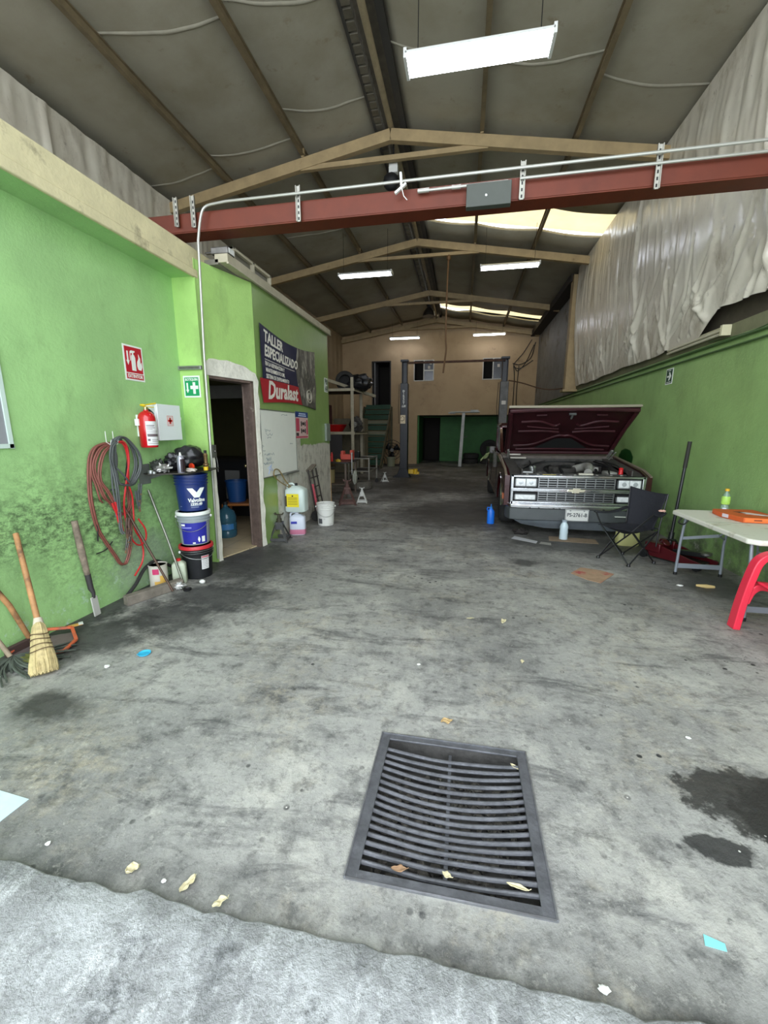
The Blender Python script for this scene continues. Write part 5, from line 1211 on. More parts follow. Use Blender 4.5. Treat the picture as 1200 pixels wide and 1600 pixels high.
def btext(body, size, mt, x, y, bold=0, sx=1, shear=0, nm='lettering', al='LEFT'):
    o = text(body, size, mt, Matrix.Identity(4), t, name=nm, bold=bold, sx=sx, shear=shear, align=al)
    for v in o.data.vertices: v.co = bpt(x+v.co.x, y+v.co.y, .004+v.co.z)
    return o
bl_ = mat('banner_white', (222, 218, 206), .45)
btext('TALLER', .20, bl_, .09, .85, .006, .82, .12); btext('ESPECIALIZADO', .20, bl_, .09, .665, .006, .74, .12)
m = MB(); m.grid(20, 1, lambda u, v: bpt(.09+.95*u, .555+.008*v, .003)); m.build('rule_line', bl_, t)
for i, s in enumerate(('EN LA REPARACION Y', 'MANTENIMIENTO DEL', 'SISTEMA DE ENFRIAMIENTO')): btext(s, .080, bl_, .09, .505-.082*i, .001, .72)
btext('Duralast', .33, bl_, .12, .155, .010, .88, .15)
m = MB(); 
for c, r in (((1.60, .19), .11), ((1.60, .19), .06)):
    m.tube([bpt(c[0]+r*1.0*math.cos(a), c[1]+r*math.sin(a), .006) for a in [2*PI*i/24 for i in range(24)]], .010, 5, closed=True)
m.build('pulley_print', mat('print_pale_grey', (168, 162, 146), .5), ep)
# small poster
t = thing('parts_poster', 'small blue, white and red poster beside the whiteboard', 'poster', (0, 0, 0)); F = wallframe(6.02, 1.37, XW)
m = MB(); rect(m, F, 0, .52, 0, .41, .001, .004); m.build('sheet', mat('poster_pinkish', (206, 176, 172), .5), t)
m = MB(); rect(m, F, 0, .52, .325, .41, .004, .005); m.build('blue_header', mat('poster_blue', (36, 62, 126), .5), t)
m = MB(); rect(m, F, .02, .15, .11, .31, .004, .005); rect(m, F, .44, .50, .06, .29, .004, .005); rect(m, F, 0, .50, .01, .035, .004, .005); m.build('red_field', mat('poster_red', (186, 70, 92), .5), t)
m = MB()
for y0 in (.08, .19):
    rect(m, F, .21, .25, y0, y0+.075, .004, .006); rect(m, F, .37, .41, y0, y0+.075, .004, .006); rect(m, F, .25, .37, y0+.03, y0+.045, .004, .006); rect(m, F, .28, .34, y0+.015, y0+.065, .004, .006)
rect(m, F, .02, .12, .04, .09, .004, .005); m.build('chassis_print', mat('poster_dark', (66, 58, 60), .5), t)
m = MB()
for z_, a, b in ((.38, .14, .42), (.35, .12, .44)):
    x_ = a
    while x_ < b: rect(m, F, x_, x_+.03, z_-.009, z_+.009, .005, .006); x_ += .036
m.build('header_print', mat('poster_pale', (186, 198, 222), .5), t)
# arrow signs
def arrow(F, w, h, label, left=False):
    t = thing('exit_route_sign', label, 'sign', (0, 0, 0)); s = -1 if left else 1
    m = MB(); rect(m, F, -w/2, w/2, -h/2, h/2, .001, .005); m.build('plate', whs, t)
    m = MB(); rect(m, F, -w*.42, w*.42, -h*.43, h*.43, .005, .006); m.build('green_field', dgs, t)
    m = MB(); m.prism([(s*a*w, b*h) for a, b in [(-.3, .05), (.02, .05), (-.08, .26), (.08, .26), (.32, -.0), (.08, -.26), (-.08, -.26), (.02, -.06), (-.3, -.06)]], 'z', .006, .0075, F); m.build('arrow', whs, t)
    m = MB(); rect(m, F, -w*.2, w*.2, h*.34, h*.38, .006, .007); rect(m, F, -w*.3, w*.3, -h*.38, -h*.34, .006, .007); m.build('small_print', whs, t)
arrow(wallframe(7.52, 2.31, XW), .17, .25, 'green exit route arrow sign at the far end of the left office wall', True)
arrow(frame((2.9, 6.85, 2.26), (0, -1, 0), (0, 0, 1)), .2, .22, 'green exit route arrow sign on the right green wall')
m = MB(); m.bx(XW, XW+.04, 7.38, 7.60, 1.30, 1.62); tag(m.build('conduit_box', mat('grey_box_paint', (118, 128, 116), .5, var=.2), bev=.005), 'grey metal box low on the far end of the left office wall', 'box')
t = thing('window_frame', 'old white metal window frame lying on the ledge above the office wall', 'window frame', (-2.55, 4.95, 3.305))
m = MB(); FX = .0
for a, b, c, d in [(-.45, .45, 0, .03), (-.45, .45, .11, .14), (-.45, -.42, 0, .14), (.42, .45, 0, .14), (-.02, .02, 0, .14)]: m.bx(-.06, .04, a, b, c, d)
m.build('frame', mat('dusty_offwhite', (188, 180, 158), .6, var=.1), t, bev=.004)
m = MB(); m.bx(-.01, .0, -.42, .42, .03, .11); m.build('pane', mat('dull_dark_pane', (100, 98, 84), .3), t)
t = thing('floodlight', 'small broken metal floodlight at the near end of the office ledge', 'lamp', (-2.58, 4.40, 3.31))
m = MB(); m.bx(-.10, .10, -.07, .07, .0, .07); m.bx(-.2, -.1, -.02, .02, .03, .05); m.build('housing', steel, t, bev=.01)
m = MB(); m.bx(.10, .105, -.05, .05, .01, .06); m.build('glass', white, t)

# ---- inside the office
garm = mat('water_bottle_blue', (66, 112, 132), .12, trans=.35)
t = thing('water_bottle', 'large blue water cooler bottle standing inside the office doorway', 'water bottle', (-3.25, 5.15, .014))
m = MB(); m.lathe([(0, 0), (.12, 0), (.135, .02), (.135, .09), (.128, .10), (.135, .11), (.135, .2), (.128, .21), (.135, .22), (.135, .30), (.11, .37), (.05, .41), (.03, .43), (.03, .48), (0, .48)], n=32); m.build('bottle_body', garm, t)
m = MB(); wrap_patch(m, .136, .136, -1.5, -.3, .12, .2, off=.001); m.build('label', mat('water_label', (60, 120, 176), .4), t)
m = MB(); m.cyl((0, 0, .46), (0, 0, .50), .034, n=16); m.build('cap', black, t)
chb = mat('brown_plastic_chair', (166, 104, 52), .4)
t = thing('plastic_chair', 'brown plastic chair inside the office behind the water bottle', 'chair', (-3.30, 5.66, .014), .3)
for sx_1 in (-1, 1):
    for sy_1 in (-1, 1):
        m = MB(); m.tube([(sx_1*.24, sy_1*.24, .0), (sx_1*.21, sy_1*.2, .4)], [.02, .03], 8); m.build('leg', chb, t)
m = MB(); m.bx(-.24, .24, -.22, .22, .38, .42); m.build('seat', chb, t, bev=.02)
m = MB(); m.bx(.2, .24, -.22, .22, .42, .62); m.build('backrest', chb, t, bev=.02)
t = thing('storage_bin', 'blue plastic bin standing on the brown chair inside the office', 'bin', (-3.36, 5.66, .436))
m = MB(); m.lathe([(0, 0), (.125, 0), (.155, .30), (.165, .305), (.165, .32), (.15, .32), (.12, .015), (0, .015)], n=32); m.build('bin_body', mat('blue_bin', (28, 74, 130), .45), t)
t = thing('office_counter', 'dark counter at the back of the office seen through the doorway', 'counter', (-4.4, 6.8, .014))
m = MB(); m.bx(-.8, 1.1, -.3, .3, 0, .96); m.build('body', mat('dark_cabinet', (34, 34, 36), .6), t)
m = MB(); m.bx(-.84, 1.14, -.34, .34, .96, 1.0); m.build('top', mat('dark_top', (44, 42, 40), .4), t)
m = MB(); m.bx(.35, .62, -.32, -.30, .3, .8); m.build('paper_sheet', mat('grey_paper', (150, 150, 146), .8), t)

# ================================================================= THINGS BEYOND THE DOOR
wj = mat('clear_jug_plastic', (196, 210, 204), .3)
jf = jug('coolant_jug', 'pink half-filled coolant jug with blue mark under the large jug', (-2.335, 5.52, 0), .23, .17, .33, mat('white_jug', (200, 206, 220), .35), rz=.25, fill=mat('pink_coolant', (196, 120, 146), .35), fillh=.085, capm=mat('pale_cap', (206, 206, 214), .4))
m = MB(); m.bx(-.085, .0, -.089, -.087, .17, .205); m.build('blue_mark', mat('blue_label', (44, 50, 160), .4), jf, bev=.0)
jb = jug('large_water_jug', 'large clear jug with yellow label stacked above the pink jug by the whiteboard', (-2.355, 5.56, .335), .30, .24, .41, wj, rz=.08)
m = MB(); m.bx(-.11, .07, -.124, -.122, .08, .27); m.build('yellow_label', mat('yellow_label', (222, 204, 30), .5), jb)
m = MB(); m.bx(-.13, -.105, -.125, -.122, .09, .24); m.cyl((-.02, -.1255, .24), (-.02, -.124, .24), .012)
for z in (.215, .2, .185, .165, .15, .13, .115): m.bx(-.09, .05, -.1255, -.124, z, z+.004)
m.build('label_print', mat('dark_print', (60, 52, 24), .5), jb)
m = MB(); m.tube(spline([(-2.42, 5.47, .69), (-2.46, 5.26, .80), (-2.475, 5.12, .90), (-2.475, 5.15, .975), (-2.475, 5.28, .955), (-2.45, 5.41, .80), (-2.41, 5.50, .69)], 6), .008, 8)
tag(m.build('loop_hose', mat('yellow_brown_hose', (132, 112, 66), .4)), 'thin yellowish hose looping out of the large jug against the whiteboard', 'hose')
def jackstand(loc, mt, s, label, rz=0, grp=None, rusty=None):
    t = thing('jack_stand', label, 'jack stand', loc, rz, group='jack stands'); r2 = rusty or mt
    for k in range(4):
        a = PI/4+k*PI/2; p = V((math.cos(a)*.20, math.sin(a)*.20, 0))*s; q = V((math.cos(a)*.045*s, math.sin(a)*.045*s, .30*s))
        m = MB(); m.bar(q, p, .045*s, .012*s, up=(math.cos(a), math.sin(a), .4)); m.bx(p.x-.02*s, p.x+.02*s, p.y-.02*s, p.y+.02*s, 0, .012); m.build('leg', mt, t, bev=.003)
    for k in range(4):
        m = MB(); a = PI/4+k*PI/2; b = a+PI/2; z = .04*s; r = .185*s
        m.bar((math.cos(a)*r, math.sin(a)*r, z), (math.cos(b)*r, math.sin(b)*r, z), .006, .05*s); 
        m.build('base_rail', mt, t, bev=.002); m = MB(); z = .25*s; r = .075*s; m.bar((math.cos(a)*r, math.sin(a)*r, z), (math.cos(b)*r, math.sin(b)*r, z), .006, .12*s); m.build('side_plate', mt, t, bev=.002)
    m = MB(); m.cyl((0, 0, .2*s), (0, 0, .36*s), .042*s, n=16); m.build('collar', r2, t)
    m = MB(); m.cyl((0, 0, .2*s), (0, 0, .42*s), .026*s, n=14); m.prism([(-.075*s, .45*s), (-.06*s, .42*s), (.06*s, .42*s), (.075*s, .45*s), (.06*s, .455*s), (.045*s, .43*s), (-.045*s, .43*s), (-.06*s, .455*s)], 'y', -.028*s, .028*s); m.build('saddle_post', r2, t)
    return t
js = mat('dark_grey_hammered', (78, 78, 78), .45, .4, var=.15, scale=15)
jackstand((-2.44, 5.13, 0), js, .86, 'large dark grey jack stand on the floor beside the office door', .15, rusty=mat('rusty_green_post', (72, 70, 56), .6, .4))
# white bucket
wbk = mat('dirty_white_bucket', (214, 214, 208), .45, stain=(112, 108, 102), sscale=14, sthr=.60)
t = bucket('white_bucket', 'dirty white open bucket with wire handle beside the hand truck', (-2.13, 6.18, 0), wbk, .36, .142, .125, None, .15, rzh=-1.2)
m = MB(); wrap_patch(m, .128, .132, -2.25, -1.7, .04, .12); m.build('grey_label', mat('dark_label_print', (84, 86, 88), .6), t)
# hand truck
t = thing('hand_truck', 'dark hand truck with pinkish red tube leaning on the bare wall', 'hand truck', (-2.40, 6.62, 0), 0); hk = mat('dark_rusty_frame', (52, 46, 44), .6, .3, var=.3, scale=8); pk = mat('pinkish_red_paint', (176, 72, 84), .5)
def hp(a, z): return V((-.085*z/.9-.0, a, z))     # leans to the wall
for y in (-.20, .0, .20):
    m = MB(); m.tube([hp(y*1.0+.02, .03)+V((.03, 0, 0)), hp(y*.9-.06, .86)], .014, 8); m.build('rail', hk, t)
m = MB()
for z in (.2, .38, .56, .72): m.tube([hp(-.20-.03*z, z)+V((.015, 0, 0)), hp(.18-.03*z, z)+V((.015, 0, 0))], .010, 6)
m.build('cross_bars', hk, t)
m = MB(); m.tube([hp(-.15, .08)+V((.05, 0, 0)), hp(-.20, .62)+V((.03, 0, 0))], .022, 10); m.build('red_tube', pk, t)
m = MB(); m.bar(hp(-.24, .84), hp(.06, .92), .09, .03); m.build('grip_pad', mat('grey_brown_pad', (104, 96, 84), .8, var=.2), t, bev=.008)
m = MB(); m.bx(.0, .16, -.2, .2, .005, .02); m.build('toe_plate', hk, t)
for y in (-.22, .24):
    m = MB(); m.lathe([(.03, -.02), (.08, -.025), (.09, -.015), (.09, .015), (.08, .025), (.03, .02)], n=20, M=Matrix.Translation((.0+.03, y, .09)) @ Matrix.Rotation(PI/2, 4, 'X')); m.build('wheel', rubber, t)
m = MB(); m.tube([(-2.54, 7.73, .0), (-2.555, 7.73, 1.28)], .012, 8); tag(m.build('wooden_pole', mat('yellow_wood_pole', (196, 154, 104), .6)), 'thin pale wooden pole standing at the corner of the office wall', 'pole')
brj = mat('brown_rusty_stand', (92, 66, 60), .6, .3, var=.3, scale=10)
jackstand((-2.30, 8.05, 0), brj, 1.15, 'tall rusty brown jack stand behind the wooden pole', .3)
jackstand((-2.05, 8.3, 0), mat('white_stand', (196, 196, 190), .5), .72, 'white jack stand in front of the brown-legged bench', .2, grp=None)
jackstand((-2.24, 11.9, 0), mat('white_stand', (196, 196, 190), .5), .62, 'small white jack stand next to the wheeled cart at the back left', .5)
# bench
bm = mat('bench_brown_steel', (98, 86, 76), .6, .2, var=.3, scale=8)
t = thing('work_bench', 'narrow steel bench with brown legs behind the office wall corner, covered in tools', 'bench', (-2.86, 9.15, 0))
for sx1 in (-.36, .34):
    for sy1 in (-.42, .42):
        m = MB(); m.bx(sx1-.02, sx1+.02, sy1-.02, sy1+.02, 0, .78); m.build('leg', bm, t, bev=.002)
m = MB(); m.bx(-.4, .4, -.46, .46, .78, .81); m.build('bench_top', mat('greasy_top', (58, 56, 56), .4, .2, var=.4, scale=10), t, bev=.004)
m = MB(); m.bx(-.38, .36, -.44, .44, .30, .32); m.build('lower_shelf', bm, t)
m = MB(); m.lathe([(0, 0), (.10, 0), (.11, .3), (0, .3)], (-2.95, 8.95, .32), 20); tag(m.build('canister', mat('khaki_canister', (136, 122, 82), .6)), 'khaki canister on the lower shelf of the brown-legged bench', 'canister')
m = MB(); m.blob((-2.38, 9.0, .45), (.05, .10, .14), n=18, m=12, amp=.25, seed=40); tag(m.build('hanging_rag', mat('pale_rag', (156, 158, 146), .9)), 'pale rag hanging from the side of the brown-legged bench', 'rag')
coral = mat('coral_plastic', (214, 92, 78), .45); rd = mat('bright_red', (186, 32, 30), .4)
m = MB(); m.bx(-2.80, -2.52, 9.3, 9.5, .82, .94); m.bx(-2.80, -2.74, 9.3, 9.5, .94, 1.02); m.bx(-2.58, -2.52, 9.3, 9.5, .94, 1.04); tag(m.build('pipe_bracket', coral, bev=.01), 'coral-coloured tool cradle on the brown-legged bench', 'tool')
for x, y, z, s, c, nm, lb in [(-2.98, 8.95, .81, (.11, .10, .14), coral, 'coral_container', 'coral container at the left of the bench tools'), (-2.86, 8.82, .81, (.05, .05, .22), rd, 'red_spray_bottle', 'narrow red bottle standing among the bench tools'), (-2.97, 8.74, .81, (.09, .05, .05), rd, 'red_tray', 'small red tray at the front of the bench top'), (-2.70, 8.78, .81, (.12, .06, .06), mat('mustard_plastic', (176, 146, 32), .5), 'yellow_tool', 'mustard yellow power tool on the bench front edge')]:
    t = thing(nm, lb, 'container', (x, y, z)); m = MB(); m.lathe([(0, 0), (s[0]*.48, 0), (s[0]*.5, .01), (s[0]*.5, s[2]*.75), (s[0]*.25, s[2]*.85), (s[0]*.22, s[2])], n=16, sy=s[1]/s[0]); m.build('body', c, t)
    m = MB(); m.cyl((0, 0, s[2]*.95), (0, 0, s[2]*1.12), .012); m.build('cap', black, t)
m = MB(); m.cyl((-2.45, 9.0, .78), (-2.45, 9.0, .98), .018); m.cyl((-2.45, 9.0, .98), (-2.45, 9.0, 1.0), .03); m.cyl((-2.45, 9, .5), (-2.45, 9.0, .8), .014)
tag(m.build('steel_hammer', galv), 'bright steel T-bar hooked on the right edge of the brown-legged bench', 'tool')
# cart
t = thing('tool_cart', 'low grey steel frame cart behind the bench at the back left', 'cart', (-2.72, 11.2, 0)); cm_ = mat('grey_cart_steel', (136, 132, 122), .45, .4, var=.2)
for x in (-.28, .28):
    for y in (-.5, .5):
        m = MB(); m.bx(x-.018, x+.018, y-.018, y+.018, .12, .78); lg = m.build('leg', cm_, t); m = MB(); m.lathe([(.01, -.015), (.05, -.018), (.05, .018), (.01, .015)], n=14, M=Matrix.Translation((x, y, .05)) @ Matrix.Rotation(PI/2, 4, 'X')); m.bx(x-.02, x+.02, y-.02, y+.02, .08, .13); m.build('caster', rubber, lg)
m = MB(); 
for z in (.40, .74):
    for y in (-.5, .5): m.bx(-.28, .28, y-.015, y+.015, z, z+.03)
    for x in (-.28, .28): m.bx(x-.015, x+.015, -.5, .5, z, z+.03)
m.build('frame_rails', cm_, t)
m = MB(); m.bx(-.27, .27, -.49, .49, .40, .415); m.bx(-.27, .0, -.49, .49, .74, .75); m.build('cart_tray', mat('dark_tray', (56, 54, 52), .6), t)
t = thing('car_battery', 'black car battery on the upper tray of the grey cart', 'battery', (-2.86, 10.9, .752)); m = MB(); m.bx(-.12, .12, -.09, .09, 0, .17); m.build('case', black, t, bev=.006); m = MB(); m.cyl((-.08, 0, .17), (-.08, 0, .19), .012); m.cyl((.08, 0, .17), (.08, 0, .19), .012); m.build('terminal', galv, t)
def tyre(loc, label, R_=.32, w=.2, lying=True, rot=None, grp='loose tyres', rim=True, tmat=None):
    t = thing('tyre', label, 'tyre', loc, group=grp, rot=rot)
    m = MB(); m.lathe([(R_*.6, 0), (R_*.85, -.005), (R_*.97, .02), (R_, .06), (R_, w-.06), (R_*.97, w-.02), (R_*.85, w+.005), (R_*.6, w), (R_*.6, 0)], n=40); m.build('tread', tmat or rubber, t)
    if rim: m = MB(); m.lathe([(0, w*.55), (.08, w*.6), (R_*.5, w*.5), (R_*.58, w*.95), (R_*.6, w*.95)], n=24); m.build('rim', steel, t)
    return t
tyre((-2.62, 10.3, 0), 'dusty tyre lying flat on the floor beside the cart', .34, .2, tmat=mat('dusty_tyre', (96, 92, 84), .85, var=.3, scale=8))
# storage rack
rk = mat('cream_angle_iron', (176, 168, 146), .6, var=.2, scale=6)
t = thing('storage_rack', 'cream angle iron rack with three levels at the back left', 'rack', (-3.75, 13.2, 0))
for x, y, h in [(-.9, -.8, 2.85), (.42, -.8, 3.05), (-.9, .8, 2.85), (.30, .8, 2.95)]:
    m = MB(); m.bx(x-.05, x+.05, y-.04, y-.03, 0, h); m.bx(x-.05, x-.04, y-.04, y+.05, 0, h); m.build('post', rk, t)
for z in (1.42, 2.70):
    m = MB(); m.bx(-.95, .5, -.85, .85, z, z+.025); sh_ = m.build('shelf', mat('dark_shelf_board', (70, 58, 48), .8), t); m = MB(); m.bx(-.95, .5, -.87, -.85, z-.05, z+.03); m.bx(.48, .5, -.85, .85, z-.05, z+.03); m.build('shelf_lip', rk, sh_)
m = MB(); m.bar((-.40, -.95, 3.0), (.78, .85, 2.62), .05, .09); m.build('diagonal_rail', rk, t)
m = MB(); m.bx(-.9, .1, -.9, -.87, .62, 1.36); m.build('cover_panel', mat('dark_grey_board', (58, 56, 58), .6), t)
tyre((-3.75, 13.1, 3.02), 'black tyre standing on the top shelf of the cream rack', .30, .2, rot=(PI/2, 0, .3), rim=False)
m = MB(); m.blob((-3.35, 13.35, 2.98), (.42, .3, .26), n=26, m=16, amp=.18, seed=50); tag(m.build('black_cover', bag), 'dark covered bundle on the top shelf of the cream rack', 'bundle')
t = thing('red_drain_pan', 'red plastic drain pan on the middle shelf of the cream rack', 'pan', (-4.05, 12.7, 1.45)); m = MB(); m.lathe([(0, 0), (.30, 0), (.42, .20), (.45, .21), (.45, .22), (.41, .21), (.29, .015), (0, .015)], n=30); m.build('pan', mat('dark_bright_red', (186, 24, 24), .4), t)
t = thing('engine_part', 'dark gearbox casing on the middle shelf of the cream rack', 'engine part', (-3.35, 12.9, 1.45)); m = MB(); m.blob((0, 0, .22), (.2, .22, .22), n=22, m=14, amp=.3, freq=4, seed=61); m.build('casing', enginedk, t)
m = MB(); m.cyl((0, -.2, .22), (0, -.3, .22), .09, n=18); m.build('flange', engine, t)
m = MB(); m.bx(-4.6, -4.3, 12.7, 13.4, 1.45, 2.3); tag(m.build('cardboard_box', mat('reddish_box', (86, 44, 44), .8, var=.3), bev=.004), 'dark reddish box standing on the middle shelf of the cream rack', 'box')
m = MB(); m.bx(-4.5, -3.4, 14.2, 14.8, 0, 1.9); tag(m.build('storage_cabinet', mat('grey_olive_cabinet', (116, 108, 88), .7, var=.2), bev=.01), 'grey olive cabinet standing behind the cream rack', 'cabinet')
# stairs
t = thing('staircase', 'steep dark green wooden staircase up to the rear doorway', 'stairs', (-3.75, 17.1, 0)); sg = mat('dark_green_treads', (34, 76, 52), .5, var=.15, scale=5); sr = mat('grey_green_stringer', (92, 88, 66), .7, var=.2)
Y0s, Y1s, Z1s = -1.15, 1.18, 2.5
for i in range(11):
    k = (i+.7)/11; yy = Y0s+(Y1s-Y0s)*k; zz = Z1s*k
    m = MB(); m.bx(-.56, .56, yy-.02, yy+.24, zz-.03, zz+.02); 
    if i not in (5, 7): m.bx(-.56, .56, yy+.20, yy+.22, zz+.02, zz+.165)
    m.build('tread', sg, t, bev=.003)
for k in (5.2, 7.2): m = MB(); k = (k+.5)/11; m.bx(-.56, .56, Y0s+(Y1s-Y0s)*k+.1, Y0s+(Y1s-Y0s)*k+.12, Z1s*k-.02, Z1s*k+.16); m.build('pale_riser', mat('pale_grey_green', (136, 132, 108), .7), t)
for s in (-1, 1): m = MB(); m.bar((s*.6, Y0s-.05, .05), (s*.6, Y1s, Z1s-.06), .05, .24); m.build('stringer', sr, t)
m = MB(); m.bx(.58, .66, Y1s-.1, Y1s, 0, 2.5); m.bx(.58, .62, Y1s-.6, Y1s-.52, 0, 1.7); m.build('support_post', sr, t)
m = MB(); m.bx(-.6, .62, Y1s, Y1s+.1, 2.42, 2.5); m.build('landing', sg, t)
# under the stairs/lift left: fan, bucket, bottles
t = thing('floor_fan', 'black floor fan behind the left lift post', 'fan', (-2.98, 17.6, 0)); 
m = MB()
for r in (.18, .3, .42):
    m.tube([(r*math.cos(a), -.06, .66+r*math.sin(a)) for a in [2*PI*i/30 for i in range(30)]], .012, 5, closed=True)
for k in range(12): a = PI*k/6; m.tube([(.05*math.cos(a), -.06, .66+.05*math.sin(a)), (.42*math.cos(a), -.06, .66+.42*math.sin(a))], .005, 4)
m.build('guard', black, t)
for k in range(3):
    m = MB(); a = k*2*PI/3; m.add([(0, 0, .66), (.35*math.cos(a), .02, .66+.35*math.sin(a)), (.35*math.cos(a+.9), -.04, .66+.35*math.sin(a+.9)), (.1*math.cos(a+1), -.02, .66+.1*math.sin(a+1))], [(0, 1, 2, 3)]); o = m.build('blade', blackp, t); md = o.modifiers.new('t', 'SOLIDIFY'); md.thickness = .006
m = MB(); m.cyl((0, .12, .66), (0, -.08, .66), .08, n=16); m.build('motor', steel, t)
m = MB(); m.bx(-.3, .3, -.15, .15, 0, .03); m.tube([(-.3, 0, .02), (-.46, 0, .66)], .015, 6); m.tube([(.3, 0, .02), (.46, 0, .66)], .015, 6); m.build('stand', black, t)
bucket('paint_bucket', 'pale grey-green bucket on the floor in front of the fan', (-2.95, 17.1, 0), mat('pale_greengrey', (146, 148, 122), .6), .38, .17, .16, mat('pale_lid', (156, 156, 132), .5))
for x, lb in ((-3.42, 'small pale bottle at the left of the grey-green bucket'), (-3.31, 'small pale bottle next to the grey-green bucket')):
    t = thing('plastic_bottle', lb, 'bottle', (x, 17.0, 0)); m = MB(); m.lathe([(0, 0), (.045, 0), (.045, .2), (.02, .25), (.02, .28), (0, .28)], n=14); m.build('bottle_body', mat('pale_bottle', (160, 156, 136), .5), t); m = MB(); m.cyl((0, 0, .28), (0, 0, .31), .02); m.build('cap', black, t)
# rear prop and tyres
t = thing('support_prop', 'pale steel post with a flat head plate propping the rear opening', 'prop', (-.05, 17.6, 0)); pp = mat('pale_grey_prop', (176, 176, 170), .5, .2, var=.2, scale=4)
m = MB(); m.prism([(-.12, 0), (.02, 0), (.10, 2.2), (-.02, 2.2)], 'y', -.05, .05); m.build('post', pp, t, bev=.006)
m = MB(); m.bx(-.5, .68, -.25, .25, 2.2, 2.24); m.bx(-.58, -.3, -.1, .1, 2.16, 2.22); m.bx(.3, .62, -.26, -.2, 2.22, 2.30); m.build('head_plate', pp, t, bev=.006)
m = MB(); m.tube([(.08, -.05, 1.2), (.22, -.08, 1.25)], .012, 6); m.build('handle', steel, t)
t0 = tyre((.36, 19.4, 0), 'tyre lying in the dark bay right of the steel prop', .36, .22, rim=False)
dup(t0, (1.12, 19.3, 0), .4, 'tyre lying in the dark bay below the standing tyre'); dup(t0, (.38, 19.38, .232), 1., 'tyre lying on top of another tyre in the dark bay')
t4 = tyre((1.62, 19.5, .80), 'worn tyre standing upright in the dark bay behind the truck', .42, .2, rot=(PI/2, .1, 0), rim=False)
t4.location = (1.19, 19.45, .235+.42)
# ================================================================= RIGHT SIDE
# folding table
t = thing('folding_table', 'white folding plastic table with grey legs beside the right green wall', 'table', (2.52, 4.10, 0))
tm_ = mat('table_offwhite', (220, 218, 206), .5, stain=(176, 170, 150), sscale=5, sthr=.56); lg_ = mat('grey_table_leg', (150, 156, 166), .4, .3)
m = MB(); X0, X1, Y0_, Y1_ = -.345, .345, -.64, .64; c = .06
out_ = [(X0+c, Y0_), (X1-c, Y0_), (X1, Y0_+c), (X1, Y1_-c), (X1-c, Y1_), (X0+c, Y1_), (X0, Y1_-c), (X0, Y0_+c)]
m.prism(out_, 'z', .638, .682); m.build('table_top', tm_, t, bev=.012, segs=3)
m = MB(); m.bx(X0+.01, X1-.01, -.004, .004, .6825, .684); m.build('fold_seam', mat('seam_grey', (150, 148, 136), .7), t)
for s, yy in ((-1, -.55), (1, .52)):
    for k, xx in enumerate((-.26, .14)):
        m = MB(); m.tube([(xx, yy*.92, .64), (xx+.0, yy, .35), (xx+.02*k, yy+s*.015, .02)], .0135, 10); l_ = m.build('leg', lg_, t)
        m = MB(); m.cyl((xx+.02*k, yy+s*.015, .0), (xx+.02*k, yy+s*.015, .03), .017, n=12); m.build('foot_cap', black, l_)
    m = MB(); m.bar((-.26, yy+s*.012, .10), (.15, yy+s*.012, .10), .014, .05); m.build('cross_bar', lg_, t, bev=.003)
    m = MB(); m.bar((-.25, yy, .40), (-.06, yy*.5, .50), .012, .03); m.tube([(-.06, yy*.5, .50), (.0, yy*.25, .63)], .008, 6); m.tube([(.14, yy, .40), (-.06, yy*.5, .50)], .008, 6); m.build('brace', lg_, t)
m = MB(); m.tube(spline([(X0+.02, .30, .635), (X0-.01, .31, .59), (X0-.01, .41, .59), (X0+.02, .42, .635)], 4), .007, 8); m.build('carry_handle', black, t)
# pizza style box
t = thing('cardboard_tray_box', 'flat orange cardboard box with white sticker on the white table', 'box', (2.68, 4.33, .684), 0)
ob = mat('orange_cardboard', (206, 92, 40), .6); ob2 = mat('bright_orange_print', (232, 120, 58), .6)
m = MB(); m.prism([(-.235, -.02), (-.19, -.21), (.12, -.23), (.17, -.05), (.15, .2), (-.2, .2)], 'z', 0, .045)
m = MB(); m.prism([(-.23, .06), (-.18, -.20), (.15, -.22), (.15, .24), (-.20, .24)], 'z', 0.0, .045); bx_ = m.build('box_body', ob, t, bev=.002)
def onface(p, q, a, b, z0, z1, off=.0015):
    p = V((*p, 0)); q = V((*q, 0)); d = (q-p).normalized(); nn = V((d.y, -d.x, 0)); L_ = (q-p).length
    return frame(p+nn*.0, d, (0, 0, 1)), L_
Fb, L_ = onface((-.23, .06), (-.18, -.20), 0, 0, 0, 0)
m = MB(); m.bx(.03, .10, .008, .040, -.0, .0015, Fb); m.build('white_sticker', mat('sticker_white', (216, 206, 214), .5), t)
Fb, L_ = onface((-.18, -.20), (.15, -.22), 0, 0, 0, 0)
m = MB(); m.bx(.01, L_-.0, .006, .043, 0, .0012, Fb); fp = m.build('front_print', ob2, t)
m = MB(); m.bx(.08, .14, .018, .030, .0012, .002, Fb); m.bx(.21, .29, .016, .032, .0012, .002, Fb); m.build('front_marks', mat('print_brown', (140, 66, 36), .6), fp)
m = MB(); m.prism([(-.06, .0), (.04, -.08), (.10, -.08), (.0, .04)], 'z', .0455, .0465); m.prism([(.0, .08), (.06, .0), (.16, -.13), (.12, -.14), (.03, -.04), (-.06, .06)], 'z', .0455, .0468)
m.build('top_print', mat('print_white_pink', (222, 206, 206), .6), t)
m = MB(); m.prism([(-.10, .1), (-.05, .02), (.04, -.10), (.09, -.10), (-.0, .04), (-.04, .11)], 'z', .0452, .0458); m.build('top_print_dark', mat('print_black', (40, 26, 26), .6), t)
t = thing('drink_bottle', 'clear drink bottle with green label and yellow cap on the white table', 'bottle', (2.60, 4.60, .684))
gp = mat('clear_pet', (176, 206, 186), .12, trans=.6); 
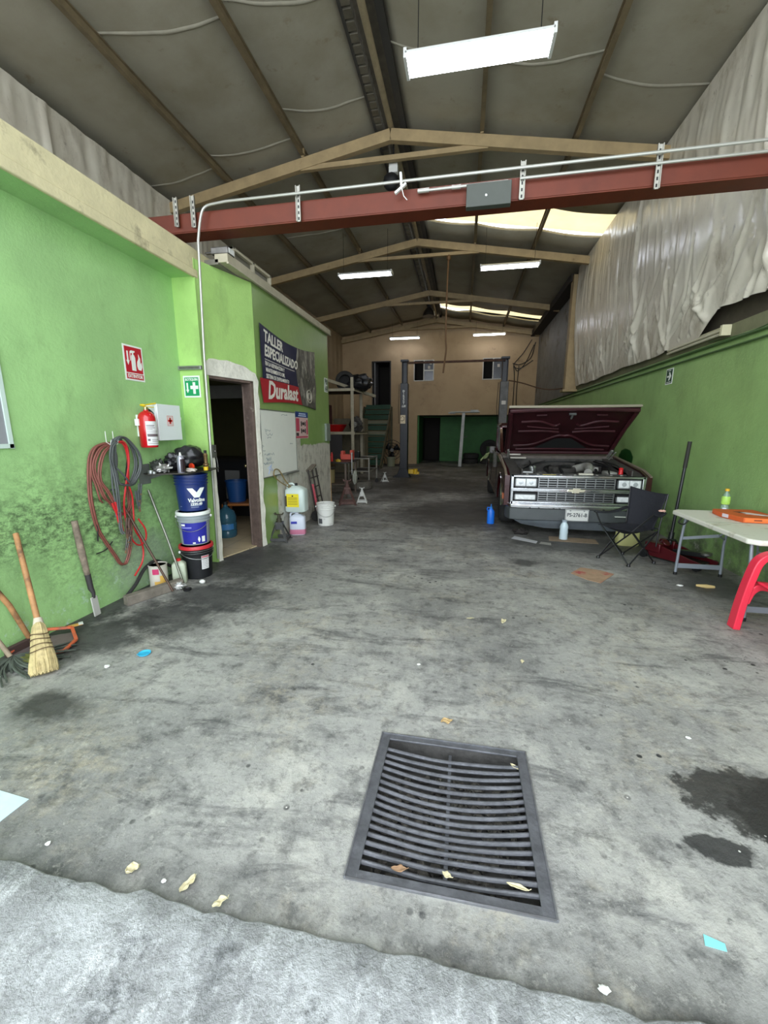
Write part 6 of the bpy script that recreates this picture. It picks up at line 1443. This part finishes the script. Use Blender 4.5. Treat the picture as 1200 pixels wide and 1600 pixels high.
m = MB(); m.lathe([(0, .004), (.028, 0), (.033, .01), (.033, .07), (.028, .085), (.035, .10), (.036, .15), (.03, .18), (.015, .205), (.014, .225)], n=28); m.build('bottle_body', gp, t)
m = MB(); m.lathe([(.0345, .09), (.037, .10), (.0375, .15), (.033, .17)], n=28); m.build('green_label', mat('lime_label', (160, 206, 90), .4, var=.25, scale=30), t)
m = MB(); m.grid(8, 1, lambda u, v: (.034*math.cos(-2.6+1.0*u), .034*math.sin(-2.6+1.0*u), .01+.045*v)); m.build('lower_label', mat('bluewhite_label', (206, 222, 236), .4), t)
m = MB(); m.cyl((0, 0, .222), (0, 0, .245), .018, n=18); m.build('cap', mat('yellow_orange_cap', (226, 176, 40), .4), t)

# red plastic armchair
rp = mat('coral_red_plastic', (232, 52, 76), .32)
t = thing('plastic_armchair', 'coral red plastic armchair at the right edge of the photo', 'chair', (2.42, 3.12, 0))
def ribbon(pts, w, th, side=(0, 1, 0)):
    """flat moulded plastic band along pts"""
    m = MB(); P = spline(pts, 6); W_ = V(side).normalized(); vs = []
    for i, p in enumerate(P):
        d = (P[min(i+1, len(P)-1)]-P[max(i-1, 0)]).normalized(); nn = d.cross(W_).normalized(); w2 = w[0]+(w[1]-w[0])*i/(len(P)-1)
        for a, b in ((-1, -1), (-.35, -.35), (.35, -.35), (1, -1), (1, 1), (-1, 1)): vs.append(p+W_*a*w2/2+nn*b*th/2)
    k = 6; m.add(vs, [(i*k+j, i*k+(j+1) % k, (i+1)*k+(j+1) % k, (i+1)*k+j) for i in range(len(P)-1) for j in range(k)]+[tuple(range(k-1, -1, -1)), tuple((len(P)-1)*k+j for j in range(k))]); return m
for s in (-1, 1):
    yy = s*.25
    ribbon([(-.31, yy+s*.02, .0), (-.295, yy+s*.01, .22), (-.27, yy, .42), (-.235, yy, .545), (-.16, yy, .598), (-.02, yy, .61), (.16, yy, .60), (.26, yy*.96, .60)], (.085, .06), .05).build('front_leg_and_arm', rp, t, bev=.006)
    ribbon([(.30, yy, 0), (.26, yy*.95, .25), (.22, yy*.9, .42)], (.08, .07), .04).build('rear_leg', rp, t, bev=.006)
    ribbon([(-.285, yy, .22), (-.255, yy, .31), (-.20, yy, .35), (-.10, yy, .33), (.05, yy, .27), (.2, yy, .26), (.26, yy, .2)], (.06, .05), .05).build('side_apron', rp, t, bev=.006)
m = MB(); m.grid(16, 16, lambda u, v: (-.24+.48*u, -.23+.46*v, .40-.025*u+.01*math.sin(PI*v)*-1+.0)); o = m.build('seat', rp, t); md = o.modifiers.new('t', 'SOLIDIFY'); md.thickness = .012
m = MB(); m.grid(16, 14, lambda u, v: (.22+.13*v-.05*math.sin(PI*u), -.24+.48*u, .38+.44*v+.04*math.sin(PI*u)*v)); o = m.build('backrest', rp, t); md = o.modifiers.new('t', 'SOLIDIFY'); md.thickness = .012

# camping chair
navy = mat('dark_navy_fabric', (23, 24, 32), .85, bump=.5, bscale=60, var=.12); bk = mat('chair_black_tube', (22, 22, 24), .35)
t = thing('camping_chair', 'folding camping chair with dark navy fabric in front of the truck', 'chair', (1.92, 5.05, 0))
A_ = V((-.28, .05, 0)); B_ = V((-.05, -.24, 0)); C_ = V((.28, -.06, 0)); D_ = V((.06, .26, 0))
up_ = V((0, 0, 1))
def topof(p, z, k=1.0): return V((p.x*k, p.y*k, z))
seatz = .40
Cs = topof(C_, .44, 1.05); Ds = topof(D_, .44, 1.05); Ap = topof(A_, seatz, 1.0); Bp = topof(B_, seatz, 1.0)
# crossing legs : each side X
for a, b, nm in ((A_, Bp, ''), (B_, Ap, ''), (B_, topof(C_, .38), ''), (C_, Bp*1.0, ''), (C_, topof(D_, .38), ''), (D_, topof(C_, .38), ''), (D_, Ap, ''), (A_, topof(D_, .38), '')):
    m = MB(); m.tube([a+V((0, 0, .012)), b], .0085, 8); m.build('crossed_leg', bk, t)
for p in (A_, B_, C_, D_):
    m = MB(); m.lathe([(0, 0), (.02, 0), (.02, .012), (.012, .03)], p, 12); m.build('foot', bk, t)
bt_ = V((.08, .05, 0))
for p, q in ((C_, V((.345, -.035, .80))), (D_, V((.085, .31, .84)))):
    m = MB(); m.tube([p+V((0, 0, .2)), V((p.x*1.03, p.y*1.03, .44)), q], .0085, 8); m.build('back_post', bk, t)
BTc, BTd = V((.345, -.035, .80)), V((.085, .31, .84))
def backp(u, v):
    lo = V((C_.x*.80, C_.y*1.0, .38)).lerp(V((D_.x*.7, D_.y*.72, .36)), u); hi = BTc.lerp(BTd, u)
    p = lo.lerp(hi, v); nrm = V((-.8, -.6, 0)); return p-nrm*(-.0+.05*math.sin(PI*u)*(1-.3*v))+V((0, 0, -.02*math.sin(PI*u)*v+.006*math.sin(u*14)*(1-v)))
m = MB(); m.grid(18, 14, backp); o = m.build('backrest', navy, t); md = o.modifiers.new('t', 'SOLIDIFY'); md.thickness = .006
def seatp(u, v):
    p = (A_*1.12).lerp(B_*1.1, u).lerp((D_*1.0).lerp(C_*1.0, u), v)
    return V((p.x, p.y, .41+.0*v-.075*math.sin(PI*u)*math.sin(PI*min(1, v*1.1))+.01*noise.noise(V((u*5, v*5, 0)))))
m = MB(); m.grid(18, 18, seatp); o = m.build('seat', navy, t); md = o.modifiers.new('t', 'SOLIDIFY'); md.thickness = .006
for P, Q in ((A_, D_), (B_, C_)):
    f0 = V((P.x*1.25, P.y*1.2, .56)); f1 = V((Q.x*1.12, Q.y*1.1, .60))
    m = MB(); sd = (P-Q).normalized().cross(up_)*.045
    if P is B_: f0 = f1.lerp(f0, .35)
    m.grid(8, 2, lambda u, v: f0.lerp(f1, u)+sd*(v-.5)*2*.7+V((0, 0, -.03*math.sin(PI*u)))); ar = m.build('armrest', navy, t); md = ar.modifiers.new('t', 'SOLIDIFY'); md.thickness = .01
    m = MB(); m.tube([V((P.x, P.y, seatz)), f0], .0085, 8); m.build('arm_post', bk, t)
t = thing('cloth_scrap', 'small pink and cream scrap lying on the right arm of the camping chair', 'scrap', (0, 0, 0)); m = MB(); m.blob((2.215, 4.985, .615), (.035, .02, .012), seed=77, amp=.3); m.build('scrap', mat('pale_pink_scrap', (226, 180, 164), .7), t)
# floor jack
fr = mat('dark_red_jack', (82, 15, 24), .35, .2, var=.15)
t = thing('floor_jack', 'dark red trolley floor jack with tall black handle against the right green wall', 'floor jack', (2.50, 5.10, 0), 0)
for s in (-1, 1):
    m = MB(); M_ = Matrix.Rotation(-.95, 4, 'Z')
    m.prism([(-.34, .03), (.32, .03), (.34, .08), (.20, .10), (-.10, .17), (-.28, .16), (-.34, .09)], 'y', s*.13-.008, s*.13+.008, M_); m.build('side_plate', fr, t, bev=.003)
m = MB(); m.bx(-.30, .26, -.12, .12, .045, .06, M_); m.bar(M_ @ V((-.05, 0, .12)), M_ @ V((.28, 0, .16)), .09, .05); m.build('lift_arm', blackp, t, bev=.004)
m = MB(); m.cyl(M_ @ V((.27, 0, .16)), M_ @ V((.27, 0, .185)), .055, n=20); m.build('saddle', steel, t)
for x, r in ((-.30, .045), (.28, .04)):
    for s in (-1, 1):
        m = MB(); m.lathe([(0, -.02), (r, -.02), (r, .02), (0, .02)], n=18, M=M_ @ Matrix.Translation((x, s*.165, r)) @ Matrix.Rotation(PI/2, 4, 'X')); m.build('wheel', blackp, t)
m = MB(); m.bx(-.30, -.12, -.17, -.10, .09, .20, M_); m.bx(-.30, -.12, .10, .17, .09, .20, M_); m.cyl(M_ @ V((-.22, 0, .12)), M_ @ V((-.15, 0, .20)), .05, n=14); m.build('pump_unit', fr, t, bev=.01)
m = MB(); hb_ = M_ @ V((-.20, 0, .14)); hb_ = V((-.02, .2, .16)); tp_ = V((.075, .27, 1.37))
m.tube([hb_, hb_.lerp(tp_, .12)], .030, 12); m.tube([hb_.lerp(tp_, .1), hb_.lerp(tp_, .995)], .0175, 12); hd_ = m.build('handle', blackp, t)
m = MB(); m.cyl(hb_.lerp(tp_, .75), tp_, .021, n=12); m.build('handle_grip', mat('dark_grip', (38, 36, 32), .7), hd_)
m = MB(); m.tube([hb_+V((-.09, 0, .0)), hb_+V((-.04, -.03, .06)), hb_+V((.04, -.03, .06)), hb_+V((.09, 0, 0))], .012, 6); m.build('socket_yoke', blackp, t)
# bottles and containers near the truck
t = thing('oil_bottle', 'bright blue oil bottle standing by the front wheel of the truck', 'bottle', (.49, 6.75, 0)); bb_ = mat('bright_blue_plastic', (24, 108, 214), .35)
m = MB(); m.lathe([(0, 0), (.055, 0), (.058, .01), (.058, .19), (.05, .215), (.028, .245), (.02, .26)], n=24, sy=.7); m.build('bottle_body', bb_, t)
m = MB(); m.lathe([(.02, .255), (.022, .28), (.008, .285), (.005, .325), (0, .326)], n=14); m.build('spout_cap', mat('blue_cap', (40, 120, 200), .4), t)
m = MB(); m.tube([(-.045, 0, .20), (-.062, 0, .24), (-.055, 0, .27), (-.02, 0, .262)], .009, 6); m.build('handle', bb_, t)
t = thing('water_jug', 'pale blue-white plastic bottle standing on the floor in front of the truck plate', 'bottle', (1.43, 5.93, 0)); cl = mat('cloudy_plastic', (196, 212, 220), .3)
m = MB(); m.lathe([(0, 0), (.052, 0), (.056, .01), (.053, .08), (.056, .10), (.053, .14), (.056, .18), (.045, .215), (.03, .24), (.028, .25)], n=24); m.build('bottle_body', cl, t)
m = MB(); m.cyl((0, 0, .25), (0, 0, .275), .034, n=16); m.build('cap', mat('grey_blue_cap', (150, 160, 172), .4), t)
yc = mat('pale_yellow_jug', (196, 192, 132), .5)
jug('oil_jug', 'pale yellow oil jug standing on the floor behind the camping chair', (2.19, 5.78, 0), .27, .16, .24, yc, capm=mat('pale_yellow_cap', (206, 200, 150), .5))
# flat litter on the floor
def sheetobj(name, pts, z, mt, label, cat, th=.002, curl=0):
    m = MB(); m.prism(pts, 'z', z, z+th); o = m.build(name, mt, bev=0)
    if curl:
        for v in o.data.vertices: v.co.z += curl*noise.noise(V((v.co.x*9, v.co.y*9, 2)))+curl*.4
    return tag(o, label, cat)
cbm = mat('worn_cardboard', (164, 136, 110), .85, var=.2, scale=9, stain=(160, 66, 66), sscale=4.5, sthr=.50)
sheetobj('cardboard_piece', [(1.18, 4.45), (1.33, 4.66), (1.52, 4.60), (1.62, 4.50), (1.40, 4.20), (1.30, 4.27)], .002, cbm, 'flattened cardboard piece with faded red print in front of the camping chair', 'cardboard', .006)
sheetobj('cardboard_piece', [(1.22, 5.80), (1.26, 6.05), (1.86, 5.98), (1.84, 5.74)], .001, mat('plain_cardboard', (130, 112, 92), .85, var=.2, scale=8), 'plain brown cardboard sheet under the pale bottle in front of the truck', 'cardboard', .004)
sheetobj('paper_sheet', [(.72, 5.83), (.78, 5.97), (1.06, 5.74), (1.02, 5.62)], .001, mat('grey_white_paper', (176, 176, 180), .7), 'long pale paper strip on the floor before the left side of the truck', 'paper')
sheetobj('paper_sheet', [(1.06, 5.62), (1.10, 5.72), (1.22, 5.68), (1.20, 5.56)], .001, mat('grey_paper_scrap', (142, 140, 134), .8), 'small grey paper scrap right of the long pale strip', 'paper')
m = MB(); m.blob((.88, 6.12, .04), (.11, .07, .045), n=20, m=12, amp=.35, freq=4, seed=90); tag(m.build('black_rag', mat('black_oily_rag', (36, 32, 30), .9)), 'black oily rag bunched on the floor near the left front wheel', 'rag')
sheetobj('paper_sheet', [(-1.95, .98), (-1.72, 1.02), (-1.71, 1.13), (-2.0, 1.15)], .001, mat('pale_blue_paper', (196, 214, 218), .6, var=.1), 'pale blue paper sheet at the left edge near the threshold', 'paper')
m = MB(); m.lathe([(0, .004), (.03, .004), (.036, .010), (.04, .012), (.04, .007), (.033, .001), (0, .001)], (-2.08, 2.20, .001), 22); m.bx(-2.125, -2.11, 2.18, 2.195, .002, .006); tag(m.build('blue_lid', mat('cyan_plastic', (56, 178, 220), .35)), 'bright cyan round plastic lid on the floor near the broom', 'lid')
t = thing('wrapper', 'orange and white wrapper by the wall to the left of the scraper', 'wrapper', (-2.92, 2.46, .004), .9)
m = MB(); m.bx(-.045, .045, -.02, .02, 0, .006); m.build('wrapper_body', mat('amber_wrapper', (222, 168, 84), .5), t); m = MB(); m.bx(.02, .05, -.02, .02, .003, .012); m.build('wrapper_end', white, t)
sheetobj('teal_scrap', [(.76, 1.10), (.77, 1.13), (.82, 1.115), (.815, 1.095)], .001, mat('teal_scrap', (130, 206, 210), .5), 'small teal paper scrap near the threshold at lower right', 'scrap')
m = MB(); m.tube([(2.29, 4.29, .012), (2.37, 4.27, .014), (2.44, 4.27, .012)], [.010, .02, .012], 8); tag(m.build('corn_husk', mat('pale_ochre', (206, 180, 122), .7)), 'pale ochre strip on the floor beneath the near side of the table', 'scrap')
m = MB(); m.blob((2.14, 4.27, .008), (.03, .02, .008), seed=91); tag(m.build('paper_scrap', white), 'small white scrap left of the ochre strip near the table', 'scrap')
# dry leaves
lm1 = mat('dry_leaf_tan', (186, 158, 112), .8, var=.2, scale=30); lm2 = mat('dry_leaf_pale', (206, 196, 160), .8, var=.15, scale=30); lm3 = mat('dry_leaf_brown', (150, 118, 90), .8, var=.25, scale=30)
def leaf(x, y, z, L_, w, rz, mt, label, curl=.3, name='dry_leaf'):
    m = MB(); sd = x*13+y*7; L_ *= .8; w *= .8
    def fn(u, v):
        a = u-.5; ww = w*math.sin(PI*min(.98, max(.02, u)))**.7*(1+.5*noise.noise(V((u*4, sd, v*2)))); b = (v-.5)*ww+.25*w*noise.noise(V((u*2.5, sd, 0)))
        return (a*L_, b, max(.001, curl*w*.35*(abs(v-.5)*2)**2+curl*w*.5*noise.noise(V((u*3, v*2.5, sd)))+.004))
    m.grid(14, 8, fn); m.tube([(L_*.46, .25*w*noise.noise(V((2.5, sd, 0))), .004), (L_*.60, .006, .006)], .0012, 4)
    o = m.build(name, mt); o.location = (x, y, z); o.rotation_euler = (0, 0, rz); md = o.modifiers.new('t', 'SOLIDIFY'); md.thickness = .0012
    return tag(o, label, 'leaf', 'dry leaves on the floor')
leaf(-.03, 1.915, .002, .075, .045, .4, lm1, 'tan curled leaf on the concrete just beyond the drain grate', .5)
leaf(.11, 3.16, .002, .075, .03, .2, lm2, 'pale narrow leaf mid-hall, left of a folded one')
leaf(.37, 3.15, .002, .09, .045, 1.1, lm2, 'folded pale leaf upright on the floor right of the narrow one', .7)
leaf(.435, 2.575, .002, .05, .03, 1.4, lm2, 'small pale folded leaf between the drain and the two mid-hall leaves', .6)
leaf(.285, 1.69, -.012, .055, .022, -.7, lm2, 'pale leaf lying in the top right corner of the drain grate')
leaf(-.165, 1.15, -.010, .07, .028, .1, lm3, 'brown leaf on the grate bars at lower left')
leaf(.0, 1.16, -.008, .045, .026, -.5, lm2, 'small pale leaf on the grate bars at lower middle')
leaf(.235, 1.165, -.006, .09, .02, -.15, lm2, 'long thin pale leaf on the grate bars at lower right')
leaf(-1.07, .965, .002, .05, .045, .9, lm2, 'pale curled leaf left-most along the threshold edge', .8)
leaf(-.85, .96, .002, .07, .035, 1.2, lm2, 'pale twisted leaf second from left along the threshold edge', .8)
leaf(-.71, .925, .012, .06, .03, .8, lm2, 'pale leaf third from left along the threshold edge', .7)
def chip(x, y, z, r, label, mt=white, s=0):
    m = MB(); m.blob((x, y, z+r*.3), (r, r*.8, r*.4), n=10, m=7, amp=.3, seed=s); return tag(m.build('paint_chip', mt), label, 'chip', 'white chips on the floor')
chip(.43, .93, .012, .014, 'white paper chip at the threshold edge below the drain', s=1)
chip(-.94, .955, .003, .009, 'white chip between the two left threshold leaves', s=2)
chip(1.15, 2.02, .002, .012, 'white chip on the floor above the oil stain at right', s=3)
chip(-.23, 2.42, .002, .012, 'white chip on the floor left of the mid-hall leaves', s=4)
chip(-2.2, 2.02, .002, .018, 'pale scrap beside the broom head', s=5)
chip(-1.45, .99, .002, .010, 'white chip at the far left of the threshold edge', s=6)
# ---- drain grate
gm = mat('dark_grate_steel', (100, 101, 106), .5, .45, var=.35, scale=10, bump=.3, bscale=60)
t = thing('drain_grate', 'square dark steel floor drain grate with sagging bars in the foreground', 'drain grate', (0, 1.4275, 0))
HX, HY = .335, .3375
m = MB(); w = .034
m.bx(-HX-.01, -HX+w, -HY-.01, HY+.01, -.004, .006); m.bx(HX-w, HX+.01, -HY-.01, HY+.01, -.004, .006); m.bx(-HX-.01, HX+.01, HY-w*.75, HY+.01, -.004, .005); m.bx(-HX-.01, HX+.01, -HY-.01, -HY+.025, -.004, .004)
fr_ = m.build('frame', gm, t, bev=.002)
m = MB(); m.bx(-HX-.012, -HX-.006, -HY-.01, HY+.01, -.01, .010); m.bx(HX+.006, HX+.012, -HY-.01, HY+.01, -.01, .010); m.bx(-HX-.01, HX+.01, HY+.006, HY+.012, -.01, .009); m.bx(-HX-.01, HX+.01, -HY-.012, -HY-.006, -.01, .007)
m.build('frame_edge', mat('worn_edge_steel', (150, 152, 156), .35, .8, var=.2, scale=20), fr_)
for i in range(16):
    yy = HY-.075-i*(2*HY-.12)/15.5; sg_ = .020*math.sin(PI*min(1, (i+.8)/14))
    P = []
    for k in range(13):
        u = k/12; x = -HX+.03+u*(2*HX-.06); s_ = math.sin(PI*min(1, u*1.15 if u < .87 else 1))
        P.append((x, yy-sg_*(1-((u-.45)/.55)**2)*1.6+.003*noise.noise(V((x*6, i, 0))), -.010-.022*math.sin(PI*u)))
    m = MB(); m.tube(P, .0085, 8); m.build('bar', gm, t)
m = MB(); m.bar((-.005, -HY+.02, -.047), (-.005, HY-.03, -.047), .014, .02); m.build('support_bar', gm, t)
m = MB(); rr = random.Random(5)
for i in range(260):
    m.blob((rr.uniform(-HX+.03, HX-.03), rr.uniform(-HY+.03, HY-.03), -.19+rr.uniform(0, .02)), (rr.uniform(.008, .03), rr.uniform(.008, .03), .012), n=7, m=5, amp=.3, seed=i)
o = m.build('drain_debris', mat('drain_debris', (92, 88, 82), .8, var=.7, scale=60)); o.location = (0, 1.4275, 0); tag(o, 'dirt and leaf debris at the bottom of the floor drain', 'debris', kind='stuff')
